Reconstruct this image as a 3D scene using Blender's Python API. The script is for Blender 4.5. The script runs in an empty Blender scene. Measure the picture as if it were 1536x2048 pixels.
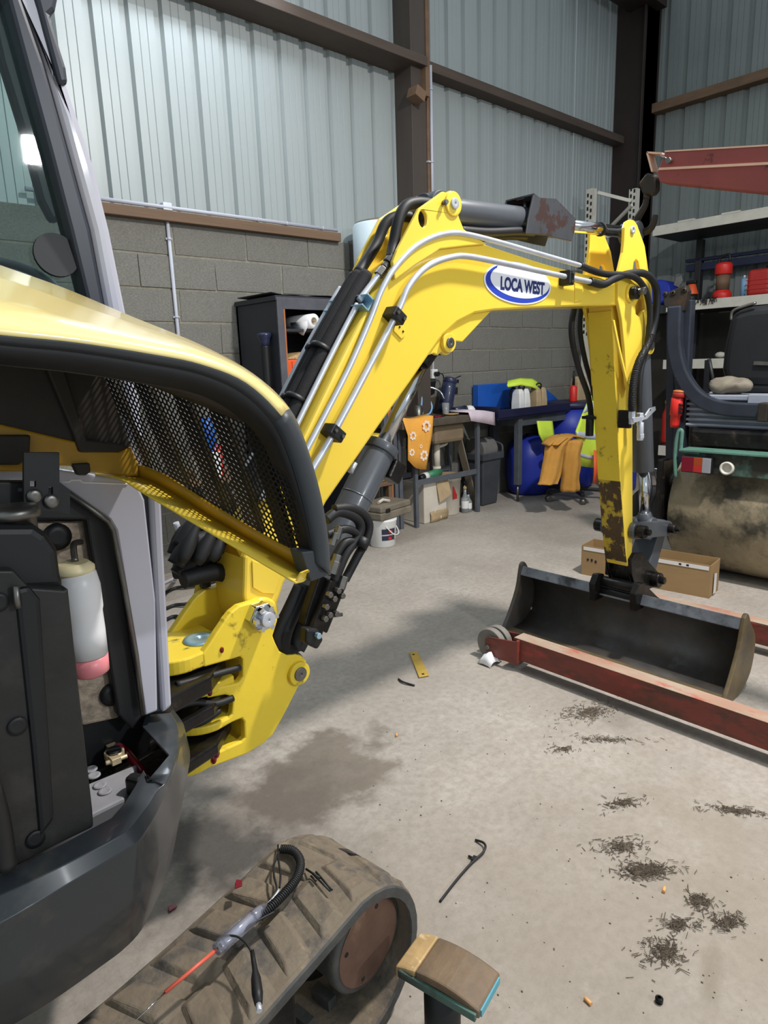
import bpy, bmesh, math, random
from mathutils import Vector, Matrix, noise
from mathutils.geometry import tessellate_polygon
random.seed(7)
C = bpy.context.scene.collection
PI = math.pi

# ---------------------------------------------------------------- camera
# world axes: +x runs along the left wall into the corner, +y towards the left wall, z up, metres
FPX, PITCH, ROLL, YAW, HC = 1341.2, 0.21787, -0.033456, 0.8385, 1.30
_cp, _sp, _cr, _sr = math.cos(PITCH), math.sin(PITCH), math.cos(ROLL), math.sin(ROLL)
AX = (math.sin(YAW), math.cos(YAW)); BX = (-math.cos(YAW), math.sin(YAW))
EYE = Vector((0, 0, HC))


def ray(px, py):
    x2, y2 = (px - 768) / FPX, (py - 1024) / FPX
    x = x2 * _cr + y2 * _sr; y = -x2 * _sr + y2 * _cr
    u = -y; f = _cp + _sp * u; up = -_sp + _cp * u
    return Vector((x * AX[0] + f * AX[1], x * BX[0] + f * BX[1], up))


# surveyed points: where the line of sight through a photograph point meets a known plane
def gx(px, py, x): d = ray(px, py); return EYE + d * (x / d.x)
def gy(px, py, y): d = ray(px, py); return EYE + d * (y / d.y)
def gz(px, py, z=0.0): d = ray(px, py); return EYE + d * ((z - HC) / d.z)
def gp(px, py, p, n): d = ray(px, py); return EYE + d * ((p - EYE).dot(n) / d.dot(n))


cam_d = bpy.data.cameras.new('camera'); cam = bpy.data.objects.new('camera', cam_d); C.objects.link(cam)
_c, _r, _u = ray(768, 1024), ray(769, 1024), ray(768, 1023)
zc = -_c.normalized(); xc = (_r - _c).normalized(); yc = (_u - _c).normalized()
cam.matrix_world = Matrix(((xc.x, yc.x, zc.x, 0), (xc.y, yc.y, zc.y, 0), (xc.z, yc.z, zc.z, HC), (0, 0, 0, 1)))
cam_d.sensor_fit = 'VERTICAL'; cam_d.sensor_height = 24.0; cam_d.lens = 24.0 * FPX / 2048.0
cam_d.clip_start = 0.02; cam_d.clip_end = 100
bpy.context.scene.camera = cam

# ---------------------------------------------------------------- light
sc = bpy.context.scene
w = bpy.data.worlds.new('world'); sc.world = w; w.use_nodes = True
w.node_tree.nodes['Background'].inputs[0].default_value = (0.80, 0.92, 1.0, 1)
w.node_tree.nodes['Background'].inputs[1].default_value = 0.68
sc.view_settings.view_transform = 'Standard'; sc.view_settings.look = 'None'
sc.view_settings.exposure = 0.0; sc.view_settings.gamma = 1.0; sc.view_settings.use_curve_mapping = False


def area(name, loc, target, size, sizey, power, col):
    d = bpy.data.lights.new(name, 'AREA'); d.shape = 'RECTANGLE'; d.size = size; d.size_y = sizey
    d.energy = power; d.color = col
    o = bpy.data.objects.new(name, d); C.objects.link(o); o.location = loc
    o.rotation_euler = (Vector(target) - Vector(loc)).to_track_quat('-Z', 'Y').to_euler()
    return o


area('key_lamp', (2.64, 0.27, 4.05), (2.4, 0.9, 0), 0.20, 0.20, 206, (1.0, 0.955, 0.915))
area('rear_lamp', (2.16, -4.2, 3.14), (0.8, 1.2, 0.9), 0.45, 0.20, 90, (0.93, 0.97, 1.0))


# ---------------------------------------------------------------- materials
def lin(c):
    return tuple((v / 255 / 12.92 if v / 255 <= 0.04045 else ((v / 255 + 0.055) / 1.055) ** 2.4) for v in c)


def mat(name, col, rough=0.5, metal=0.0, var=0.12, vs=6.0, bump=0.0, bs=80.0, dirt=None, stretch=(1, 1, 1), coat=0.0,
        trans=0.0, emit=0.0, alpha=1.0, spec=0.5, ior=1.45):
    """procedural paint / metal / cloth: base colour with noise variation, optional dirt patches and fine bump"""
    m = bpy.data.materials.new(name); m.use_nodes = True
    nt = m.node_tree; N = nt.nodes; L = nt.links
    b = N['Principled BSDF']
    b.inputs['Roughness'].default_value = rough; b.inputs['Metallic'].default_value = metal
    b.inputs['Coat Weight'].default_value = coat; b.inputs['Coat Roughness'].default_value = 0.08
    b.inputs['Transmission Weight'].default_value = trans; b.inputs['Alpha'].default_value = alpha
    b.inputs['Specular IOR Level'].default_value = spec; b.inputs['IOR'].default_value = ior
    c = lin(col)
    tc = N.new('ShaderNodeTexCoord'); mp = N.new('ShaderNodeMapping'); mp.inputs['Scale'].default_value = stretch
    L.new(tc.outputs['Object'], mp.inputs['Vector'])
    src = None
    if var > 0:
        n = N.new('ShaderNodeTexNoise'); n.inputs['Scale'].default_value = vs; n.inputs['Detail'].default_value = 6
        n.inputs['Roughness'].default_value = 0.6
        L.new(mp.outputs[0], n.inputs['Vector'])
        r = N.new('ShaderNodeValToRGB'); r.color_ramp.elements[0].position = 0.3; r.color_ramp.elements[1].position = 0.7
        r.color_ramp.elements[0].color = (*[v * (1 - var) for v in c], 1)
        r.color_ramp.elements[1].color = (*[min(1, v * (1 + var)) for v in c], 1)
        L.new(n.outputs['Fac'], r.inputs[0]); src = r.outputs[0]
    for d in (dirt or []):
        dc, ds, lo, hi, amt = d
        n2 = N.new('ShaderNodeTexNoise'); n2.inputs['Scale'].default_value = ds; n2.inputs['Detail'].default_value = 8
        n2.inputs['Roughness'].default_value = 0.65
        L.new(mp.outputs[0], n2.inputs['Vector'])
        mr = N.new('ShaderNodeMapRange'); mr.inputs[1].default_value = lo; mr.inputs[2].default_value = hi
        mr.inputs[4].default_value = amt
        L.new(n2.outputs['Fac'], mr.inputs[0])
        mx = N.new('ShaderNodeMix'); mx.data_type = 'RGBA'
        L.new(mr.outputs[0], mx.inputs[0]); mx.inputs[6].default_value = (*c, 1)
        if src: L.new(src, mx.inputs[6])
        mx.inputs[7].default_value = (*lin(dc), 1); src = mx.outputs[2]
    if src: L.new(src, b.inputs['Base Color'])
    else: b.inputs['Base Color'].default_value = (*c, 1)
    if bump > 0:
        n3 = N.new('ShaderNodeTexNoise'); n3.inputs['Scale'].default_value = bs; n3.inputs['Detail'].default_value = 6
        L.new(mp.outputs[0], n3.inputs['Vector'])
        bp = N.new('ShaderNodeBump'); bp.inputs['Strength'].default_value = bump; bp.inputs['Distance'].default_value = 0.01
        L.new(n3.outputs['Fac'], bp.inputs['Height']); L.new(bp.outputs[0], b.inputs['Normal'])
    if emit > 0:
        b.inputs['Emission Color'].default_value = (*c, 1); b.inputs['Emission Strength'].default_value = emit
    return m


BLK, DGR = (18, 19, 21), (58, 61, 66)
M = dict(
    yellow=mat('yellow_paint', (242, 208, 72), 0.28, 0, 0.03, 3, coat=0.4, dirt=[((60, 45, 20), 14, 0.73, 0.78, 0.7)]),
    gbar=mat('shaded_olive_bar', (56, 46, 22), 0.5, 0, 0.15, 8),  # shade on the inner side of the yellow bars, put into the colour
    hoodtop=mat('yellow_paint_pale_sheen', (248, 226, 150), 0.3, 0, 0.03, 2, coat=0.8),  # same yellow as the shell; glossy sheen painted in as a paler base
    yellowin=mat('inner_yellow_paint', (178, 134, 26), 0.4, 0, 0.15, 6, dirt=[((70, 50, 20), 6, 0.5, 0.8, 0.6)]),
    yellowdirty=mat('scuffed_yellow_paint', (228, 198, 56), 0.42, 0, 0.06, 5, bump=0.05, bs=40,
                    dirt=[((40, 32, 22), 11, 0.60, 0.68, 0.9), ((95, 72, 25), 30, 0.66, 0.75, 0.8)]),
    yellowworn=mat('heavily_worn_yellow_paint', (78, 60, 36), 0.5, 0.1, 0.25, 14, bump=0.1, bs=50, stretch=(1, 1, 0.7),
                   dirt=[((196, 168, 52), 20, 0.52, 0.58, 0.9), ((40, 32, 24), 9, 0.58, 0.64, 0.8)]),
    chrome=mat('chrome', (200, 202, 205), 0.12, 1.0, 0.03),
    zinc=mat('zinc_plated_steel', (200, 204, 212), 0.38, 0.45, 0.1, 20),
    zincblue=mat('blue_zinc_plate', (170, 205, 222), 0.35, 0.7, 0.08, 20),
    steel=mat('bare_steel', (120, 118, 114), 0.4, 0.9, 0.2, 20),
    barrel=mat('dark_grey_paint', (74, 78, 84), 0.35, 0, 0.06, 8, coat=0.2),
    darkgrey=mat('charcoal_plastic', (58, 62, 66), 0.5, 0, 0.08, 8),
    skirt=mat('grey_skirt_plastic', (46, 50, 54), 0.36, 0, 0.1, 7, coat=0.25, dirt=[((120, 112, 96), 9, 0.55, 0.8, 0.35)]),
    black=mat('black_plastic', (22, 23, 25), 0.5, 0, 0.2, 10),
    rubber=mat('black_rubber', (26, 26, 28), 0.62, 0, 0.2, 20, bump=0.05),
    hose=mat('black_hose', (24, 24, 26), 0.55, 0, 0.15, 40),
    sleeve=mat('woven_hose_sleeve', (30, 29, 31), 0.85, 0, 0.2, 60, bump=0.2, bs=400),
    greasy=mat('greasy_black_steel', (30, 28, 27), 0.3, 0.4, 0.4, 18, bump=0.1, bs=60, dirt=[((88, 78, 66), 14, 0.58, 0.75, 0.7)]),
    cabgrey=mat('light_grey_paint', (178, 178, 190), 0.38, 0, 0.03, 5, coat=0.2),
    cabdark=mat('dark_window_frame', (46, 50, 60), 0.4, 0, 0.08, 8),
    foam=mat('mottled_insulation', (168, 152, 134), 0.6, 0.3, 0.35, 60, bump=0.3, bs=120, dirt=[((84, 74, 62), 9, 0.5, 0.7, 0.5)]),
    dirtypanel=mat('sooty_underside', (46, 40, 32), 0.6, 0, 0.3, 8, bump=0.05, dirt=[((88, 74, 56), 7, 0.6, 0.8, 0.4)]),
    radiator=mat('dusty_black_plastic', (36, 35, 34), 0.5, 0, 0.3, 9, bump=0.08, bs=60, dirt=[((98, 92, 84), 7, 0.55, 0.85, 0.45)]),
    bottle=mat('translucent_white_plastic', (226, 226, 228), 0.35, 0, 0.03),
    pink=mat('pink_coolant_plastic', (226, 136, 142), 0.35, 0, 0.05),
    cream=mat('cream_plastic', (226, 214, 172), 0.45, 0, 0.05),
    bucketsteel=mat('bucket_steel', (86, 83, 80), 0.42, 0.25, 0.35, 7, bump=0.08, bs=40,
                    dirt=[((92, 74, 48), 5, 0.5, 0.75, 0.7), ((120, 124, 130), 9, 0.62, 0.8, 0.6)]),
    bucketrust=mat('ochre_worn_steel', (118, 102, 74), 0.5, 0.35, 0.25, 9, bump=0.08, bs=50, dirt=[((90, 86, 82), 7, 0.5, 0.7, 0.8)]),
    redpaint=mat('scuffed_red_paint', (124, 58, 48), 0.5, 0, 0.12, 7, bump=0.06, bs=60, stretch=(1, 0.35, 1),
                 dirt=[((74, 52, 42), 18, 0.44, 0.58, 0.85), ((178, 64, 54), 9, 0.56, 0.68, 0.8)]),
    redtop=mat('worn_pink_red_paint', (166, 132, 112), 0.5, 0, 0.12, 9, stretch=(1, 0.4, 1),
               dirt=[((168, 154, 136), 10, 0.42, 0.58, 0.85), ((176, 78, 66), 14, 0.54, 0.66, 0.85)]),
    jib=mat('faded_red_paint', (140, 68, 64), 0.5, 0, 0.08, 5, dirt=[((60, 34, 26), 16, 0.63, 0.70, 0.85), ((110, 66, 40), 5, 0.6, 0.75, 0.6)]),
    jibedge=mat('worn_cream_edge', (222, 184, 160), 0.5, 0, 0.1),
    track=mat('dusty_track_rubber', (116, 104, 88), 0.85, 0, 0.25, 9, bump=0.35, bs=50,
              dirt=[((72, 70, 68), 9, 0.50, 0.62, 0.85), ((160, 142, 114), 14, 0.58, 0.72, 0.6)]),
    trackside=mat('grey_track_rubber', (70, 70, 68), 0.75, 0, 0.25, 14, bump=0.15, bs=90, dirt=[((118, 104, 84), 8, 0.55, 0.75, 0.6)]),
    rustcap=mat('brown_rusty_cap', (112, 84, 70), 0.55, 0.3, 0.2, 16, bump=0.1, bs=70, dirt=[((168, 140, 112), 14, 0.6, 0.75, 0.5), ((66, 46, 40), 6, 0.5, 0.7, 0.6)]),
    standtop=mat('worn_brown_pad', (112, 92, 70), 0.6, 0, 0.2, 14, bump=0.15, bs=60,
                 dirt=[((92, 82, 70), 9, 0.5, 0.65, 0.8), ((206, 184, 140), 22, 0.66, 0.76, 0.8)]),
    standedge=mat('worn_cream_wood', (178, 148, 102), 0.65, 0, 0.2, 22, bump=0.2, bs=60, dirt=[((232, 212, 168), 30, 0.55, 0.7, 0.9)], stretch=(1, 0.4, 1)),
    turq=mat('turquoise_paint', (92, 160, 176), 0.5, 0, 0.1, 20),
    wood=mat('brown_timber', (112, 88, 68), 0.7, 0, 0.2, 4, bump=0.15, bs=40, stretch=(0.15, 1, 3)),
    darkwood=mat('dark_brown_timber', (78, 66, 58), 0.7, 0, 0.2, 4, bump=0.15, bs=40, stretch=(0.3, 1, 3)),
    post=mat('dark_brown_post', (72, 64, 58), 0.65, 0, 0.15, 5, stretch=(2, 2, 0.3)),
    corner=mat('dark_corner_post', (46, 36, 32), 0.6, 0, 0.15, 5),
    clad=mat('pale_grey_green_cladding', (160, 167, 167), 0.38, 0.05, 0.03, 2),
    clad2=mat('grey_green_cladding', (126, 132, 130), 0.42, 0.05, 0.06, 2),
    block=mat('concrete_block', (122, 120, 113), 0.9, 0, 0.22, 90, bump=0.5, bs=220, dirt=[((98, 95, 88), 2.2, 0.45, 0.7, 0.6), ((150, 146, 132), 5, 0.55, 0.75, 0.5)]),
    mortar=mat('grey_mortar', (138, 134, 121), 0.9, 0, 0.2, 30, bump=0.4, bs=90),
    conduit=mat('grey_conduit', (182, 184, 194), 0.5, 0, 0.05),
    bench=mat('grey_bench_steel', (92, 97, 104), 0.5, 0.2, 0.15, 12),
    sinktop=mat('dirty_sink_steel', (96, 88, 78), 0.45, 0.3, 0.25, 12),
    sinkbowl=mat('beige_sink', (128, 112, 90), 0.5, 0, 0.15, 8),
    orange=mat('orange_plastic', (226, 90, 44), 0.45, 0, 0.1, 8),
    orangestrip=mat('orange_upright', (176, 104, 56), 0.5, 0, 0.1, 8),
    white=mat('white_plastic', (228, 228, 226), 0.45, 0, 0.04, 5),
    offwhite=mat('stained_white_plastic', (206, 198, 184), 0.55, 0, 0.08, 6, dirt=[((150, 128, 98), 7, 0.6, 0.75, 0.6)]),
    blue=mat('blue_plastic', (36, 54, 160), 0.45, 0, 0.1, 5),
    midblue=mat('bright_blue_plastic', (30, 88, 178), 0.4, 0, 0.05, 5),
    navy=mat('navy_plastic', (40, 46, 72), 0.3, 0, 0.08, 8, coat=0.2),
    darknavy=mat('dark_navy_tray', (30, 32, 62), 0.45, 0, 0.1, 8),
    bin=mat('charcoal_bin_plastic', (66, 70, 76), 0.55, 0, 0.15, 9, dirt=[((140, 136, 130), 12, 0.68, 0.75, 0.6)]),
    binlid=mat('dusty_lid_plastic', (112, 110, 108), 0.7, 0, 0.15, 12),
    tan=mat('tan_work_cloth', (190, 138, 62), 0.9, 0, 0.1, 12, bump=0.15, bs=30),
    hivis=mat('hi_vis_yellow_cloth', (206, 232, 74), 0.8, 0, 0.06, 8, bump=0.1, bs=25),
    reflect=mat('reflective_tape', (206, 214, 228), 0.4, 0.2, 0.05, 20),
    pinkcloth=mat('pale_pink_cloth', (206, 190, 200), 0.9, 0, 0.08, 14, bump=0.15, bs=40),
    towel=mat('orange_towel', (226, 160, 66), 0.9, 0, 0.06, 20, bump=0.2, bs=200),
    towelwhite=mat('cream_flower_print', (240, 220, 200), 0.9, 0, 0.05, 20),
    card=mat('brown_cardboard', (146, 119, 82), 0.8, 0, 0.06, 6, stretch=(1, 1, 4)),
    cardin=mat('inner_cardboard', (150, 120, 80), 0.85, 0, 0.08, 6),
    paper=mat('brown_paper', (172, 150, 116), 0.85, 0, 0.15, 8, bump=0.2, bs=30),
    tape=mat('white_tape', (214, 210, 204), 0.4, 0, 0.05),
    labelw=mat('white_print', (236, 238, 244), 0.45, 0, 0.01),
    labelb=mat('blue_print', (40, 66, 178), 0.45, 0, 0.02),
    labeld=mat('navy_print', (44, 52, 110), 0.45, 0, 0.02),
    red=mat('red_plastic', (208, 44, 36), 0.4, 0, 0.08, 8),
    dullred=mat('dull_red_plastic', (168, 40, 34), 0.5, 0, 0.12, 8),
    green=mat('green_plastic', (60, 128, 92), 0.45, 0, 0.1, 8),
    glassgreen=mat('dark_bottle_glass', (36, 44, 38), 0.12, 0, 0.1, 8),
    clearglass=mat('clear_bottle_glass', (190, 196, 196), 0.1, 0, 0.05, 8, trans=0.6),
    drum=mat('roller_drum_steel', (170, 156, 128), 0.55, 0.3, 0.15, 6, bump=0.35, bs=24, dirt=[((66, 66, 60), 3.2, 0.46, 0.6, 0.9), ((150, 132, 98), 26, 0.6, 0.7, 0.7)]),
    teal=mat('oily_teal_paint', (72, 100, 90), 0.5, 0, 0.3, 6, dirt=[((44, 38, 32), 4, 0.40, 0.52, 0.95)]),
    tealbright=mat('sea_green_paint', (82, 120, 106), 0.5, 0, 0.15, 10, dirt=[((50, 44, 36), 14, 0.58, 0.7, 0.8)]),
    crate=mat('slate_grey_plastic', (136, 142, 154), 0.5, 0, 0.1, 8),
    rops=mat('scuffed_black_tube', (44, 48, 58), 0.38, 0.2, 0.2, 9, coat=0.2, dirt=[((120, 110, 104), 16, 0.68, 0.76, 0.6)]),
    shelfwhite=mat('dusty_white_board', (196, 192, 180), 0.6, 0, 0.12, 6, dirt=[((130, 122, 108), 8, 0.6, 0.8, 0.6)]),
    shelfdark=mat('dark_shelf_steel', (44, 42, 44), 0.55, 0, 0.15, 7),
    darkwall=mat('dark_back_panel', (60, 56, 50), 0.8, 0, 0.2, 4),
    navyrail=mat('dark_blue_rail', (32, 40, 66), 0.5, 0, 0.1, 7),
    cyl=mat('pale_blue_white_enamel', (216, 232, 240), 0.35, 0, 0.03, 4),
    cabinet=mat('black_cabinet', (46, 48, 54), 0.45, 0, 0.15, 6),
    cabinetedge=mat('worn_cabinet_edge', (92, 92, 100), 0.4, 0.2, 0.2, 9),
    bordeaux=mat('bordeaux_lens', (110, 14, 34), 0.25, 0, 0.05),
    amber=mat('amber_lens', (150, 62, 26), 0.25, 0, 0.05),
    clearlens=mat('clear_lens', (140, 140, 146), 0.25, 0, 0.05),
    hook=mat('dark_cast_steel', (58, 52, 46), 0.5, 0.5, 0.25, 12, dirt=[((96, 70, 50), 9, 0.55, 0.7, 0.6)]),
    dirt=mat('dark_debris', (104, 92, 78), 0.9, 0, 0.4, 60),
    yellowbar=mat('yellow_zinc_bar', (206, 172, 84), 0.4, 0.4, 0.12, 30),
    film=mat('white_film', (236, 236, 238), 0.4, 0, 0.02),
    tubecore=mat('grey_card_core', (170, 158, 140), 0.8, 0, 0.05),
    khaki=mat('khaki_plastic', (120, 112, 98), 0.6, 0, 0.15, 9, dirt=[((84, 76, 64), 8, 0.5, 0.7, 0.6)]),
    butt=mat('orange_filter_paper', (222, 164, 104), 0.8, 0, 0.05),
    guard=mat('charcoal_guard', (66, 68, 72), 0.45, 0.1, 0.15, 10, dirt=[((62, 44, 40), 9, 0.53, 0.57, 0.95)]),
    battery=mat('dusty_grey_battery', (138, 138, 142), 0.55, 0, 0.15, 14),
    brass=mat('pale_brass', (206, 186, 150), 0.4, 0.5, 0.2, 30),
    lightblue=mat('light_blue_plastic', (128, 172, 212), 0.4, 0, 0.05),
    tube=mat('lamp_tube', (235, 244, 255), 0.5, 0, 0, emit=24.0),
    clearplastic=mat('clear_lilac_plastic', (222, 222, 238), 0.06, 0, 0.03, 10, trans=0.9),
    redrod=mat('red_probe_sleeve', (206, 92, 72), 0.4, 0, 0.05),
)

m = bpy.data.materials.new('tinted_cab_glass'); m.use_nodes = True
_n, _l = m.node_tree.nodes, m.node_tree.links
_b = _n['Principled BSDF']; _b.inputs['Base Color'].default_value = (0.34, 0.47, 0.46, 1)
_b.inputs['Roughness'].default_value = 0.03; _b.inputs['Transmission Weight'].default_value = 1.0; _b.inputs['IOR'].default_value = 1.05
_b.inputs['Coat Weight'].default_value = 0.6; _b.inputs['Coat Roughness'].default_value = 0.03
M['glass'] = m

# concrete floor: pale worn screed, drifting tone, oil stains, near floor darkened for light falloff, fine grit, hairline scratches
m = bpy.data.materials.new('worn_concrete_floor'); m.use_nodes = True
nt = m.node_tree; N = nt.nodes; L = nt.links; b = N['Principled BSDF']
b.inputs['Roughness'].default_value = 0.72
tc = N.new('ShaderNodeTexCoord')


def noisen(scale, det=6, ro=0.6, vec=None):
    n = N.new('ShaderNodeTexNoise'); n.inputs['Scale'].default_value = scale; n.inputs['Detail'].default_value = det
    n.inputs['Roughness'].default_value = ro; L.new(vec or tc.outputs['Object'], n.inputs['Vector']); return n.outputs['Fac']


def mixc(fac, a, c):
    mx = N.new('ShaderNodeMix'); mx.data_type = 'RGBA'; L.new(fac, mx.inputs[0])
    if isinstance(a, tuple): mx.inputs[6].default_value = (*lin(a), 1)
    else: L.new(a, mx.inputs[6])
    mx.inputs[7].default_value = (*lin(c), 1); return mx.outputs[2]


def rng(v, lo, hi, a=0.0, c=1.0):
    r = N.new('ShaderNodeMapRange'); r.inputs[1].default_value = lo; r.inputs[2].default_value = hi
    r.inputs[3].default_value = a; r.inputs[4].default_value = c; L.new(v, r.inputs[0]); return r.outputs[0]


def blob(cx, cy, rx, ry, ang, soft, amt, wob=0.5):
    """a patch of tone with its own outline on the floor"""
    mp = N.new('ShaderNodeMapping'); mp.vector_type = 'TEXTURE'; mp.inputs['Location'].default_value = (cx, cy, 0)
    mp.inputs['Rotation'].default_value = (0, 0, ang); mp.inputs['Scale'].default_value = (rx, ry, 1)
    L.new(tc.outputs['Object'], mp.inputs['Vector'])
    ln = N.new('ShaderNodeVectorMath'); ln.operation = 'LENGTH'; L.new(mp.outputs[0], ln.inputs[0])
    ad = N.new('ShaderNodeMath'); ad.operation = 'ADD'; L.new(ln.outputs['Value'], ad.inputs[0])
    L.new(rng(noisen(7, 5), 0.3, 0.7, -wob, wob), ad.inputs[1])
    return rng(ad.outputs[0], 1 - soft, 1 + soft, amt, 0.0)


col = mixc(rng(noisen(1.3, 8, 0.65), 0.35, 0.68), (150, 142, 132), (178, 170, 160))
col = mixc(rng(noisen(38, 6, 0.7), 0.42, 0.68, 0, 0.6), col, (132, 124, 114))
col = mixc(rng(noisen(160, 4, 0.7), 0.62, 0.72, 0, 0.75), col, (84, 78, 70))
col = mixc(rng(noisen(11, 8, 0.7), 0.62, 0.74, 0, 0.5), col, (196, 188, 178))
for p, rx, ry, an, so, am, cc in (((640, 1545), .27, .20, .2, .22, .75, (104, 93, 80)), ((500, 1650), .34, .26, .6, .4, .5, (80, 72, 64)),
                                  ((430, 1700), .12, .2, .3, .4, .7, (40, 38, 36)),
                                  ((1240, 1440), .10, .05, .4, .5, .35, (110, 102, 92)), ((1450, 1740), .3, .12, .7, .5, .3, (140, 128, 108)),
                                  ((900, 1100), .6, .3, .2, .5, .25, (190, 182, 170)), ((1250, 1950), .75, .5, .5, .6, .45, (138, 126, 110)),  # near-floor patch: brownish dirt, plus light falloff painted in as darkening
                                  ((1420, 1960), .07, .02, .3, .5, .5, (118, 108, 90))):
    q = gz(*p); col = mixc(blob(q.x, q.y, rx, ry, an, so, am), col, cc)
L.new(col, b.inputs['Base Color'])
bp = N.new('ShaderNodeBump'); bp.inputs['Strength'].default_value = 0.25; bp.inputs['Distance'].default_value = 0.01
L.new(noisen(70, 8, 0.7), bp.inputs['Height']); L.new(bp.outputs[0], b.inputs['Normal'])
M['floor'] = m

# ---------------------------------------------------------------- builders
def V(*a): return Vector(a)


def frame(axis):
    a = axis.normalized()
    t = Vector((0, 0, 1)) if abs(a.z) < 0.9 else Vector((1, 0, 0))
    u = a.cross(t).normalized(); return u, a.cross(u).normalized()


class B:
    """collects shapes in one bmesh, then links them as ONE mesh object"""
    def __init__(s): s.bm = bmesh.new(); s.mi = 0; s.sm = False

    def f(s, vs):
        try:
            fc = s.bm.faces.new(vs); fc.material_index = s.mi; fc.smooth = s.sm; return fc
        except ValueError:
            return None

    def rings(s, rs, closed=True, cap=True, loop=False):
        vr = [[s.bm.verts.new(p) for p in r] for r in rs]; n = len(vr[0])
        k = len(vr) if loop else len(vr) - 1
        for i in range(k):
            a, c = vr[i], vr[(i + 1) % len(vr)]
            for j in range(n if closed else n - 1):
                s.f((a[j], a[(j + 1) % n], c[(j + 1) % n], c[j]))
        if cap and closed and not loop:
            sm = s.sm; s.sm = False; s.f(vr[0][::-1]); s.f(vr[-1]); s.sm = sm
        return s

    def box(s, c, size, rot=None):
        c = Vector(c); hx, hy, hz = [v / 2 for v in size]
        R = rot if rot is not None else Matrix.Identity(3)
        p = [c + R @ Vector((sx * hx, sy * hy, sz * hz)) for sz in (-1, 1) for sx, sy in ((-1, -1), (1, -1), (1, 1), (-1, 1))]
        return s.rings([p[:4], p[4:]])

    def bx(s, x0, x1, y0, y1, z0, z1):
        return s.box(((x0 + x1) / 2, (y0 + y1) / 2, (z0 + z1) / 2), (abs(x1 - x0), abs(y1 - y0), abs(z1 - z0)))

    def bar(s, p0, p1, wd, ht, up=(0, 0, 1)):
        """rectangular bar from p0 to p1"""
        p0, p1 = Vector(p0), Vector(p1); a = (p1 - p0).normalized(); u = Vector(up)
        sd = a.cross(u).normalized(); u = sd.cross(a).normalized()
        R = Matrix((a, sd, u)).transposed()
        return s.box((p0 + p1) / 2, ((p1 - p0).length, wd, ht), R)

    def cyl(s, p0, p1, r0, r1=None, n=20, cap=True, smooth=True):
        p0, p1 = Vector(p0), Vector(p1); r1 = r0 if r1 is None else r1
        u, v = frame(p1 - p0); sm = s.sm; s.sm = smooth
        R = lambda p, r: [p + (u * math.cos(2 * PI * i / n) + v * math.sin(2 * PI * i / n)) * r for i in range(n)]
        s.rings([R(p0, r0), R(p1, r1)], cap=cap); s.sm = sm; return s

    def lathe(s, prof, c, axis=(0, 0, 1), n=24, cap=True):
        """prof: list of (radius, height along axis)"""
        c = Vector(c); ax = Vector(axis).normalized(); u, v = frame(ax); sm = s.sm; s.sm = True
        s.rings([[c + ax * h + (u * math.cos(2 * PI * i / n) + v * math.sin(2 * PI * i / n)) * max(r, 1e-4) for i in range(n)] for r, h in prof], cap=cap)
        s.sm = sm; return s

    def tube(s, pts, r, n=10, cap=True):
        pts = [Vector(p) for p in pts]; k = len(pts); rr = r if isinstance(r, (list, tuple)) else [r] * k
        sm = s.sm; s.sm = True; rs = []; u = None
        for i in range(k):
            t = (pts[min(i + 1, k - 1)] - pts[max(i - 1, 0)]).normalized()
            if u is None: u, _ = frame(t)
            u = (u - t * u.dot(t)).normalized(); v = t.cross(u)
            rs.append([pts[i] + (u * math.cos(2 * PI * j / n) + v * math.sin(2 * PI * j / n)) * rr[i] for j in range(n)])
        s.rings(rs, cap=cap); s.sm = sm; return s

    def prism(s, loops, vec):
        """outline (list of points, or outline plus holes) extruded along vec"""
        if not isinstance(loops[0], (list, tuple)): loops = [loops]
        loops = [[Vector(p) for p in l] for l in loops]; vec = Vector(vec)
        flat = [p for l in loops for p in l]
        a = [s.bm.verts.new(p) for p in flat]; c = [s.bm.verts.new(p + vec) for p in flat]
        if len(loops) == 1:
            s.f(a); s.f(c[::-1])
        else:
            for t in tessellate_polygon(loops):
                s.f([a[i] for i in t]); s.f([c[i] for i in t][::-1])
        o = 0
        for l in loops:
            n = len(l)
            for i in range(n):
                j = (i + 1) % n; s.f((a[o + i], a[o + j], c[o + j], c[o + i]))
            o += n
        return s

    def ball(s, c, r, n=12, sq=(1, 1, 1)):
        c = Vector(c); sm = s.sm; s.sm = True
        rs = []
        for i in range(n // 2 + 1):
            th = PI * i / (n // 2); q = max(math.sin(th), 1e-3)
            rs.append([c + Vector((q * math.cos(2 * PI * j / n) * r * sq[0], q * math.sin(2 * PI * j / n) * r * sq[1], -math.cos(th) * r * sq[2])) for j in range(n)])
        s.rings(rs); s.sm = sm; return s

    def sheet(s, rows, th=0.0):
        """open surface through rows of points; th gives it thickness through a solidify modifier"""
        sm = s.sm; s.sm = True; s.rings(rows, closed=False, cap=False); s.sm = sm; s.th = th; return s

    def o(s, name, mats, parent=None, label=None, cat=None, group=None, kind=None, bevel=0, seg=2, solid=0, norm=True):
        if norm: bmesh.ops.recalc_face_normals(s.bm, faces=s.bm.faces[:])
        me = bpy.data.meshes.new(name); s.bm.to_mesh(me); s.bm.free()
        for mm in (mats if isinstance(mats, (list, tuple)) else [mats]): me.materials.append(M[mm] if isinstance(mm, str) else mm)
        return link(name, me, parent, label, cat, group, kind, bevel, seg, solid)


WORLD = {}


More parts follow.
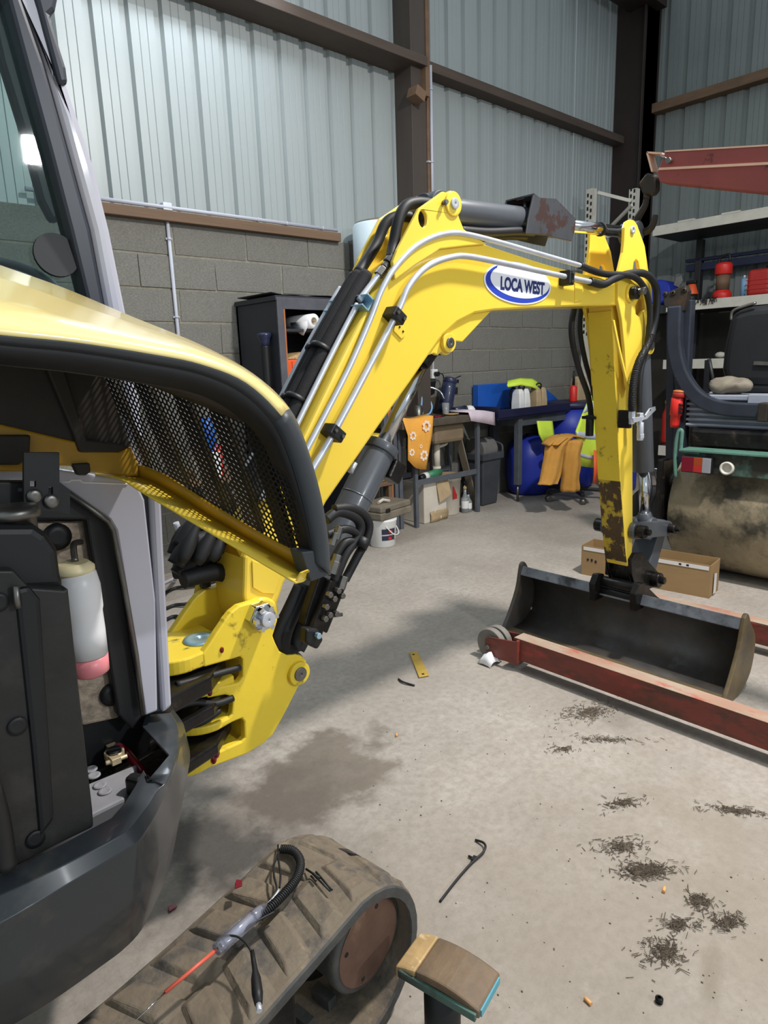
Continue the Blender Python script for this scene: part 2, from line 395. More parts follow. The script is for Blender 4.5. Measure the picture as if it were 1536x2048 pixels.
def link(name, me, parent=None, label=None, cat=None, group=None, kind=None, bevel=0, seg=2, solid=0):
    o = bpy.data.objects.new(name, me); C.objects.link(o)
    if parent:
        o.parent = parent; o.matrix_parent_inverse = WORLD.get(parent.name, Matrix.Identity(4)).inverted()
    if solid:
        md = o.modifiers.new('solid', 'SOLIDIFY'); md.thickness = abs(solid); md.offset = 0 if solid > 0 else -1
    if bevel:
        md = o.modifiers.new('bevel', 'BEVEL'); md.width = bevel; md.segments = seg; md.limit_method = 'ANGLE'; md.angle_limit = math.radians(40)
        md.harden_normals = False
    if label: o['label'] = label
    if cat: o['category'] = cat
    if group: o['group'] = group
    if kind: o['kind'] = kind
    return o


def thing(name, label, cat, loc, group=None):
    e = bpy.data.objects.new(name, None); C.objects.link(e); e.location = loc; e.empty_display_size = 0.1
    WORLD[e.name] = Matrix.Translation(Vector(loc))
    e['label'] = label; e['category'] = cat
    if group: e['group'] = group
    return e


def cr(pts, k=6):
    """smooth curve through points (Catmull-Rom)"""
    pts = [Vector(p) for p in pts]; out = []
    for i in range(len(pts) - 1):
        p0, p1, p2, p3 = pts[max(i - 1, 0)], pts[i], pts[i + 1], pts[min(i + 2, len(pts) - 1)]
        for j in range(k):
            t = j / k
            out.append(0.5 * (2 * p1 + (p2 - p0) * t + (2 * p0 - 5 * p1 + 4 * p2 - p3) * t * t + (3 * p1 - p0 - 3 * p2 + p3) * t ** 3))
    out.append(pts[-1]); return out


def PY(y, *pp): return [gy(a, c, y) for a, c in pp]
def PX(x, *pp): return [gx(a, c, x) for a, c in pp]
def PZ(z, *pp): return [gz(a, c, z) for a, c in pp]
def ringy(c, r, n=20, a0=0.0, a1=2 * PI, close=False):
    return [Vector((c.x + r * math.cos(a0 + (a1 - a0) * i / n), c.y, c.z + r * math.sin(a0 + (a1 - a0) * i / n))) for i in range(n + (1 if close else 0))]


# ---------------------------------------------------------------- setting
YW, XW = 4.12, 7.5
b = B(); b.bx(-9, XW, -9, YW, -0.1, 0); b.o('floor', 'floor', kind='structure')

# left wall: concrete blocks below, corrugated cladding above
b = B(); b.bx(-4, XW + .2, YW - .0065, YW + .2, 0, 2.19); wl = b.o('wall_left', 'mortar', kind='structure')
me_b = []
for k in range(4):
    b = B(); b.bx(-.243, .243, -.012, .06, .007, .193)
    for v in b.bm.verts: v.co += Vector((random.uniform(-.003, .003), random.uniform(-.002, .002) if v.co.y < 0 else 0, random.uniform(-.004, .004)))
    bmesh.ops.recalc_face_normals(b.bm, faces=b.bm.faces[:])
    me = bpy.data.meshes.new('concrete_block'); b.bm.to_mesh(me); b.bm.free(); me.materials.append(M['block']); me_b.append(me)
for r in range(11):
    off = 1.767 if r % 2 == 0 else 2.04
    for k in range(-2, 13):
        x = off + .51 * k - .255 * 0
        if x > XW - .3 or (r < 4 and x < 1.4): continue
        o = link('concrete_block', random.choice(me_b), wl)
        o.location = (x + random.uniform(-.004, .004), YW + random.uniform(-.003, .002), r * .2 - .006); o.scale.x = 1.03


def clad_mesh(matn):
    # 1.035 m sheet, five 207 mm pitches: flat pans with two fine stiffeners between trapezoid ribs that stand back
    prof = []
    for k in range(5):
        x = k * .207
        prof += [(x, 0), (x + .048, 0), (x + .051, .004), (x + .054, 0), (x + .098, 0), (x + .101, .004), (x + .104, 0), (x + .148, 0), (x + .16, .03), (x + .195, .03)]
    prof.append((1.035, 0)); prof.append((1.037, .001))
    b = B()
    zs = (2.19, 6.2)
    b.rings([[Vector((x, y, z)) for x, y in prof] for z in zs], closed=False, cap=False)
    me = bpy.data.meshes.new('cladding_sheet'); b.bm.to_mesh(me); b.bm.free(); me.materials.append(M[matn]); return me


mc = clad_mesh('clad')
for k in range(9):
    o = link('cladding_sheet', mc, wl); o.location = (-1.83 + k * 1.035, YW + .012 + (k % 2) * .0015, 0)
wb = B(); wb.bx(XW + .05, XW + .2, -6, YW + .2, 0, 2.2); wr = wb.o('wall_right', 'darkwall', kind='structure')
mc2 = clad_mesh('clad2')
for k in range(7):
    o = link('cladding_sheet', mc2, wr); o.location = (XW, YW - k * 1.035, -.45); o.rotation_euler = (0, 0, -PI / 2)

# timbers and posts
b = B(); x0 = gy(150, 420, 4.08).x; b.bx(x0, 3.32, 4.06, YW + .01, 2.183, 2.243)
b.o('trim_1', 'wood', kind='structure', label='brown timber plate on top of the block wall', bevel=.004)
b = B(); b.bx(4.13, 7.3, 4.0, YW + .015, 3.497, 3.568); b.o('trim_2', 'darkwood', kind='structure', label='dark timber rail right of the wall post', bevel=.004)
b = B(); b.bx(1.5, 4.09, 3.89, YW + .015, 3.463, 3.527); b.o('trim_3', 'darkwood', kind='structure', label='deep timber rail left of the wall post, lit by the lamp', bevel=.004)
b = B(); b.bx(3.97, 4.125, 3.95, YW + .015, 0, 6.2); pst = b.o('trim_4', 'post', kind='structure', label='dark post in the middle of the clad wall', bevel=.004)
b = B(); b.bx(4.127, 4.165, 3.94, YW, 2.2, 6.2); b.o('side_batten', 'wood', pst, bevel=.003)
p = gy(833, 190, 3.9); b = B(); b.box((p.x, 3.9, p.z), (.10, .10, .075), Matrix.Rotation(.35, 3, 'Y')); b.o('wood_stub', 'wood', pst, bevel=.003)
p = gy(850, 160, 3.93); b = B(); b.bx(p.x - .02, p.x + .02, 3.9, 3.955, p.z - .12, 3.47); b.o('wood_cleat', 'wood', pst, bevel=.003)
b = B(); b.bx(7.2, 7.46, 3.80, YW + .01, 0, 6.2); b.bx(7.16, 7.5, 3.80, 3.815, 0, 6.2)
b.o('trim_5', 'corner', kind='structure', label='dark corner post', bevel=.004)
za = gx(1310, 212, 7.35); zb = gx(1536, 143, 7.35)
b = B(); b.bx(7.38, XW + .02, -3, 3.85, (za.z + zb.z) / 2 - .045, (za.z + zb.z) / 2 + .045)
b.o('trim_6', 'wood', kind='structure', label='brown rail across the end wall', bevel=.006)
p = gy(1215, 0, 4.0); b = B(); b.bx(6.2, 7.4, 3.7, 4.0, 4.72, 4.95); b.o('trim_7', 'corner', kind='structure', label='dark roof beam end above the corner post')

# surface conduits
b = B(); p0, p1 = gy(333, 424, 4.095), gy(357, 667, 4.095)
t = thing('vertical_conduit', 'grey conduit running down the block wall from the timber', 'conduit', (p0.x, 4.095, .9))
b.cyl((p0.x, 4.095, .8), (p0.x, 4.095, 2.235), .011, n=12); b.o('pipe', 'conduit', t)
for z in (2.08, 1.62, 1.2):
    b = B(); b.cyl((p0.x, 4.095, z), (p0.x, 4.095, z + .012), .014, n=12); b.bx(p0.x - .02, p0.x + .02, 4.095, 4.115, z, z + .012); b.o('clip', 'conduit', t)
b = B(); b.bx(p0.x - .03, p0.x + .03, 4.07, 4.12, 2.245, 2.29); b.o('junction_box', 'zinc', t, bevel=.004)
t = thing('horizontal_conduit', 'thin grey conduit along the top of the wall timber', 'conduit', (2.2, 4.08, 2.262))
b = B(); b.cyl((1.2, 4.08, 2.262), (3.30, 4.08, 2.262), .012, n=12); b.o('pipe', 'conduit', t)
for x in (2.62, 2.85, 3.16):
    b = B(); b.cyl((x, 4.08, 2.262), (x + .012, 4.08, 2.262), .015, n=12); b.bx(x, x + .012, 4.08, 4.12, 2.245, 2.27); b.o('clip', 'conduit', t)
p0, p1 = gy(861, 131, 3.93), gy(864, 385, 3.93)
t = thing('post_conduit', 'white conduit running down beside the middle wall post', 'conduit', (p0.x, 3.93, 2.2))
b = B(); b.cyl((p0.x, 3.93, 2.2), (p0.x, 3.93, p0.z), .011, n=12); b.o('pipe', 'conduit', t)
for py in (180, 325):
    p = gy(861, py, 3.93); b = B(); b.cyl((p0.x, 3.93, p.z), (p0.x, 3.93, p.z + .012), .015, n=12); b.bx(p0.x - .04, p0.x, 3.93, 3.95, p.z, p.z + .012); b.o('clip', 'conduit', t)

# strip lamp by the wall, its lower end in view at the top of the photograph
t = thing('strip_lamp', 'long fluorescent strip lamp above the timber rail by the clad wall', 'lamp', (2.2, 3.72, 3.6))
b = B(); b.bx(1.45, 2.86, 3.69, 3.76, 3.60, 3.66); b.o('lamp_housing', 'white', t, bevel=.006)
b = B(); b.cyl((1.5, 3.725, 3.578), (2.82, 3.725, 3.578), .014, n=12); b.o('lamp_tube', 'tube', t)
for x in (1.5, 2.82):
    b = B(); b.bx(x - .012, x + .012, 3.70, 3.75, 3.56, 3.605); b.o('lamp_socket', 'white', t, bevel=.003)
b = B(); b.tube(cr([(2.0, 3.725, 3.66), (2.0, 3.8, 4.3), (2.02, 3.9, 6.0)]), .006, 6); b.o('hanging_cable', 'black', t)
d = bpy.data.lights.new('strip_light', 'AREA'); d.shape = 'RECTANGLE'; d.size = 1.3; d.size_y = .05; d.energy = 15; d.color = (.84, .93, 1.0)
o = bpy.data.objects.new('strip_light', d); C.objects.link(o); o.location = (2.16, 3.70, 3.56); o.rotation_euler = (math.radians(-22), 0, 0)

# ================================================================ EXCAVATOR
EX = thing('excavator', 'yellow and grey mini excavator with open hood and raised boom', 'excavator', (0.2, 1.4, 0))
YN, YF = 1.33, 1.47          # near and far side plates of the boom
DY = YF - YN

# ---- boom: box section, outline surveyed on the near side plate
top = PY(YN, (545, 1010), (600, 890), (690, 705), (748, 598), (790, 545), (830, 508), (868, 485), (905, 475), (945, 480), (1000, 498), (1100, 530), (1170, 548), (1235, 562), (1265, 572))
bot = PY(YN, (1283, 592), (1275, 606), (1255, 611), (1180, 612), (1080, 616), (990, 621), (950, 627), (915, 645), (885, 672), (860, 708), (820, 766), (760, 850), (653, 1005), (600, 1110), (568, 1168))
foot = PY(YN, (556, 1205), (553, 1240), (540, 1262), (518, 1266), (500, 1252), (492, 1225), (488, 1190), (490, 1115))
b = B(); b.prism(cr(top[1:12], 4) + top[12:] + bot + foot, (0, DY, 0))
b.o('boom', 'yellow', EX, bevel=.007, seg=2)
# stiffening side plate edge: raised cover plate on the near face
cov = PY(YN, (700, 715), (757, 615), (800, 560), (842, 524), (880, 505), (920, 500), (965, 508), (1040, 530), (1130, 556), (1190, 566), (1190, 604), (1080, 610), (985, 615), (945, 621), (905, 640), (878, 666), (852, 704), (812, 762), (752, 846), (665, 975), (622, 960), (650, 890))
# upper lug plates for the arm cylinder
lug = PY(YN - .012, (786, 524), (795, 500), (830, 433), (838, 417), (868, 396), (886, 383))
c = gy(905, 408, YN - .012); arc = [c + Vector((.034 * math.cos(a), 0, .034 * math.sin(a))) for a in [math.radians(130 - k * 25) for k in range(8)]]
lugr = PY(YN - .012, (919, 436), (928, 458), (944, 470), (975, 488), (930, 492), (880, 498), (830, 530), (790, 560))
hc = gy(846, 438, YN - .012); hole = [hc + Vector((.016 * math.cos(a), 0, .021 * math.sin(a))) for a in [2 * PI * k / 16 for k in range(16)]]
for y0 in (0, DY + .012):
    b = B(); b.prism([[p + Vector((0, y0, 0)) for p in lug + arc + lugr], [p + Vector((0, y0, 0)) for p in hole]], (0, .012, 0)); lp = b.o('upper_lug', 'yellow', EX, bevel=.003)
    if y0 == 0:
        b = B(); b.lathe([(.032, 0), (.032, .026), (.024, .026)], (c.x, YN + .008, c.z), (0, -1, 0), 28); b.o('boss', 'yellow', lp, bevel=.002)
        b = B(); b.lathe([(.0145, 0), (.0145, .008), (.003, .008), (.003, .004)], (c.x, YN - .016, c.z), (0, -1, 0), 22); b.o('pin_end', 'zinc', lp, bevel=.001)
        q = gy(886, 406, YN - .012); b = B(); b.cyl((q.x, YN - .012, q.z), (q.x - .003, YN - .03, q.z), .006, n=6); b.cyl((q.x - .001, YN - .02, q.z), (q.x - .002, YN - .024, q.z), .008, n=6); b.o('grease_nipple', 'steel', lp)
# lower lug for the lift cylinder
lc = gy(893, 686, YN + .012)
lo_pts = PY(YN + .012, (985, 620), (966, 640), (925, 684)) + [lc + Vector((.030 * math.cos(a), 0, .034 * math.sin(a))) for a in [math.radians(10 - k * 24) for k in range(7)]] + PY(YN + .012, (876, 711), (868, 707), (840, 716), (842, 700), (880, 655), (920, 628))
for y0 in (0, DY - .024 - .016):
    b = B(); b.prism([p + Vector((0, y0, 0)) for p in lo_pts], (0, .016, 0)); lp = b.o('lower_lug', 'yellow', EX, bevel=.003)
    if y0 == 0:
        b = B(); b.lathe([(.027, 0), (.027, .014)], (lc.x, YN + .013, lc.z), (0, -1, 0), 28); b.o('boss', 'yellow', lp, bevel=.002)
        b = B(); b.lathe([(.0150, 0), (.0150, .007), (.004, .007), (.004, .004)], (lc.x, YN + .001, lc.z), (0, -1, 0), 22); b.o('pin_end', 'steel', lp, bevel=.001)
b = B(); b.cyl((lc.x, YN + .02, lc.z), (lc.x, YF - .02, lc.z), .016); b.o('lift_pin', 'steel', EX)
# foot boss and nut
fc = gy(522, 1232, YN - .01)
b = B(); b.lathe([(.046, 0), (.046, .02), (.040, .024)], (fc.x, YN + .005, fc.z), (0, -1, 0), 32); ft = b.o('foot_boss', 'yellow', EX, bevel=.002)
fn = gy(527, 1235, YN - .05)
b = B(); b.cyl((fn.x, YN - .015, fn.z), (fn.x, YN - .050, fn.z), .035, n=6, smooth=False); b.cyl((fn.x, YN - .050, fn.z), (fn.x, YN - .056, fn.z), .030, n=24)
b.o('castle_nut', 'chrome', ft, bevel=.002)
for k in range(6):
    a = k * PI / 3; b = B(); b.bx(-.006, .006, -.012, 0, -.005, .005)
    o = b.o('nut_tooth', 'chrome', ft); o.matrix_basis = Matrix.Translation((fn.x + .025 * math.cos(a), YN - .055, fn.z + .025 * math.sin(a))) @ Matrix.Rotation(-a, 4, 'Y')
b = B(); b.lathe([(.018, 0), (.018, .020), (.003, .020), (.003, .015)], (fn.x, YN - .054, fn.z), (0, -1, 0), 24); b.o('pin_end', 'zinc', ft, bevel=.001)
# recessed window of the boom foot
b = B(); b.prism(PY(YN - .001, (503, 1120), (566, 1140), (548, 1188), (524, 1186), (505, 1175)), (0, -.003, 0)); b.o('foot_plate', 'yellow', EX, bevel=.002)
# small drilled bracket on the side plate
bk = PY(YN - .004, (790, 651), (806, 651), (811, 671), (803, 678), (788, 662))
b = B(); b.prism(bk, (0, .006, 0)); bo = b.o('drilled_bracket', 'yellow', EX, bevel=.001)
for pp in ((799, 654), (806, 663)):
    q = gy(*pp, YN - .004); b = B(); b.cyl(q, q + Vector((0, -.0015, 0)), .003, n=10); b.o('hole', 'black', bo)
b = B(); b.prism(PY(YN - .003, (1150, 566), (1166, 568), (1164, 600), (1150, 604)), (0, .004, 0)); b.o('stop_plate', 'yellow', EX, bevel=.001)

# sticker: white oval with a blue crescent and lettering
SY = YN - .0015
e0, e1 = gy(1000, 566, SY), gy(1088, 578, SY); ux = (e1 - e0).normalized(); uz = Vector((0, -1, 0)).cross(ux) * -1
uz = ux.cross(Vector((0, 1, 0))).normalized() * -1
if uz.z < 0: uz = -uz
oc = gy(1038, 567, SY)
pl, pr, pt_, pb = gy(971, 556, SY), gy(1104, 580, SY), gy(1042, 527, SY), gy(1034, 609, SY)
ra, rb = (pr - pl).length / 2, (pt_ - pb).length / 2


def oval(cx, cz, a, bb, dy, n=64, t=0.0):
    return [oc + ux * (cx + a * math.cos(k * 2 * PI / n)) + uz * (cz + bb * math.sin(k * 2 * PI / n)) + Vector((0, -dy, 0)) for k in range(n)]


b = B(); b.prism(oval(0, 0, ra, rb, 0), (0, -.0006, 0)); st = b.o('sticker', 'labelw', EX, label='oval white and blue sticker with lettering')
b = B(); b.prism(oval(0, 0, ra * .955, rb * .93, .0008), (0, -.0004, 0)); b.o('blue_crescent', 'labelb', st)
b = B(); b.prism(oval(ra * .055, rb * .10, ra * .885, rb * .80, .0014), (0, -.0004, 0)); b.o('white_oval', 'labelw', st)
b = B(); b.prism(oval(ra * .05, rb * .60, ra * .70, rb * .34, .0011), (0, -.0004, 0)); b.o('white_top', 'labelw', st)
cu = bpy.data.curves.new('lettering', 'FONT'); cu.body = 'LOCA WEST'; cu.align_x = 'CENTER'; cu.align_y = 'CENTER'; cu.size = 1.0; cu.offset = .045; cu.extrude = .006
tmp = bpy.data.objects.new('tmp', cu); C.objects.link(tmp); bpy.context.view_layer.update()
me = bpy.data.meshes.new_from_object(tmp.evaluated_get(bpy.context.evaluated_depsgraph_get())); bpy.data.objects.remove(tmp); me.name = 'lettering'
xs = [v.co.x for v in me.vertices]; ys = [v.co.y for v in me.vertices]
tw = (e1 - e0).length; th_ = (gy(1042, 558, SY) - gy(1042, 585, SY)).length
for v in me.vertices:
    a = (v.co.x - (max(xs) + min(xs)) / 2) / (max(xs) - min(xs)) * tw; c2 = (v.co.y - (max(ys) + min(ys)) / 2) / (max(ys) - min(ys)) * th_
    v.co = (e0 + e1) / 2 + ux * a + uz * c2 + Vector((0, -.0022 - v.co.z * .02, 0))
me.materials.clear(); me.materials.append(M['labeld']); link('lettering', me, st)

# ---- hydraulic pipes on the boom
def pipe(name, pts, r, mt='zinc', par=EX, k=5, n=10): b = B(); b.tube(cr(pts, k), r, n); return b.o(name, mt, par)


YP = YN - .022
pipe('hydraulic_pipe', PY(YP, (612, 960), (668, 865), (735, 740), (790, 634), (803, 606), (815, 577), (838, 547), (867, 526), (905, 514), (936, 513), (1000, 525), (1060, 538), (1124, 552), (1182, 564)), .0085)
pipe('hydraulic_pipe', PY(YN - .012, (600, 925), (650, 830), (700, 732), (740, 640), (763, 581), (788, 538), (826, 497), (867, 474), (905, 466), (940, 470), (1000, 485), (1080, 508), (1150, 528), (1168, 533)), .0075)
# clamp blocks
for px, py, dx, dy in ((668, 866, 20, -36), (791, 632, 18, -36), (1135, 556, 40, 10)):
    a, c2 = gy(px, py, YP), gy(px + dx, py + dy, YP); ax = (c2 - a).normalized()
    R = Matrix((ax, Vector((0, 1, 0)), ax.cross(Vector((0, 1, 0))))).transposed()
    b = B(); b.box(a + Vector((0, .004, 0)), (.030, .045, .046), R); cb = b.o('pipe_clamp', 'black', EX, bevel=.004)
    for s in (-1, 1):
        q = a + Vector((0, -.019, 0)) + R @ Vector((0, 0, .013 * s)); b = B(); b.cyl(q, q + Vector((0, -.006, 0)), .005, n=6, smooth=False); b.o('bolt', 'steel', cb)
# lines lying on the upper face of the boom
def tops(dyy, off, *pp):
    """points on the boom's upper face: outline px on the near plate, shifted back by dyy and lifted by off"""
    n = Vector((-.9, 0, .44)); return [gy(a, c2, YN) + Vector((0, dyy, 0)) + n * off for a, c2 in pp]


up = ((545, 1010), (600, 890), (690, 705), (748, 598))
pipe('hydraulic_pipe', tops(.030, .014, (545, 1010), (600, 890), (690, 705), (738, 612)), .0075)
pipe('hydraulic_pipe', tops(.152, .016, (545, 1010), (600, 890), (690, 705), (748, 598), (765, 570)), .0075)
for dyy, off in ((.058, .022), (.084, .026), (.106, .022)):
    b = B(); b.tube(cr(tops(dyy, off, (545, 1010), (600, 890), (690, 705), (748, 598), (775, 550)), 5), .0165, 12); b.o('sleeved_hose', 'sleeve', EX)
for pp in ((640, 808), (690, 705)):
    q = tops(0, .024, pp)[0]; a = (tops(0, .024, (748, 598))[0] - tops(0, .024, (600, 890))[0]).normalized()
    for dyy in (.070, .102):
        b = B(); b.cyl(q + Vector((0, dyy, 0)) - a * .006, q + Vector((0, dyy, 0)) + a * .006, .030 if dyy < .1 else .022, n=16); b.o('cable_tie', 'black', EX)
# zinc clamp brackets
for dyy, pp in ((.022, (742, 609)), (.128, (740, 612))):
    q = tops(dyy, .016, pp)[0]; a = (tops(0, 0, (748, 598))[0] - tops(0, 0, (690, 705))[0]).normalized()
    R = Matrix((a, Vector((0, 1, 0)), a.cross(Vector((0, 1, 0))))).transposed()
    b = B(); b.box(q + R @ Vector((0, 0, -.016)), (.035, .050, .004), R); b.box(q + R @ Vector((.016, 0, -.004)), (.004, .050, .026), R); b.box(q + R @ Vector((-.016, 0, -.004)), (.004, .050, .026), R)
    zb_ = b.o('clamp_bracket', 'zincblue', EX, bevel=.001)
    b = B(); b.cyl(q + R @ Vector((0, -.012, -.018)), q + R @ Vector((0, -.012, -.024)), .006, n=6, smooth=False); b.o('bolt', 'black', zb_)
# fitting and thick hoses up to the arm cylinder
q0, q1 = tops(.03, .016, (742, 605))[0], gy(765, 540, YN + .02)
pipe('feed_pipe', [q0, (q0 + q1) / 2, q1], .008)
b = B(); d_ = (q1 - q0).normalized(); b.cyl(q1 - d_ * .02, q1 + d_ * .005, .013, n=6, smooth=False); b.cyl(q1 + d_ * .008, q1 + d_ * .022, .011); b.cyl(q1 + d_ * .024, q1 + d_ * .046, .0145, n=18); b.o('hose_fitting', 'steel', EX, bevel=.001)
b = B(); b.tube(cr([q1 + d_ * .04] + PY(YN + .03, (787, 490), (797, 440), (812, 412), (838, 405), (868, 410)), 6), .0150, 12); b.o('arm_cylinder_hose', 'hose', EX)
b = B(); b.tube(cr(tops(.090, .026, (775, 550)) + [gy(752, 490, YF - .03), gy(772, 446, YF - .03), gy(800, 432, YF - .04), gy(830, 436, YF - .05)], 6), .0150, 12); b.o('arm_cylinder_hose', 'hose', EX)

# ---- arm cylinder on top of the boom
YC = 1.40
ca, cb_ = gy(905, 415, YC) , gy(1262, 466, YC)
ca = Vector((c.x, YC, c.z)); ad = (cb_ - ca).normalized()
ln = (cb_ - ca).length
b = B(); b.cyl(ca - ad * .035, ca + ad * ln * .52, .040, n=32); ac = b.o('arm_cylinder', 'barrel', EX, bevel=.003)
b = B(); b.cyl((ca.x, YC - .045, ca.z), (ca.x, YC + .045, ca.z), .044, n=28); b.o('rear_eye', 'barrel', ac, bevel=.003)
b = B(); b.cyl(ca + ad * ln * .5, ca + ad * ln * .56, .044, n=32); b.o('gland', 'barrel', ac, bevel=.002)
b = B(); b.cyl(ca + ad * ln * .55, cb_ - ad * .03, .021, n=28); b.o('chrome_rod', 'chrome', ac)
q = ca + ad * ln * .80; b = B(); b.cyl(q - ad * .004, q + ad * .004, .0245, n=24); b.o('rubber_ring', 'rubber', ac)
b = B(); b.cyl(cb_ - ad * .075, cb_ - ad * .01, .024, .036, n=28); b.cyl((cb_.x, YC - .035, cb_.z), (cb_.x, YC + .035, cb_.z), .040, n=28); b.o('rod_eye', 'barrel', ac, bevel=.003)
# guard round the gland: bent plate with a torn lower edge
gpx = ((1068, 388), (1080, 397), (1112, 399), (1118, 405), (1152, 440), (1150, 462), (1143, 483), (1120, 478), (1090, 470), (1052, 468), (1056, 440))
g = PY(YC - .055, *gpx)
b = B(); b.prism(g, (0, .006, 0)); gd = b.o('cylinder_guard', 'guard', EX, bevel=.002)
b = B(); g2 = PY(YC - .055, (1068, 388), (1080, 397), (1112, 399), (1118, 405), (1152, 440))
b.rings([[p for p in g2], [p + Vector((0, .11, .0)) for p in g2]], closed=False, cap=False); b.o('guard_top', 'guard', gd, solid=.005)
b = B(); b.prism([p + Vector((0, .105, 0)) for p in g], (0, .006, 0)); b.o('guard_far_side', 'guard', gd)
q = gy(1050, 400, YC); b = B(); b.box(q, (.05, .03, .004)); b.cyl(q, q + Vector((.004, 0, -.05)), .007, n=10); b.o('guard_bolt', 'steel', gd)
for dz, yo in ((-.052, -.02), (-.062, .012), (-.05, .03)):
    b = B(); b.tube(cr([ca + ad * .10 + Vector((0, yo, dz * 1.0)), ca + ad * .22 + Vector((0, yo - .006, dz)), ca + ad * .36 + Vector((0, yo - .01, dz * .8)), ca + ad * .46 + Vector((0, yo, dz * .72))], 6), .013, 10); b.o('cylinder_hose', 'hose', ac)

# ---- arm (dipper): front face seen in shade, side face lit; leans slightly forward at the bottom
def armp(px, py): return gy(px, py, 1.35)


side = [armp(*p) for p in ((1224, 612), (1226, 640), (1232, 780), (1241, 963), (1252, 1112), (1256, 1134), (1264, 1122), (1266, 1050), (1266, 900), (1265, 770), (1277, 715), (1294, 668), (1303, 625), (1300, 560), (1240, 560))]
b = B(); b.prism(side, (0, .10, 0)); arm = b.o('arm', 'yellow', EX, bevel=.005)
# worn front face plate
fp = [armp(*p) for p in ((1224, 622), (1232, 780), (1241, 963), (1251, 1100), (1254, 1125))]
b = B(); b.rings([[p + Vector((-.0035, .001, 0)), p + Vector((-.0035, .099, 0)), p + Vector((0, .099, 0)), p + Vector((0, .001, 0))] for p in fp[:3]]); b.o('front_face', 'yellowdirty', arm)
b = B(); b.rings([[p + Vector((-.0035, .001, 0)), p + Vector((-.0035, .099, 0)), p + Vector((0, .099, 0)), p + Vector((0, .001, 0))] for p in fp[2:]]); b.o('worn_lower_face', 'yellowworn', arm)
# ear plates of the arm with the triangular window
ear = [gy(*p, 1.318) for p in ((1236, 600), (1237, 548), (1247, 505), (1249, 483), (1250, 455), (1254, 443), (1261, 439), (1269, 441), (1275, 450), (1290, 492), (1297, 540), (1304, 580), (1306, 620), (1295, 668), (1277, 722), (1268, 765), (1262, 790), (1254, 770), (1250, 700), (1244, 640))]
win1 = [gy(*p, 1.318) for p in ((1266, 540), (1268, 524), (1272, 519), (1277, 524), (1280, 540), (1274, 544))]
win2 = [gy(*p, 1.318) for p in ((1271, 612), (1280, 592), (1289, 600), (1290, 617), (1279, 634), (1272, 628))]
for k, y0 in enumerate((0, .140)):
    b = B(); b.prism([[p + Vector((0, y0, 0)) for p in l] for l in (ear, win1, win2)], (0, .014, 0)); e = b.o('ear_plate', 'yellow', EX, bevel=.003)
    if k == 0:
        q = gy(1264, 460, 1.318); b = B(); b.lathe([(.0135, -.002), (.0135, .006), (.006, .006), (.006, .002), (.0001, .002)], (q.x, 1.318, q.z), (0, -1, 0), 22); b.o('pin_end', 'zinc', e)
        q = gy(1298, 651, 1.318); b = B(); b.lathe([(.012, -.004), (.012, .006), (.005, .006)], (q.x - .012, 1.318, q.z), (0, -1, 0), 18); b.o('pin_end', 'zinc', e)
        # welded curved rib below the window
        rib = cr([gy(*p, 1.312) for p in ((1228, 640), (1238, 690), (1252, 750), (1262, 790))], 5); b = B()
        b.rings([[p + Vector((-.006, 0, 0)), p + Vector((.006, 0, 0)), p + Vector((.006, .008, 0)), p + Vector((-.006, .008, 0))] for p in rib]); b.o('rib', 'yellow', e, bevel=.001)
# boom-to-arm pin
pc = gy(1268, 586, 1.30)
b = B(); b.lathe([(.034, 0), (.034, .02)], (pc.x, YN - .002, pc.z), (0, -1, 0), 26); pb_ = b.o('pivot_boss', 'yellow', EX, bevel=.002)
b = B(); b.cyl((pc.x, 1.325, pc.z), (pc.x, 1.285, pc.z), .024, n=22); b.o('pivot_pin', 'greasy', pb_, bevel=.002)
b = B(); b.cyl((pc.x + .012, 1.29, pc.z + .004), (pc.x + .012, 1.262, pc.z + .004), .014, n=6, smooth=False); b.cyl((pc.x - .004, 1.285, pc.z + .008), (pc.x + .028, 1.270, pc.z + .016), .005, n=8); b.o('pivot_bolt', 'steel', pb_, bevel=.001)

# hoses looping over the pivot and down the arm
h1 = [gy(1180, 563, YP)] + PY(YP - .004, (1205, 569), (1228, 558), (1255, 548)) + PY(1.290, (1283, 546), (1301, 556), (1313, 580), (1313, 618), (1308, 650)) + PY(1.285, (1298, 685), (1279, 722), (1268, 760), (1264, 800), (1264, 822))
b = B(); b.tube(cr(h1, 6), .0135, 14); b.o('loop_hose', 'hose', EX)
h2 = [gy(1160, 531, YN - .012)] + PY(1.315, (1182, 540), (1210, 548)) + PY(1.295, (1262, 552), (1285, 570), (1297, 600), (1300, 640)) + PY(1.30, (1294, 690), (1282, 740), (1278, 790), (1279, 825))
b = B(); b.tube(cr(h2, 6), .0115, 12); b.o('loop_hose', 'hose', EX)
# spiral guard on the lower half of the big hose
b = B(); crv = cr(h1, 20); crv = crv[int(len(crv) * .66):]
sp = []; tot = 0; u = None
for i, p in enumerate(crv[:-1]):
    t = (crv[i + 1] - p); L_ = t.length; t.normalize(); uu, vv = frame(t)
    for j in range(5):
        tot += L_ / 5; a = tot / .0062 * 2 * PI; sp.append(p + t * (L_ * j / 5) + (uu * math.cos(a) + vv * math.sin(a)) * .0145)
b.tube(sp, .0020, 4); b.o('spiral_guard', 'rubber', EX)
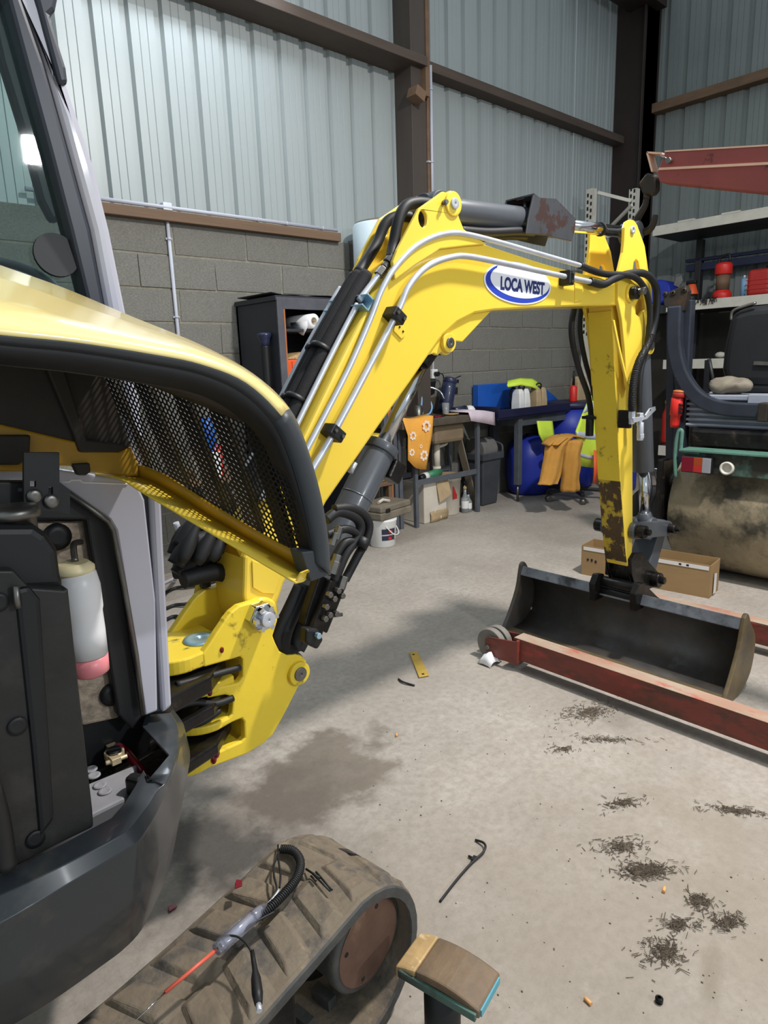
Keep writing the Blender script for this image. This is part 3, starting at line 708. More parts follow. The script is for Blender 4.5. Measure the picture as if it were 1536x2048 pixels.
# hose-end block and lever on the arm
q = gy(1263, 840, 1.30); b = B(); b.box(q + Vector((-.014, .02, .004)), (.022, .05, .07)); hb = b.o('hose_bracket', 'greasy', EX, bevel=.003)
for px, py in ((1264, 822), (1280, 826)):
    a = gy(px, py, 1.288); b = B(); b.cyl(a, a + Vector((.001, 0, -.028)), .0145, n=6, smooth=False); b.cyl(a + Vector((0, 0, -.028)), a + Vector((.001, 0, -.05)), .011, n=14); b.o('hose_fitting', 'zinc', hb, bevel=.001)
a = gy(1281, 845, 1.285); b = B(); b.cyl(a, a + Vector((.004, 0, -.07)), .0125, n=14); b.cyl(a + Vector((.004, 0, -.045)), a + Vector((.005, 0, -.062)), .0155, n=6, smooth=False); b.o('hose_fitting', 'zinc', hb, bevel=.001)
lv = [gy(*p, 1.275) for p in ((1266, 836), (1290, 832), (1300, 817), (1311, 813), (1312, 820), (1294, 838), (1268, 846))]
b = B(); b.prism(lv, (0, .006, 0)); lvo = b.o('lever_plate', 'zinc', hb, bevel=.001)
for pp in ((1290, 832), (1301, 820)):
    q = gy(*pp, 1.2745); b = B(); b.cyl(q, q + Vector((0, .001, 0)), .004, n=10); b.o('hole', 'black', lvo)
# hose on the far side of the arm
b = B(); b.tube(cr(PY(1.50, (1150, 610), (1143, 650), (1146, 690), (1160, 745), (1176, 790), (1182, 830), (1182, 850)), 6), .0115, 12); b.o('far_hose', 'hose', EX)
a = gy(1180, 835, 1.47); b = B(); b.cyl(a + Vector((0, 0, .01)), a + Vector((0, 0, -.075)), .016, n=16); b.box(a, (.03, .06, .012)); b.o('far_fitting', 'greasy', EX, bevel=.002)
b = B(); b.tube(cr(PY(1.50, (1164, 600), (1160, 660), (1170, 720), (1184, 770), (1190, 800)), 6), .010, 12); b.o('far_hose', 'hose', EX)

# ---- bucket cylinder and linkage behind the arm
t0, t1 = gy(1296, 655, 1.40), gy(1283, 1048, 1.40); t0 = Vector((2.705, 1.40, 1.34)); t1 = gy(1290, 1050, 1.385)
bd = (t1 - t0).normalized(); L_ = (t1 - t0).length
b = B(); b.cyl(t0, t0 + bd * L_ * .68, .045, n=26); bc = b.o('bucket_cylinder', 'barrel', EX, bevel=.003)
b = B(); b.cyl(t0 + bd * L_ * .67, t1 - bd * .02, .021, n=22); b.o('chrome_rod', 'chrome', bc)
b = B(); b.cyl(t1 - bd * .06, t1 - bd * .01, .026, .040, n=22); b.cyl((t1.x, 1.345, t1.z), (t1.x, 1.425, t1.z), .04, n=22); b.o('rod_eye', 'barrel', bc, bevel=.003)
def link_bar(p, q, r0, r1, y, th, name, mt, par):
    d = (q - p).normalized(); n = Vector((-d.z, 0, d.x)); a0 = math.atan2(n.z, n.x)
    pts = [Vector((p.x + r0 * math.cos(a0 + PI * k / 10), y, p.z + r0 * math.sin(a0 + PI * k / 10))) for k in range(11)] + [Vector((q.x + r1 * math.cos(a0 + PI + PI * k / 10), y, q.z + r1 * math.sin(a0 + PI + PI * k / 10))) for k in range(11)]
    b = B(); b.prism(pts, (0, th, 0)); return b.o(name, mt, par, bevel=.003)


for y_ in (1.345, 1.433): link_bar(Vector((2.545, y_, 1.365)), Vector((2.705, y_, 1.33)), .05, .03, y_, .02, 'cylinder_lug', 'yellow', EX)
b = B(); b.cyl((2.705, 1.34, 1.335), (2.705, 1.46, 1.335), .018, n=18); b.o('cylinder_pin', 'steel', EX)
LK = gy(1274, 1062, 1.325); LQ = gy(1332, 1056, 1.34); LB = gy(1306, 1158, 1.335)
LKc, LQc, LBc = Vector((LK.x, 1.39, LK.z)), Vector((LQ.x, 1.39, LQ.z)), Vector((LB.x, 1.39, LB.z))
lk = link_bar(LK, LQ, .036, .034, 1.325, .022, 'side_link', 'barrel', EX)
link_bar(LK, LQ, .036, .034, 1.455, .022, 'side_link', 'barrel', EX)
link_bar(LQ, LB, .036, .042, 1.35, .10, 'bucket_link', 'barrel', EX)
for cpt, y0, y1, r in ((LK, 1.318, 1.285, .028), (LQ, 1.33, 1.295, .022), (LB, 1.34, 1.30, .034)):
    b = B(); b.cyl((cpt.x, y0, cpt.z), (cpt.x, y1, cpt.z), r, n=22); b.cyl((cpt.x + .006, y1 + .002, cpt.z), (cpt.x + .006, y1 - .018, cpt.z), r * .5, n=6, smooth=False); b.o('link_pin', 'greasy', EX, bevel=.003)
q = gy(1203, 1057, 1.47); b = B(); b.cyl((LK.x, 1.40, LK.z), (LK.x, 1.515, LK.z), .030, n=22); b.o('far_pin', 'greasy', EX, bevel=.004)
# quick coupler: cheeks, spine, hooks, lock bar
ck = [gy(*p, 1.335) for p in ((1262, 1120), (1270, 1106), (1286, 1106), (1302, 1128), (1322, 1150), (1316, 1172), (1300, 1178), (1314, 1192), (1322, 1198), (1318, 1206), (1290, 1196), (1272, 1178), (1264, 1150))]
b = B(); b.prism(ck, (0, .018, 0)); qc = b.o('coupler_cheek', 'greasy', EX, bevel=.004)
b = B(); b.prism([p + Vector((0, .105, 0)) for p in ck], (0, .018, 0)); b.o('coupler_cheek', 'greasy', EX, bevel=.004)
b = B(); q = gy(1250, 1160, 1.40); b.bx(q.x - .03, q.x + .06, 1.345, 1.46, .335, .40); b.bx(q.x - .045, q.x - .02, 1.34, 1.475, .345, .46); b.o('coupler_body', 'greasy', EX, bevel=.006)
a0, a1 = gx(1200, 1178, 2.60), gx(1281, 1200, 2.60)
b = B(); b.cyl((a0.x, a0.y, .33), (a1.x, a1.y, .33), .024, n=18); b.cyl((a0.x - .005, a0.y, .288), (a1.x - .005, a1.y, .288), .020, n=18); b.o('coupler_pin', 'greasy', EX, bevel=.003)
for yy in (a0.y, a1.y):
    b = B(); b.prism([Vector((2.56 + x, yy - .012, .30 + z)) for x, z in ((-.02, -.05), (.05, -.05), (.07, .0), (.05, .06), (0, .07), (-.03, .03))], (0, .028, 0)); b.o('coupler_ear', 'greasy', EX, bevel=.004)

# ---- wide grading bucket
BY0, BY1 = 0.872, 1.892
sec = cr([Vector((2.592, 0, .275)), Vector((2.635, 0, .268)), Vector((2.685, 0, .22)), Vector((2.70, 0, .15)), Vector((2.675, 0, .07)), Vector((2.61, 0, .022)), Vector((2.54, 0, .012)), Vector((2.46, 0, .009))], 5)
b = B(); b.sheet([[Vector((p.x, y, p.z)) for p in sec] for y in (BY0 + .006, (BY0 + BY1) / 2, BY1 - .006)])
bk_ = b.o('bucket', 'bucketsteel', EX, solid=.012)
endp = cr([Vector((2.585, 0, .318)), Vector((2.60, 0, .330)), Vector((2.622, 0, .322)), Vector((2.655, 0, .275)), Vector((2.705, 0, .22)), Vector((2.718, 0, .15)), Vector((2.69, 0, .06)), Vector((2.61, 0, .008)), Vector((2.52, 0, .002)), Vector((2.455, 0, .002)), Vector((2.452, 0, .03)), Vector((2.50, 0, .10)), Vector((2.555, 0, .20)), Vector((2.575, 0, .28))], 3)
for y, mt in ((BY0 - .012, 'bucketrust'), (BY1 - .006, 'bucketsteel')):
    b = B(); b.prism([Vector((p.x, y, p.z)) for p in endp], (0, .018, 0)); b.o('bucket_end_plate', mt, bk_, bevel=.005)
b = B(); b.bar((2.590, BY0 + .006, .290), (2.590, BY1 - .006, .290), .014, .046, up=(.45, 0, 1)); b.o('top_flange', mat('worn_blue_grey_steel', (124, 128, 134), .4, .3, .3, 9, dirt=[((50, 48, 48), 7, .5, .65, .9), ((170, 164, 154), 12, .6, .75, .6)]), bk_, bevel=.003)
b = B(); b.bx(2.43, 2.52, BY0, BY1, .004, .018); b.o('cutting_edge', 'bucketrust', bk_, bevel=.003)
for pp in ((1066, 1222), (1058, 1240)):
    q = gy(*pp, BY1 - .02); b = B(); b.bar((q.x, BY1 - .0075, q.z - .014), (q.x + .005, BY1 - .0075, q.z + .016), .006, .008); b.o('lit_floor_slot', 'white', bk_)  # white bars put in for the lit floor glimpsed through slots
q = gx(1262, 1275, 2.69); b = B(); b.ball((2.690, q.y, q.z), .008, 10); b.o('bolt_head', 'white', bk_)

# ---- swing post
SYN, SYF = 1.305, 1.49
sp_px = ((450, 1240), (447, 1246), (432, 1268), (420, 1287), (405, 1309), (408, 1335), (467, 1318), (481, 1313), (486, 1320), (486, 1355), (477, 1366), (412, 1380), (415, 1397), (450, 1390), (464, 1393), (467, 1400), (464, 1429), (458, 1436), (425, 1452), (428, 1463), (469, 1443), (484, 1437), (489, 1444), (490, 1476), (484, 1483), (420, 1512), (423, 1535), (494, 1508), (528, 1487), (546, 1470), (565, 1437), (583, 1402), (598, 1372), (613, 1345), (613, 1322), (604, 1312), (592, 1309), (576, 1311), (560, 1303), (551, 1285), (546, 1272), (556, 1240), (520, 1200), (478, 1212), (462, 1225))
for k, y0 in enumerate((SYN, SYF - .022)):
    b = B(); b.prism([gy(px, py, SYN) + Vector((0, y0 - SYN, 0)) for px, py in sp_px], (0, .022, 0)); so = b.o('swing_post_plate', mat('scuffed_post_yellow_%d' % k, (238, 206, 58), .4, 0, .06, 5, bump=.05, bs=40, dirt=[((40, 34, 26), 9, .63, .70, .8), ((150, 116, 30), 24, .66, .76, .6)]), EX, bevel=.004)
q = gy(595, 1345, SYN)
b = B(); b.lathe([(.030, 0), (.030, .014)], (q.x, SYN + .002, q.z), (0, -1, 0), 28); lb = b.o('lift_boss', 'yellowdirty', EX, bevel=.002)
b = B(); b.lathe([(.0175, 0), (.0175, .006), (.004, .006), (.004, .003)], (q.x, SYN - .010, q.z), (0, -1, 0), 22); b.o('pin_end', 'steel', lb, bevel=.001)
SPQ = q.copy()
# horizontal knuckle plates (top one carries the blue-grey pin)
tz = gy(408, 1322, SYN).z
def knuckle(z, th, x0, x1, name='knuckle_plate', mt='yellowdirty'):
    pts = [Vector((x1, SYN + .01, z)), Vector((x1, SYF - .01, z))] + [Vector((x0 + .06 - .09 * math.sin(a), (SYN + SYF) / 2 + .095 * math.cos(a), z)) for a in [PI * k / 24 for k in range(25)]]
    b = B(); b.prism(pts, (0, 0, th)); return b.o(name, mt, EX, bevel=.004)


kx = gy(470, 1320, SYN).x
z1, z2, z3, z4 = gy(408, 1334, SYN).z, gy(412, 1381, SYN).z, gy(425, 1455, SYN).z, gy(422, 1514, SYN).z
knuckle(z1, .034, kx - .17, kx)
knuckle(z2 - .016, .022, kx - .12, kx)
knuckle(z3 - .012, .020, kx - .12, kx)
knuckle(z4 - .026, .028, kx - .17, kx)
q = gz(386, 1283, z1 + .036); b = B(); b.lathe([(.040, 0), (.040, .004), (.030, .006), (.006, .006), (.006, .003)], (q.x + .02, q.y, z1 + .034), (0, 0, 1), 28); b.o('swing_pin', 'zincblue', EX)
b = B(); b.cyl((q.x + .02, (SYN + SYF) / 2, z4 - .03), (q.x + .02, (SYN + SYF) / 2, z1 + .03), .045, n=22); b.o('swing_pin_shaft', 'greasy', EX)
# back web between the plates and curved far wing
b = B(); b.prism([gy(px, py, SYN) + Vector((0, .02, 0)) for px, py in ((492, 1330), (540, 1330), (548, 1460), (492, 1500))], (0, SYF - SYN - .04, 0)); b.o('web_plate', 'yellowdirty', EX, bevel=.003)
wing = [gy(px, py, SYF) for px, py in ((398, 1165), (408, 1170), (424, 1172), (450, 1180), (485, 1190), (500, 1240), (450, 1300), (400, 1305), (352, 1290), (372, 1255), (390, 1215), (394, 1190))]
b = B(); b.prism(wing, (0, .02, 0)); b.o('far_wing', 'yellowdirty', EX, bevel=.004)
q = gy(410, 1168, SYF - .01); b = B(); b.box(q, (.022, .02, .016)); b.o('wing_block', 'black', EX, bevel=.002)
# house-side lugs (greasy black) reaching into the slots
for za_, zb_ in ((z1 - .048, z1 - .010), (z2 - .05, z2 - .024), (z3 - .05, z3 - .022)):
    b = B(); b.prism([Vector((.36, 1.20, za_)), Vector((.36, 1.56, za_)), Vector((kx - .08, 1.50, za_)), Vector((kx - .005, 1.43, za_)), Vector((kx - .005, 1.34, za_)), Vector((kx - .08, 1.27, za_))], (0, 0, zb_ - za_)); b.o('house_lug', 'greasy', EX, bevel=.006)
for pts in (((352, 1415), (390, 1405), (430, 1408), (466, 1396)), ((352, 1455), (400, 1446), (440, 1420)), ((352, 1370), (410, 1355), (480, 1335))):
    b = B(); b.tube(cr(PY(1.29, *pts), 5), .008, 8); b.o('slot_hose', 'hose', EX)
for px, py, r_ in ((432, 1506, .010), (428, 1520, .007), (414, 1353, .007), (420, 1385, .006), (444, 1300, .005)):
    q = gy(px, py, SYN - .002); b = B(); b.ball(q, r_, 10, (1, .5, 1.5)); b.o('red_grease', 'bordeaux', EX)
# black hose bundle and torn rubber sleeve above the post
for k, pts in enumerate((((352, 1130), (380, 1090), (430, 1080), (478, 1120), (492, 1160)), ((356, 1150), (385, 1120), (440, 1105), (480, 1140), (490, 1175)), ((352, 1110), (372, 1066), (420, 1052), (465, 1080), (488, 1130)),
                         ((365, 1160), (400, 1150), (440, 1145), (470, 1160), (488, 1182)), ((360, 1095), (395, 1046), (450, 1040), (490, 1090)), ((352, 1140), (390, 1140), (430, 1130), (470, 1110), (492, 1100)))):
    b = B(); b.tube(cr(PY(1.44 + .02 * (k % 3), *pts), 5), .022, 12); b.o('hose_bundle', 'rubber', EX)
for k, pts in enumerate((((362, 1125), (395, 1050), (420, 1020)), ((392, 1128), (432, 1055), (452, 1030)), ((420, 1120), (452, 1070), (468, 1050)))):
    b = B(); b.tube(cr(PY(1.40, *pts), 5), [.012 + .006 * math.sin(i * .8) for i in range(11)], 10); b.o('torn_sleeve', 'rubber', EX)
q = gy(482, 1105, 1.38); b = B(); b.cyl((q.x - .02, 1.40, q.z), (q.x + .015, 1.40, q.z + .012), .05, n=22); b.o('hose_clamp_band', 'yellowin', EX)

# ---- lift cylinder under the boom
a0 = Vector((SPQ.x, YC, SPQ.z)); a1 = Vector((lc.x, YC, lc.z)); ld = (a1 - a0).normalized(); LL = (a1 - a0).length
s0 = (gy(646, 1075, YC) - a0).dot(ld); s1 = (gy(773, 905, YC) - a0).dot(ld); s2 = (gy(700, 985, YC) - a0).dot(ld)
b = B(); b.cyl(a0 + ld * .05, a0 + ld * s1, .046, n=36); lf = b.o('lift_cylinder', 'barrel', EX, bevel=.002)
b = B(); b.cyl(a0 + ld * (s1 - .016), a0 + ld * (s1 + .010), .0505, n=36); b.o('gland', 'barrel', lf, bevel=.002)
b = B(); b.cyl(a0 + ld * (s2), a0 + ld * (s2 + .004), .0466, n=36); b.o('weld_seam', 'barrel', lf)
b = B(); b.cyl(a0 + ld * s1, a1 - ld * .02, .0205, n=28); b.o('chrome_rod', 'chrome', lf)
b = B(); b.cyl(a1 - ld * .075, a1 - ld * .01, .024, .032, n=24); b.cyl((a1.x, YN + .035, a1.z), (a1.x, YF - .035, a1.z), .034, n=24); b.o('rod_eye', 'greasy', lf, bevel=.003)
b = B(); b.cyl((a0.x, SYN + .03, a0.z), (a0.x, SYF - .03, a0.z), .045, n=24); b.o('base_eye', 'barrel', lf, bevel=.003)
q = gy(785, 942, YC - .01); b = B(); b.box(q, (.05, .05, .06), Matrix.Rotation(.6, 3, 'Y')); b.o('port_block', 'greasy', lf, bevel=.006)
b = B(); b.tube(cr(PY(YN + .04, (628, 1010), (655, 960), (690, 900), (705, 880)), 5), .008, 8); b.o('port_pipe', 'steel', lf)
q = gy(700, 945, YN + .03); b = B(); b.cyl(q, q + ld * .03, .008, n=10); b.o('port_fitting', 'zinc', lf)
# hoses and manifold below the lift cylinder
YM = 1.24
mp = PY(YM, (662, 1160), (694, 1171), (655, 1268), (648, 1262), (640, 1290), (622, 1288), (622, 1262))
b = B(); b.prism(mp, (0, .03, 0)); mf = b.o('valve_block', 'greasy', EX, bevel=.004)
b = B(); b.prism(PY(YM + .02, (640, 1150), (662, 1160), (625, 1262), (608, 1252), (618, 1215)), (0, .03, 0)); b.o('valve_plate', 'greasy', mf, bevel=.004)
b = B(); b.prism(PY(YM - .012, (614, 1258), (638, 1258), (648, 1280), (636, 1300), (612, 1288)), (0, .03, 0)); b.o('end_block', 'black', mf, bevel=.006)
for px, py in ((655, 1188), (664, 1196), (672, 1180), (648, 1212), (655, 1228), (646, 1236), (680, 1190), (668, 1226)):
    q = gy(px, py, YM - .001); b = B(); b.cyl(q, q + Vector((0, -.014, 0)), .008, n=6, smooth=False); b.o('valve_plug', 'steel', mf, bevel=.001)
q = gy(633, 1270, YM - .014); b = B(); b.cyl(q, q + Vector((0, -.012, 0)), .008, n=6, smooth=False); b.o('zinc_bolt', 'zincblue', mf, bevel=.001)
q = gy(660, 1232, YM); b = B(); b.cyl(q, q + Vector((.03, -.01, -.002)), .005, n=8); b.o('nipple', 'steel', mf)
for pts, r in ((((668, 1165), (690, 1110), (716, 1072), (720, 1048), (706, 1032), (676, 1024), (652, 1040)), .0125), (((690, 1160), (712, 1118), (732, 1080), (738, 1050), (726, 1028), (700, 1016), (668, 1018)), .0115),
               (((655, 1150), (668, 1118), (690, 1085), (716, 1084)), .0105), (((652, 1070), (690, 1058), (714, 1068), (724, 1086)), .0105)):
    b = B(); b.tube(cr(PY(YM + .012, *pts), 6), r, 12); b.o('lift_hose', 'hose', EX)
for px, py, r in ((668, 1135, .013), (672, 1122, .011), (685, 1165, .012), (668, 1078, .009), (676, 1066, .010)):
    q = gy(px, py, YM - .002); b = B(); dd = Vector((.45, 0, .9)).normalized(); b.cyl(q - dd * .016, q + dd * .016, r, n=6, smooth=False); b.o('hose_nut', 'steel', EX, bevel=.001)
q = gy(725, 1086, YM); b = B(); b.cyl(q - Vector((.008, 0, .01)), q + Vector((.008, 0, .01)), .017, n=14); b.o('hose_clip', 'black', EX)
# slack black sleeve hanging beside the post
for k, (pts, r) in enumerate(((((610, 1170), (590, 1215), (570, 1262), (566, 1295), (585, 1308)), .020), (((625, 1172), (606, 1222), (592, 1270), (590, 1300)), .017), (((600, 1172), (575, 1225), (556, 1262), (555, 1288), (572, 1306)), .016), (((636, 1180), (620, 1225), (612, 1270), (598, 1300)), .015))):
    b = B(); b.tube(cr(PY(1.33 + .018 * (k % 2), *pts), 5), r, 12); b.o('slack_sleeve', 'rubber', EX)

# ---- cab: right-hand side in view
YCAB = 1.10
def cabp(*pp): return PY(YCAB, *pp)


# front corner pillar, light grey, and the panel below it
b = B(); b.prism([gy(*p, YCAB) for p in ((22, -160), (60, -60), (62, 0), (130, 150), (190, 330), (222, 460), (258, 640), (282, 800), (296, 960), (252, 960), (246, 800), (216, 640), (182, 460), (138, 300), (88, 120), (38, -40), (-20, -160))], (0, .10, 0)); cp = b.o('cab_pillar', 'cabgrey', EX, bevel=.012, seg=3)
b = B(); b.prism([gy(*p, YCAB - .004) for p in ((-10, -120), (38, -20), (88, 125), (138, 302), (182, 462), (216, 642), (236, 740), (196, 740), (172, 592), (140, 460), (98, 300), (50, 125), (16, 0), (-30, -100))], (0, .05, 0)); b.o('window_frame', 'cabdark', EX, bevel=.006)
b = B(); b.prism([gy(*p, YCAB - .006) for p in ((62, -40), (122, -30), (112, 20), (101, 30), (134, 135), (138, 168), (118, 170), (88, 60))], (0, .05, 0)); b.o('lamp_bracket', 'cabdark', cp, bevel=.006)
gl = [gy(*p, YCAB + .02) for p in ((-420, -200), (-20, -160), (18, 0), (52, 125), (100, 300), (142, 460), (174, 592), (200, 760), (-420, 760))]
b = B(); b.prism(gl, (0, .004, 0)); b.o('side_window', 'glass', EX)
gk = gl[1:8]; b = B(); b.tube([p + Vector((0, -.012, 0)) for p in gk], .006, 8); b.o('window_seal', 'black', EX)
q = gy(111, 512, YCAB + .012); b = B(); b.lathe([(.029, 0), (.032, .004), (.0315, .009)], (q.x, YCAB + .015, q.z), (0, -1, .12), 28); o = b.o('window_knob', 'black', EX)
# things behind the glass: far frame, seat, column
b = B(); b.bx(-1.2, .35, 1.95, 1.99, 1.0, 1.30); b.bx(.30, .36, 1.94, 2.0, .7, 2.3); b.bx(-1.2, -1.1, 1.94, 2.0, .7, 2.3); b.bx(-1.2, .36, 1.94, 2.0, 2.22, 2.3); b.o('far_cab_frame', 'cabdark', EX, bevel=.01)
b = B(); b.prism([gy(*p, 1.55) for p in ((-40, -60), (24, -60), (62, 200), (116, 380), (126, 440), (104, 446), (80, 400), (40, 250), (0, 120))], (0, .03, 0)); b.o('glass_reflection_bar', 'black', EX, bevel=.01)  # dark bar added to stand for the dark reflection in the glass
b = B(); b.bx(-.5, .1, 1.35, 1.75, .75, 1.0); b.prism([Vector((-.5, 1.35, 1.0)), Vector((-.38, 1.35, 1.0)), Vector((-.52, 1.35, 1.6)), Vector((-.62, 1.35, 1.58))], (0, .4, 0)); b.o('operator_seat', 'black', EX, bevel=.03)
q = gy(5, 575, 1.5); sw = [q + Vector((.10 * math.cos(a) , .08 * math.sin(a), .06 * math.sin(a))) for a in [2 * PI * k / 24 for k in range(25)]]
b = B(); b.tube(sw, .009, 8, cap=False); b.o('steering_ring', 'darkgrey', EX)
b = B(); b.bx(-1.3, .42, 1.1, 2.0, 2.30, 2.38); b.o('cab_roof', 'cabgrey', EX, bevel=.03)
# lower corner panel
b = B(); b.prism([gy(*p, YCAB) for p in ((-60, 930), (0, 935), (120, 938), (272, 962), (290, 1000), (312, 1200), (316, 1422), (290, 1432), (262, 1250), (232, 1062), (219, 1040), (126, 976), (-60, 976))], (0, .02, 0)); pn = b.o('corner_panel', 'cabgrey', EX, bevel=.004)
b = B(); b.prism([gy(*p, YCAB + .012) for p in ((276, 958), (306, 958), (332, 1420), (300, 1424))], (0, .02, 0)); b.o('panel_groove', 'darkgrey', pn)
b = B(); b.prism([gy(*p, YCAB) for p in ((300, 955), (323, 985), (345, 1412), (326, 1428), (312, 1200))], (0, .12, 0)); b.o('corner_strip', 'cabgrey', EX, bevel=.006)
b = B(); b.tube(cabp((122, 964), (138, 964), (142, 960), (160, 960), (166, 965), (255, 968)), .0016, 6); b.o('panel_ridge', 'white', pn)
# rubber lip along the panel opening
lip = [gy(*p, YCAB - .006) for p in ((126, 978), (216, 1042), (226, 1060), (248, 1170), (272, 1310), (286, 1428))]
b = B(); b.tube(lip, .005, 8); b.o('opening_seal', 'steel', EX)
# dark inner frame and bay
b = B(); b.prism([gy(*p, YCAB + .012) for p in ((120, 960), (134, 980), (216, 1042), (226, 1060), (286, 1430), (266, 1460), (236, 1430), (206, 1250), (172, 1040), (60, 1040), (60, 962))], (0, .02, 0)); b.o('bay_frame', 'black', EX, bevel=.004)
b = B(); b.prism([gy(*p, YCAB + .05) for p in ((-80, 960), (300, 970), (300, 1500), (-80, 1700))], (0, .03, 0)); b.o('bay_back', 'black', EX)
b = B(); b.prism([gy(*p, YCAB + .035) for p in ((60, 1046), (172, 1042), (178, 1080), (206, 1250), (232, 1400), (240, 1436), (166, 1452), (100, 1300))], (0, .012, 0)); ins = b.o('insulation_panel', 'foam', EX, bevel=.004)
for px, py, r in ((113, 1073, .022), (222, 1388, .020), (60, 1230, .018)):
    q = gy(px, py, YCAB + .034); b = B(); b.lathe([(r, 0), (r, .008), (r * .5, .010)], (q.x, YCAB + .036, q.z), (0, -1, 0), 22); b.o('round_plug', 'black', ins)
b = B(); b.bx(-.2, .28, .98, 1.12, .47, .482); b.o('bay_floor', 'black', EX)
# hinge bracket
YB_ = .98
b = B(); b.prism([[gy(*p, YB_) for p in ((48, 905), (119, 905), (119, 1022), (48, 1022))], [gy(*p, YB_) for p in ((60, 962), (72, 962), (72, 974), (60, 974))], [gy(*p, YB_) for p in ((97, 974), (106, 974), (106, 992), (97, 992))]], (0, .008, 0)); hb_ = b.o('hinge_bracket', 'black', EX, bevel=.001)
for px, py in ((68, 992), (101, 1002)):
    q = gy(px, py, YB_); b = B(); b.lathe([(.010, 0), (.010, .004), (.007, .006), (.003, .006)], (q.x, YB_, q.z), (0, -1, 0), 14); b.o('hinge_bolt', 'steel', hb_)
b = B(); b.prism([gy(*p, YB_ + .03) for p in ((-60, 964), (60, 964), (60, 1032), (-60, 1036))], (0, .03, 0)); b.o('hinge_beam', 'black', EX, bevel=.003)
b = B(); b.prism([gy(*p, YB_ + .012) for p in ((116, 962), (140, 980), (140, 1030), (116, 1022))], (0, .03, 0)); b.o('hinge_gusset', 'black', EX)
# coolant bottle with pink fluid, cap and band
q0, q1 = gy(160, 1160, 1.06), gy(172, 1352, 1.06); zt, zb = q0.z, q1.z; cx = (q0.x + q1.x) / 2 + .002
zl = gy(172, 1310, 1.06).z
b = B(); b.lathe([(.030, zl), (.0305, zl + .04), (.030, zt - .052), (.0318, zt - .045), (.0318, zt - .01), (.028, zt + .012), (.018, zt + .018)], (cx, 1.06, 0), (0, 0, 1), 28); bt = b.o('coolant_bottle', 'bottle', EX)
b = B(); b.lathe([(.020, zb), (.029, zb + .006), (.0300, zl - .001)], (cx, 1.06, 0), (0, 0, 1), 28); b.o('pink_fluid', 'pink', bt, label='pink coolant showing through the bottom of the bottle')
b = B(); b.lathe([(.026, zt + .014), (.030, zt + .016), (.030, zt + .022), (.022, zt + .030)], (cx - .003, 1.06, 0), (0, 0, 1), 28); b.o('bottle_cap', 'cream', bt)
zbnd = gy(170, 1208, 1.06).z; b = B(); b.lathe([(.0312, zbnd - .007), (.0326, zbnd - .005), (.0326, zbnd + .005), (.0312, zbnd + .007)], (cx, 1.06, 0), (0, .08, 1), 28); b.o('bottle_strap', 'cream', bt)
b = B(); b.tube(cr([Vector((cx, 1.06, zt + .03)), Vector((cx + .01, 1.09, zt + .05)), Vector((cx + .03, 1.12, zt + .045))], 5), .005, 8); b.o('overflow_hose', 'steel', bt)
# radiator shroud, filler neck
YR = .90
b = B(); b.prism([gy(*p, YR) for p in ((-80, 1140), (28, 1140), (60, 1175), (128, 1180), (137, 1176), (150, 1300), (186, 1620), (188, 1655), (112, 1692), (60, 1720), (-80, 1790))], (0, .16, 0)); rd = b.o('radiator', 'radiator', EX, bevel=.010, seg=3)
b = B(); b.prism([gy(*p, YR - .006) for p in ((30, 1180), (60, 1172), (82, 1200), (110, 1640), (80, 1680), (64, 1500))], (0, .02, 0)); b.o('shroud_strip', 'black', rd, bevel=.006)
b = B(); b.prism([gy(*p, YR + .02) for p in ((-80, 1050), (70, 1050), (96, 1068), (118, 1100), (124, 1150), (134, 1180), (60, 1184), (-80, 1190))], (0, .11, 0)); b.o('radiator_top_tank', 'black', rd, bevel=.012, seg=3)
q = gy(28, 1052, YR + .06); b = B(); b.lathe([(.028, -.014), (.028, .012), (.034, .012), (.034, .022), (.030, .026), (.014, .028)], q, (0, 0, 1), 26); b.o('radiator_cap', 'steel', rd)
for px, py in ((-2, 1206), (36, 1454), (72, 1680)):
    q = gy(px, py, YR - .004); b = B(); b.lathe([(.012, 0), (.012, .004), (.006, .002)], (q.x, YR, q.z), (0, -1, 0), 16); b.o('round_plug', 'black', rd)
b = B(); b.tube(PY(YR - .01, (32, 1172), (34, 1200), (36, 1216)), .004, 8); b.o('drain_pipe', 'steel', rd)
b = B(); b.tube(cr(PY(YR - .02, (-40, 1500), (-10, 1600), (4, 1660), (14, 1735)), 5), .012, 10); b.o('bay_hose', 'radiator', EX)
# battery with terminals
bz = .630
bp_ = [gz(*p, bz) for p in ((150, 1536), (246, 1504), (280, 1545), (244, 1600), (180, 1640), (140, 1600))]
pA, pB, pC, pD = gz(172, 1515, bz), gz(270, 1530, bz), gz(247, 1598, bz), gz(140, 1640, bz)
b = B(); b.prism([Vector((.17, 1.09, .485)), Vector((pB.x + .005, 1.085, .485)), Vector((pC.x + .003, pC.y, .485)), Vector((.15, pC.y - .012, .485))], (0, 0, bz - .485)); bat = b.o('battery', 'battery', EX, bevel=.005)
b = B(); b.bar((.15, pC.y - .022, .56), (pC.x + .008, pC.y - .008, .56), .014, .016); b.o('battery_ledge', 'steel', bat, bevel=.002)
for px, py in ((200, 1572), (210, 1584), (188, 1552), (182, 1540)):
    q = gz(px, py, bz); b = B(); b.lathe([(.011, 0), (.011, .002), (.008, .003), (.004, .001)], (q.x, q.y, bz), (0, 0, 1), 16); b.o('cell_cap', 'battery', bat)
q = gz(228, 1502, bz + .02); b = B(); b.lathe([(.012, -.022), (.0115, .004)], q, (0, 0, 1), 16); b.o('battery_post', 'black', bat)
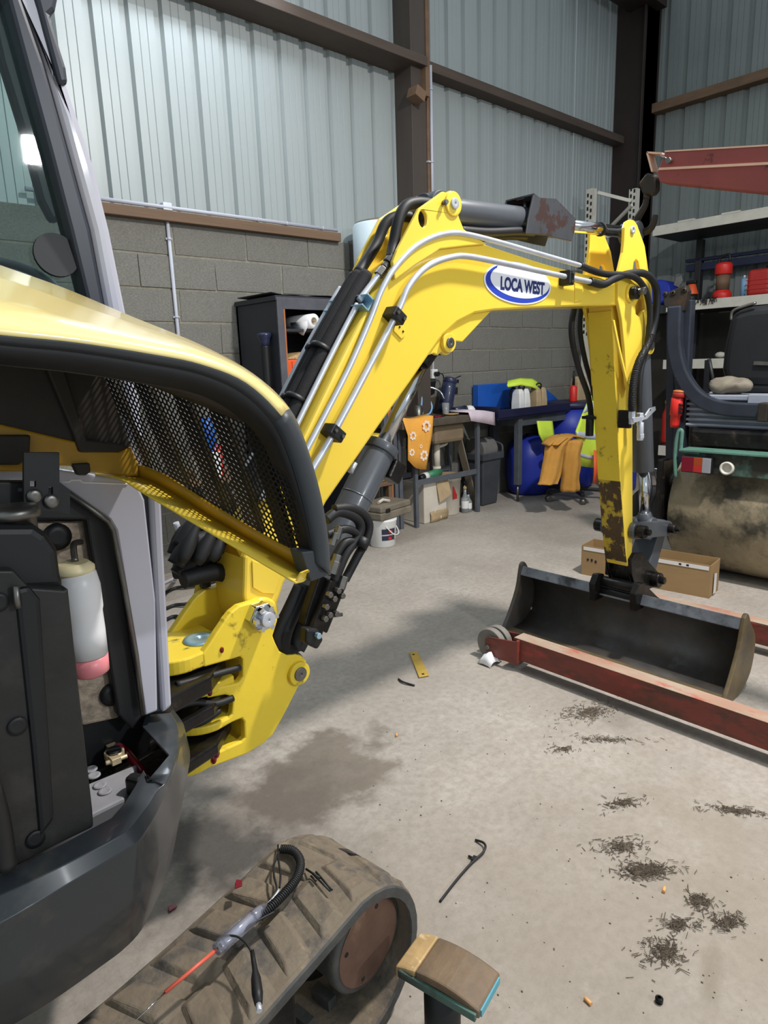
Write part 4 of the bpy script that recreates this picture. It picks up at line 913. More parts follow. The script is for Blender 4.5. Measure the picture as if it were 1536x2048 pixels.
b = B(); b.lathe([(.013, -.012), (.017, -.012), (.017, .0), (.013, .0)], q, (0, 0, 1), 18, cap=False); b.box(q + Vector((-.006, -.016, -.006)), (.016, .022, .012)); b.box(q + Vector((.004, .02, -.004)), (.016, .018, .010)); b.cyl(q + Vector((-.022, -.018, -.006)), q + Vector((.014, -.022, -.006)), .004, n=8); b.o('battery_terminal', 'brass', bat, bevel=.001)
q = gz(270, 1548, bz + .03); b = B(); b.box(q + Vector((0, 0, -.02)), (.022, .03, .034), Matrix.Rotation(.5, 3, 'Z')); b.o('terminal_cover', 'black', bat, bevel=.006)
b = B(); b.tube(cr([gz(236, 1494, bz + .02), gz(252, 1504, bz), gz(285, 1545, bz - .03), gz(300, 1560, bz - .06)], 5), .008, 10); b.o('battery_cable', 'bordeaux', bat)

# ---- curved grey skirt round the bay
zi, zm, zo = .682, .676, .655
inn = [(-150, 1815), (0, 1750), (106, 1697), (223, 1635), (250, 1604), (270, 1572), (287, 1538), (295, 1560), (338, 1510), (284, 1452), (291, 1430)]
mid = [(-150, 1850), (0, 1790), (94, 1746), (220, 1682), (262, 1652), (296, 1610), (316, 1580), (336, 1560), (356, 1500), (354, 1450), (340, 1425)]
outc = [(-150, 1918), (0, 1848), (124, 1776), (247, 1703), (280, 1680), (302, 1645), (322, 1608), (346, 1553), (364, 1479), (368, 1450), (346, 1418)]
botc = [(-160, 2136), (-20, 2075), (99, 2006), (210, 1928), (250, 1897), (282, 1862), (309, 1811), (339, 1737), (356, 1650), (366, 1560), (352, 1480)]
def sub4(pts): return [pts[i].lerp(pts[i + 1], j / 4) for i in range(len(pts) - 1) for j in range(4)] + [pts[-1]]


S = [sub4([gz(*p, zi) for p in inn]), cr([gz(*p, zm) for p in mid], 4), cr([gz(*p, zo) for p in outc], 4)]
low = cr([gz(*p, .46) for p in botc], 4)
midl = []
for i, (a, c2) in enumerate(zip(S[2], low)):
    midl.append(a.lerp(c2, .45) + Vector((a.x - .15, a.y - 1.25, 0)).normalized() * .012)
b = B(); b.rings([[s[i] for s in S] + [midl[i], low[i]] for i in range(len(low))], closed=False, cap=False); b.sm = True
for fc in b.bm.faces: fc.smooth = True
b.bm.edges.ensure_lookup_table(); b.bm.verts.index_update(); b.bm.verts.ensure_lookup_table()
for e in b.bm.edges:
    i, j = e.verts[0].index, e.verts[1].index
    if i % 5 == j % 5 and i % 5 in (1, 2): e.smooth = False
sk = b.o('side_skirt', 'skirt', EX, solid=-.004)
md = sk.modifiers.new('bevel', 'BEVEL'); md.width = .006; md.segments = 3; md.limit_method = 'ANGLE'; md.angle_limit = math.radians(25)
for i, m_ in enumerate(list(sk.modifiers)): pass
b = B(); b.bx(-.9, .20, .98, 2.0, .40, .455); b.bx(-.5, .15, 1.15, 1.85, .28, .40); b.o('slew_deck', 'black', EX, bevel=.01)
b = B(); b.bx(-1.3, -.25, .86, 2.0, .45, 1.25); b.o('rear_body', 'darkgrey', EX, bevel=.04)

# ---- hood swung open: yellow shell, black seal, charcoal end strip, perforated grille
def hp(px, py, y): return gy(px, py, y)


def yrow(pts): return [hp(px, py, y) for px, py, y in pts]


C0 = [(-200, 700, .76), (0, 725, .76), (150, 741, .76), (300, 765, .76), (400, 787, .76), (468, 824, .765), (518, 872, .77), (550, 940, .77), (576, 1010, .77), (596, 1080, .77), (606, 1122, .77)]
C1 = [(-200, 664, .735), (0, 688, .735), (150, 703, .735), (300, 727, .735), (402, 748, .735), (484, 786, .735), (545, 845, .735), (578, 915, .735), (604, 1000, .735), (622, 1080, .735), (629, 1125, .735)]
C2 = [(-200, 648, .725), (0, 670, .725), (150, 685, .725), (300, 708, .725), (402, 729, .725), (492, 766, .725), (562, 832, .725), (604, 905, .725), (632, 1000, .725), (646, 1080, .725), (650, 1140, .725)]
C3 = [(-200, 622, .735), (0, 646, .735), (150, 664, .735), (300, 690, .735), (402, 713, .735), (498, 755, .735), (570, 822, .735), (609, 900, .735), (638, 1000, .735), (652, 1080, .735), (657, 1148, .735)]
C4 = [(-200, 590, .80), (0, 600, .82), (140, 640, .80), (290, 675, .78), (402, 705, .77), (503, 752, .765), (575, 820, .765), (612, 900, .765), (641, 1000, .765), (654, 1080, .765), (659, 1150, .765)]
C5 = [(-200, 520, .98), (0, 560, 1.0), (132, 605, .95), (270, 652, .88), (400, 697, .80), (504, 750, .79), (577, 819, .79), (613, 899, .79), (641, 1000, .79), (654, 1080, .79), (659, 1150, .79)]
C6 = [(-200, 460, 1.08), (0, 533, 1.08), (126, 578, 1.05), (262, 635, .99), (400, 692, .86), (504, 749, .80), (577, 818, .81), (613, 898, .81), (641, 999, .81), (654, 1080, .81), (659, 1150, .81)]
rows = []
for cc in (C0, C1, C2, C3, C4, C5, C6):
    r_ = cr(yrow(cc), 5); rows.append(r_)
n_y = 31   # along-curve index where yellow gives way to the charcoal end strip
hood = None
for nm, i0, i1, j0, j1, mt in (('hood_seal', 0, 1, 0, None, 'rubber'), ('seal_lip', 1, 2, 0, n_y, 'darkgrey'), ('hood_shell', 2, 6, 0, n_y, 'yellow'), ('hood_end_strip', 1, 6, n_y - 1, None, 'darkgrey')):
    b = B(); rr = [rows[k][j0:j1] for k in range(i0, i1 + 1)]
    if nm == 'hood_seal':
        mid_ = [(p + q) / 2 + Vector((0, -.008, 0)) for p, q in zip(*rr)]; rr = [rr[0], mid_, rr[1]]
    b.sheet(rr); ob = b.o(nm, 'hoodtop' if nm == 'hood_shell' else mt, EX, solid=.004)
# return of the end strip at the lower corner
b = B(); b.prism([hp(603, 1104, .733), hp(640, 1100, .733), hp(656, 1110, .733), hp(659, 1150, .733), hp(622, 1164, .733)], (0, .03, 0)); b.o('end_strip_foot', 'darkgrey', EX, bevel=.002)
# back of the hood: sooty inner panel, yellow flange with notches
YH = 1.07
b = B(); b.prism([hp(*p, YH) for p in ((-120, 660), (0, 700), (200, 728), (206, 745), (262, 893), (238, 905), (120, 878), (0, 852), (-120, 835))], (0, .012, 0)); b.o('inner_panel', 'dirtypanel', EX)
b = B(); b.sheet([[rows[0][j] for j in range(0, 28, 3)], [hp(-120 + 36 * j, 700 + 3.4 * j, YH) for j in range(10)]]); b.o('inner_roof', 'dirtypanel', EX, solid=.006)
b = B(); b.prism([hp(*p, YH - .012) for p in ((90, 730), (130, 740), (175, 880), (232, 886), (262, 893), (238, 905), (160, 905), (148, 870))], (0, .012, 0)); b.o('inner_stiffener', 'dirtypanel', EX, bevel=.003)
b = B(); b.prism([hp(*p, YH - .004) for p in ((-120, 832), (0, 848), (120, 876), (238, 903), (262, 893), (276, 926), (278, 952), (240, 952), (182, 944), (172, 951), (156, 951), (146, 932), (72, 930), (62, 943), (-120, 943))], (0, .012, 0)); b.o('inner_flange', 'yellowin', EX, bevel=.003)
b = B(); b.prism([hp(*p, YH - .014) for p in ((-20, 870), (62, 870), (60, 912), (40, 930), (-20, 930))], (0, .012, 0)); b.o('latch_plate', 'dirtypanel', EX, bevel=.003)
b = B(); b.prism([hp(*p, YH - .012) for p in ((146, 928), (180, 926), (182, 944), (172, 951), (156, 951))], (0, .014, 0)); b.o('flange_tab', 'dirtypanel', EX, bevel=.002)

# grille: real perforated sheet with hexagonal holes
mBR, mBL, mTL = hp(606, 1112, .765), hp(278, 928, 1.075), hp(200, 735, 1.075)
e1_ = (mBR - mBL).normalized(); nn = e1_.cross(mTL - mBL).normalized(); e2_ = nn.cross(e1_).normalized()
if e2_.z < 0: e2_ = -e2_
if nn.x > 0: nn = -nn
clip = [(196, 728), (330, 740), (430, 770), (490, 806), (535, 862), (572, 945), (598, 1040), (612, 1116), (560, 1092), (440, 1020), (276, 932)]
cl3 = [gp(px, py, mBL, nn) for px, py in clip]; clu = [((p - mBL).dot(e1_), (p - mBL).dot(e2_)) for p in cl3]


def inside(x, y, poly):
    r = False; n = len(poly)
    for i in range(n):
        (x1, y1), (x2, y2) = poly[i], poly[i - 1]
        if (y1 > y) != (y2 > y) and x < (x2 - x1) * (y - y1) / (y2 - y1) + x1: r = not r
    return r


b = B(); pit = .0086; Rr = pit / math.sqrt(3); cells = 0
u0, u1 = min(p[0] for p in clu), max(p[0] for p in clu); v0, v1 = min(p[1] for p in clu), max(p[1] for p in clu)
ni, nj = int((u1 - u0) / pit) + 2, int((v1 - v0) / (pit * .866)) + 2
for j in range(nj):
    for i in range(ni):
        u_ = u0 + (i + .5 * (j % 2)) * pit; v_ = v0 + j * pit * .866
        if not inside(u_, v_, clu): continue
        O_ = mBL + e1_ * u_ + e2_ * v_
        A = [O_ + (e1_ * math.cos(a) + e2_ * math.sin(a)) * Rr for a in [PI / 6 + k * PI / 3 for k in range(6)]]
        H_ = [O_ + (e1_ * math.cos(a) + e2_ * math.sin(a)) * Rr * .70 for a in [PI / 6 + k * PI / 3 for k in range(6)]]
        va = [b.bm.verts.new(p) for p in A]; vh = [b.bm.verts.new(p) for p in H_]; vd = [b.bm.verts.new(p - nn * .0012) for p in H_]
        for k in range(6):
            k2 = (k + 1) % 6; b.f((va[k], va[k2], vh[k2], vh[k])); b.f((vh[k], vh[k2], vd[k2], vd[k]))
        cells += 1
gr = b.o('grille_mesh', 'black', EX)
# slot bars of the outer face behind the mesh
for pa, pb2, wd in (((205, 735), (290, 950), 18), ((268, 735), (362, 985), 26), ((338, 735), (440, 1030), 26), ((410, 760), (510, 1070), 26), ((485, 790), (572, 1100), 24)):
    o_ = -nn * .022; P0 = mBL + o_
    pts = [gp(pa[0] - wd / 2, pa[1], P0, nn), gp(pa[0] + wd / 2, pa[1], P0, nn), gp(pb2[0] + wd / 2, pb2[1], P0, nn), gp(pb2[0] - wd / 2, pb2[1], P0, nn)]
    b = B(); b.prism(pts, -nn * .012); b.o('grille_bar', 'gbar', EX, bevel=.002)
# lower lip: riser below the mesh and ledge turned towards the engine bay
Lm = [(200, 916), (278, 930), (330, 950), (440, 1018), (540, 1076), (606, 1110)]
Lf = [(196, 934), (272, 952), (326, 974), (434, 1042), (536, 1102), (622, 1150)]
Lo = [(190, 948), (240, 958), (290, 988), (398, 1052), (500, 1112), (592, 1166)]
M0 = [gp(px, py, mBL + nn * .002, nn) for px, py in Lm]; M1 = [gp(px, py, mBL + nn * .008, nn) for px, py in Lf]; M2 = [gp(px, py, mBL + nn * .055, nn) for px, py in Lo]
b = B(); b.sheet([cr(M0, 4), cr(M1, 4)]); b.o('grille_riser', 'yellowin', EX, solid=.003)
b = B(); b.sheet([cr(M1, 4), [a.lerp(c2, .5) + Vector((0, 0, -.003)) for a, c2 in zip(cr(M1, 4), cr(M2, 4))], cr(M2, 4)]); b.o('grille_ledge', 'yellow', EX, solid=.003)
b = B(); b.prism([M1[-1], M2[-1], M2[-1] + Vector((.01, 0, .012)), gp(618, 1140, mBL + nn * .03, nn)], (0, .004, 0)); b.o('ledge_end', 'yellow', EX)

# ---- tracks
TA = math.radians(8); TD = Vector((math.cos(TA), math.sin(TA), 0)); TN = Vector((-math.sin(TA), math.cos(TA), 0))


def make_track(O, lugs=True):
    R1, R2, Lw = .166, .135, -1.25
    def path(k):
        # closed loop: front curve, sagging top run, rear curve, ground run
        return k
    pts = []
    for a in range(-90, 95, 12): pts.append((R1 * math.cos(math.radians(a)), R1 + R1 * math.sin(math.radians(a)) + .004))
    for t in range(1, 10): pts.append((Lw * t / 10, R1 * 2 + .004 - .045 * math.sin(PI * min(t / 8, 1)) - .03 * t / 10))
    for a in range(90, 275, 15): pts.append((Lw + R2 * math.cos(math.radians(a)), R2 + R2 * math.sin(math.radians(a)) + .004))
    for t in range(1, 10): pts.append((Lw * (1 - t / 10), .004))
    n = len(pts); P3 = lambda u, v, z: O + TD * u + TN * v + Vector((0, 0, z))
    nrm = []
    for i in range(n):
        a, c2 = pts[i - 1], pts[(i + 1) % n]; t = Vector((c2[0] - a[0], c2[1] - a[1])).normalized(); nrm.append(Vector((t.y, -t.x)))
    W_ = .24; prof = ((0, -.022), (0, -.004), (.006, 0), (W_ - .006, 0), (W_, -.004), (W_, -.022))
    b = B()
    b.rings([[P3(pts[i][0] + nrm[i].x * d, v, pts[i][1] + nrm[i].y * d) for v, d in prof] for i in range(n)], loop=True)
    tr = b.o('rubber_track', 'track', EX, bevel=.002)
    # tread lugs, alternating and slanted
    cum = [0]
    for i in range(n): a, c2 = pts[i], pts[(i + 1) % n]; cum.append(cum[-1] + math.hypot(c2[0] - a[0], c2[1] - a[1]))
    def at(s):
        s = s % cum[-1]
        for i in range(n):
            if cum[i + 1] >= s:
                f_ = (s - cum[i]) / max(cum[i + 1] - cum[i], 1e-6); j = (i + 1) % n
                return Vector((pts[i][0] + (pts[j][0] - pts[i][0]) * f_, pts[i][1] + (pts[j][1] - pts[i][1]) * f_)), nrm[i].lerp(nrm[j], f_).normalized()
    b = B(); pt_l = cum[-1] / 42
    for k in range(42):
        for half in (0, 1):
            s0 = (k + .5 * half) * pt_l; sl = .016 if half else -.016
            if half == 0: vv = (.004, .128)
            else: vv = (.112, .236)
            base, topv = [], []
            for ds, vi in ((-.030 - sl, 0), (.030 - sl, 0), (.030 + sl, 1), (-.030 + sl, 1)):
                p, nn_ = at(s0 + ds); base.append(P3(p.x - nn_.x * .002, vv[vi], p.y - nn_.y * .002))
            cxy = sum(base, Vector()) / 4
            p, nn_ = at(s0)
            n3 = TD * nn_.x + Vector((0, 0, nn_.y))
            topv = [cxy + (q - cxy) * random.uniform(.60, .72) + n3 * random.uniform(.009, .014) + Vector((random.uniform(-.003, .003), random.uniform(-.004, .004), 0)) for q in base]
            b.rings([base, topv])
    b.o('tread_lugs', 'track', tr, bevel=.003)
    # inner drive teeth
    b = B()
    for k in range(56):
        p, nn_ = at(k * cum[-1] / 56); n3 = TD * nn_.x + Vector((0, 0, nn_.y)); tt = n3.cross(TN)
        q = P3(p.x, .12, p.y) - n3 * .032; R = Matrix((tt, TN, n3)).transposed(); b.box(q, (.022, .05, .03), R)
    b.o('drive_teeth', 'trackside', tr, kind='stuff')
    # rim of the belt's side wall, cracked edge
    b = B(); b.rings([[P3(pts[i][0] + nrm[i].x * d, v, pts[i][1] + nrm[i].y * d) for v, d in ((-.003, -.024), (-.003, -.006), (.002, -.003), (.002, -.026))] for i in range(n)], loop=True); b.o('track_edge', 'trackside', tr)
    # frame, front wheel with brown end cap, rollers
    b = B(); b.prism([P3(u, .06, z) for u, z in ((-.12, .09), (-.12, .22), (-1.1, .20), (-1.1, .09))], TN * .12); b.o('track_frame', 'greasy', EX, bevel=.01)
    cz = R1 + .026
    b = B(); A0 = P3(.045, .030, cz); b.lathe([(.094, .0), (.098, .006), (.098, .02), (.092, .03), (.090, .10)], A0, TN, 36); hub = b.o('final_drive_hub', 'trackside', EX, bevel=.003)
    b = B(); b.lathe([(.085, .0), (.085, .004)], A0 - TN * .003, TN, 36); b.o('hub_cap', 'rustcap', hub, bevel=.002)
    for a in (70, 250, 160):
        q = A0 - TN * .004 + TD * (0.07 * math.cos(math.radians(a))) + Vector((0, 0, .07 * math.sin(math.radians(a)))); b = B(); b.cyl(q, q + TN * .004, .005, n=10); b.o('cap_hole', 'black', hub)
    b = B(); b.lathe([(.125, .10), (.125, .13)], A0, TN, 30); b.o('sprocket', 'greasy', EX, bevel=.003)
    for u in (-.25, -.5, -.75, -1.0):
        b = B(); b.lathe([(.05, 0), (.055, .01), (.055, .03), (.03, .035), (.03, .09), (.055, .095), (.055, .12), (.05, .13)], P3(u, .055, .078), TN, 20); b.o('track_roller', 'greasy', EX)
    b = B(); b.lathe([(.115, 0), (.115, .10)], P3(Lw, .07, R2 + .004), TN, 28); b.o('idler_wheel', 'greasy', EX)
    return tr


O1 = Vector((.655, .825, 0)); make_track(O1)
make_track(O1 + TN * 1.05 + TD * .05)

# ================================================================ loose things by the track
TZ = .345
# circuit tester lying on the track
def tz(px, py, h=0.0): return gz(px, py, TZ + h)


def gnd(px, py, z): return gz(px, py, z)


t = thing('circuit_tester', 'clear-handled circuit tester with coiled black lead lying on the dusty track', 'tester', tz(480, 1850))
a, c2 = tz(432, 1900, .012), tz(532, 1812, .012); d_ = (c2 - a).normalized(); L_ = (c2 - a).length
b = B(); b.cyl(a, a + d_ * L_ * .12, .010, .013, n=14); b.cyl(a + d_ * L_ * .12, a + d_ * L_ * .72, .0125, n=14); b.cyl(a + d_ * L_ * .72, c2, .0125, .007, n=14); b.o('clear_handle', 'clearplastic', t, bevel=.001)
b = B(); b.cyl(a + d_ * .01, c2 - d_ * .01, .0062, n=10); b.o('inner_lamp', 'zinc', t)
r0 = gz(330, 1985, TZ + .002); r1 = gz(266, 2046, TZ - .002)
b = B(); b.cyl(a, r0, .0032, n=10); b.o('red_sleeve', 'redrod', t)
b = B(); b.cyl(r0, r1, .0014, .0006, n=8); b.o('probe', 'chrome', t)
b = B(); b.tube(cr([c2, tz(548, 1795, .012), tz(558, 1780, .012)], 4), .0026, 8); b.o('strain_relief', 'zinc', t)
coil = cr([tz(520, 1832, .008), tz(548, 1808, .010), tz(575, 1780, .012), tz(594, 1755, .012), tz(601, 1730, .012), tz(596, 1712, .012), tz(582, 1700, .012), tz(560, 1698, .010)], 8)
tot = sum((coil[i + 1] - coil[i]).length for i in range(len(coil) - 1)); turns = tot / .0042; hx = []; s_ = 0
for i in range(len(coil) - 1):
    tt = coil[i + 1] - coil[i]; l_ = tt.length; tt.normalize(); uu, vv = frame(tt)
    st_ = max(2, int(l_ / tot * turns * 9))
    for j in range(st_):
        a_ = (s_ + l_ * j / st_) / tot * turns * 2 * PI; hx.append(coil[i] + tt * (l_ * j / st_) + (uu * math.cos(a_) + vv * math.sin(a_)) * .0072)
    s_ += l_
b = B(); b.tube(hx, .0021, 5); b.o('coiled_lead', 'hose', t)
b = B(); b.tube(cr([tz(552, 1822, .006), tz(500, 1850, .012), tz(462, 1876, .006), tz(440, 1892, .012)], 5), .0022, 8); b.o('lead', 'hose', t)
b = B(); b.tube(cr([tz(560, 1698, .01), tz(554, 1716, .01), tz(548, 1730, .012), tz(548, 1752, .012), tz(553, 1778, .012), tz(540, 1800, .012)], 5), .002, 8); b.o('lead', 'hose', t)
b = B(); b.tube(cr([tz(556, 1690, .006), tz(557, 1720, .012), tz(561, 1750, .014), tz(559, 1775, .014)], 5), .002, 8); b.o('lead', 'hose', t)
b = B(); b.tube(cr([tz(436, 1886, .016), tz(445, 1874, .02), tz(470, 1872, .022), tz(490, 1884, .020), tz(502, 1902, .016)], 5), .0019, 8); b.o('clip_lead', 'hose', t)
k0, k1, k2 = tz(504, 1902, .014), tz(510, 1940, .010), tz(517, 2008, .008)
b = B(); b.tube([k0, k0.lerp(k1, .5), k1, k1.lerp(k2, .25), k1.lerp(k2, .7), k2], [.0035, .004, .0045, .0078, .0088, .0062], 12); b.o('clip_boot', 'black', t)
b = B(); d2 = (k2 - k1).normalized(); b.cyl(k2, k2 + d2 * .012, .0045, n=8); b.o('clip_jaw', 'zinc', t)
# offcuts and scraps on the track
b = B()
for p, q in (((624, 1746), (660, 1782)), ((632, 1744), (664, 1780)), ((612, 1738), (640, 1756)), ((622, 1752), (632, 1762))): b.cyl(tz(*p, .003), tz(*q, .004), .0022, n=6)
b.o('cable_tie_offcuts', 'black', None, 'small bundle of black cable tie offcuts on the track', 'offcuts')
q = tz(476, 1770, .004); b = B(); b.prism([q + Vector(v) for v in ((-.010, -.006, 0), (.004, -.009, .0), (.010, .002, .001), (.003, .010, .002), (-.004, .004, .001))], (0, 0, .003)); b.o('red_scrap', 'bordeaux', None, 'dark red plastic scrap on the track beside the coiled lead', 'scrap', bevel=.001)
q = gz(345, 1816, .004); b = B(); b.prism([q + Vector(v) for v in ((-.012, -.008, 0), (.010, -.006, .0), (.008, .008, .001), (-.008, .009, .001))], (0, 0, .003)); b.o('red_scrap', 'bordeaux', None, 'dark red plastic scrap on the floor beside the grey skirt', 'scrap', bevel=.001)

# support stand with worn pad
hz_ = .215
cs = [gz(*p, hz_) for p in ((838, 1866), (800, 1930), (812, 1954), (966, 2022), (1005, 1948), (992, 1934), (860, 1872))]
ctr = sum(cs, Vector()) / len(cs)
t = thing('support_stand', 'worn brown-topped support stand with turquoise edge beside the track', 'stand', (ctr.x, ctr.y, 0))
xa = (gz(1000, 1948, hz_) - gz(838, 1866, hz_)).normalized(); xa.z = 0; xa.normalize(); ya = Vector((0, 0, 1)).cross(xa)
def sp_(a_, c_, z): return Vector((ctr.x, ctr.y, z)) + xa * a_ + ya * c_
la = abs((gz(1000, 1950, hz_) - gz(838, 1866, hz_)).dot(xa)) / 2; lc2 = abs((gz(838, 1866, hz_) - gz(804, 1944, hz_)).dot(ya)) / 2
us = [-la + 2 * la * k / 8 for k in range(9)]
arch = lambda u: hz_ + .006 - .016 * (u / la) ** 2
b = B(); b.rings([[sp_(u, -lc2, arch(u) - .018), sp_(u, lc2, arch(u) - .018), sp_(u, lc2, arch(u)), sp_(u, -lc2, arch(u))] for u in us[2:]]); b.o('pad', 'standtop', t, bevel=.004)
b = B(); b.rings([[sp_(u, -lc2 * 1.02, arch(u) - .019), sp_(u, lc2 * 1.02, arch(u) - .019), sp_(u, lc2 * 1.02, arch(u) + .001), sp_(u, -lc2 * 1.02, arch(u) + .001)] for u in us[:3]]); b.o('pad_end', 'standedge', t, bevel=.004)
b = B(); b.box(sp_(la + .001, 0, arch(la) - .009), (.003, lc2 * 1.7, .014), Matrix((xa, ya, Vector((0, 0, 1)))).transposed()); b.o('turquoise_edge', 'turq', t)
b = B(); b.bar(sp_(-la * .9, -lc2 - .002, hz_ - .016), sp_(la * .95, -lc2 - .002, hz_ - .022), .008, .016); b.o('pad_flange', 'teal', t, bevel=.002)
b = B(); b.lathe([(.034, 0), (.034, hz_ - .015)], sp_(-.005, -.012, 0), (0, 0, 1), 24); b.o('column', 'black', t)
b = B(); b.lathe([(.075, 0), (.075, .012), (.04, .02)], sp_(-.005, -.012, 0), (0, 0, 1), 24); b.o('foot', 'black', t)

# ================================================================ engine hoist (red legs on the floor, red jib above)
t = thing('engine_hoist', 'scuffed red engine hoist with low wheeled legs and raised jib', 'hoist', (2.6, -.6, 0))
FX, RX = 2.215, 3.06


def hoist_leg(x, yt, par):
    b = B(); b.bx(x - .034, x + .034, -1.0, yt - .16, .046, .142); lg = b.o('leg', 'redpaint', par, bevel=.005)
    b = B(); b.bx(x - .033, x + .033, -1.0, yt - .165, .142, .1445); b.o('worn_top', 'redtop', lg)
    for s in (-1, 1):
        b = B(); b.prism([Vector((x + s * .048 - .003, y, z)) for y, z in ((yt - .19, .030), (yt - .19, .136), (yt - .04, .116), (yt - .02, .10), (yt - .02, .05), (yt - .05, .030))], (.006, 0, 0)); b.o('fork_plate', 'redpaint', lg, bevel=.002)
    b = B(); b.bx(x - .05, x + .05, yt - .195, yt - .185, .03, .14); b.o('fork_web', 'redpaint', lg, bevel=.002)
    for s in (-1, 1):
        b = B(); b.lathe([(.050, -.014), (.070, -.016), (.072, -.010), (.072, .010), (.070, .016), (.050, .014)], (x + s * .0215, yt - .035, .073), (1, 0, 0), 32); b.lathe([(.02, -.018), (.02, .018)], (x + s * .0215, yt - .035, .073), (1, 0, 0), 16); b.o('roller_wheel', 'offwhite' if 0 else mat('grey_wheel_rubber_%d_%d' % (s + 1, int(x * 10)), (124, 119, 112), .7, 0, .15, 12), lg, bevel=.003)
    b = B(); b.cyl((x - .058, yt - .035, .066), (x + .058, yt - .035, .066), .010, n=14); b.o('wheel_axle', 'steel', lg)
    return lg


q = gz(1000, 1300, .066); hoist_leg(FX, 1.79, t); hoist_leg(RX, 1.79, t)
b = B(); b.bx(FX - .05, RX + .05, -1.06, -.94, .04, .16); b.o('base_beam', 'redpaint', t, bevel=.006)
b = B(); b.bx(2.55, 2.67, -1.06, -.94, .16, 1.75); b.o('mast', 'jib', t, bevel=.006)
JX = 2.64
jt0, jt1, jb0, jb1 = gx(1330, 304, JX - .04), gx(1536, 292, JX - .04), gx(1319, 364, JX - .04), gx(1536, 386, JX - .04)
def ext(p, q, y): f_ = (y - p.y) / (q.y - p.y); return p + (q - p) * f_
tA, tB = ext(jt0, jt1, -1.0), ext(jb0, jb1, -1.0)
b = B(); b.prism([jt0, tA, tB, ext(jb0, jb1, jb0.y - .06), jb0, gx(1314, 345, JX - .04)], (.08, 0, 0)); jb = b.o('jib', 'jib', t, bevel=.003)
jm0, jm1 = gx(1318, 338, JX - .041), gx(1536, 327, JX - .041); tM = ext(jm0, jm1, -1.0)
b = B(); b.bar(jm0, tM, .006, .008); b.o('jib_flange', 'jibedge', jb); b = B(); b.bar(jt0 + Vector((.04, 0, .002)), tA + Vector((.04, 0, .002)), .084, .005); b.o('jib_top_edge', 'jibedge', jb)
# pin, retaining wire and end bracket
q = gx(1340, 322, JX - .045); b = B(); b.cyl(q, q + Vector((-.02, 0, 0)), .010, n=14); b.tube([q + Vector((-.015, 0, 0)), gx(1330, 316, JX - .06), gx(1320, 312, JX - .05)], .004, 8); b.o('jib_pin', 'steel', jb)
b = B(); b.bar(gx(1300, 307, JX), gx(1310, 345, JX), .05, .006); b.bar(gx(1300, 307, JX), gx(1330, 309, JX), .05, .006); b.o('end_bracket', 'jibedge', jb)
# hook hanging from the jib
b = B(); b.prism(PX(JX - .02, (1292, 345), (1312, 350), (1312, 378), (1304, 390), (1284, 388), (1276, 366)), (.04, 0, 0)); hk = b.o('hook_block', 'hook', t, bevel=.008)
b = B(); b.cyl(gx(1294, 385, JX), gx(1293, 398, JX), .012, n=12); b.tube(cr(PX(JX, (1293, 392), (1290, 410), (1280, 428), (1272, 445), (1276, 458), (1287, 464), (1300, 458), (1308, 444), (1311, 430)), 6), [.010 + .005 * math.sin(PI * k / 48) for k in range(49)], 12); b.o('hook', 'hook', hk)
b = B(); b.tube(PX(JX - .012, (1284, 412), (1276, 424), (1270, 436)), .003, 6); b.o('hook_latch', 'steel', hk)

# cardboard box behind the coupler
A_, B_, C_, D_ = gz(1418, 1197), gz(1163, 1148), gz(1166, 1142), gz(1441, 1178)
hb2 = .19; dx_ = .16
t = thing('cardboard_box', 'long open brown cardboard box standing in front of the roller drum', 'box', ((A_ + B_) / 2)[:2] + (0,))
P_, Q_ = A_, B_; back = Vector((.165, .02, 0))
zt = gx(1424, 1132, A_.x).z
def quadbox(p, q, z0, z1, th, name, mt): b = B(); d2 = (q - p).normalized(); n2 = Vector((-d2.y, d2.x, 0)); b.prism([p + Vector((0, 0, z0)), q + Vector((0, 0, z0)), q + Vector((0, 0, z1)), p + Vector((0, 0, z1))], n2 * th); return b.o(name, mt, t)
zt = .185
bxs = quadbox(P_, Q_, 0, zt, .004, 'front_side', 'card'); quadbox(P_ + back, Q_ + back, 0, zt + .002, .004, 'back_side', 'cardin'); quadbox(P_, P_ + back, 0, zt, .004, 'end_side', 'card'); quadbox(Q_, Q_ + back, 0, zt, .004, 'end_side', 'card')
b = B(); b.prism([P_ + Vector((0, 0, .001)), Q_ + Vector((0, 0, .001)), Q_ + back + Vector((0, 0, .001)), P_ + back + Vector((0, 0, .001))], (0, 0, .004)); b.o('bottom', 'cardin', t)
n_ = (Q_ - P_).normalized(); fo = Vector((-1, -.14, 0)).normalized() * .0058
b = B(); b.prism([P_ + n_ * .01 + Vector((0, 0, zt - .028)) + fo, Q_ - n_ * .01 + Vector((0, 0, zt - .028)) + fo, Q_ - n_ * .01 + Vector((0, 0, zt - .006)) + fo, P_ + n_ * .01 + Vector((0, 0, zt - .006)) + fo], fo * .1); b.o('white_tape', 'tape', t)
for k in (.12, .16): b = B(); q = P_ + n_ * (k * 1.0) + Vector((0, 0, zt - .017)) + fo * 1.2; b.box(q, (.001, .014, .010)); b.o('print_mark', 'black', t)
for k, (u, z) in enumerate(((.04, .10), (.065, .10), (.09, .095))): b = B(); q = Q_ - n_ * u + Vector((0, 0, z)) + fo * 1.05; b.box(q, (.001, .012, .016 if k else .014)); b.o('print_mark', 'black', t)
eo = Vector((0, -1, 0)) * .006; m_ = (P_ + back * .5)
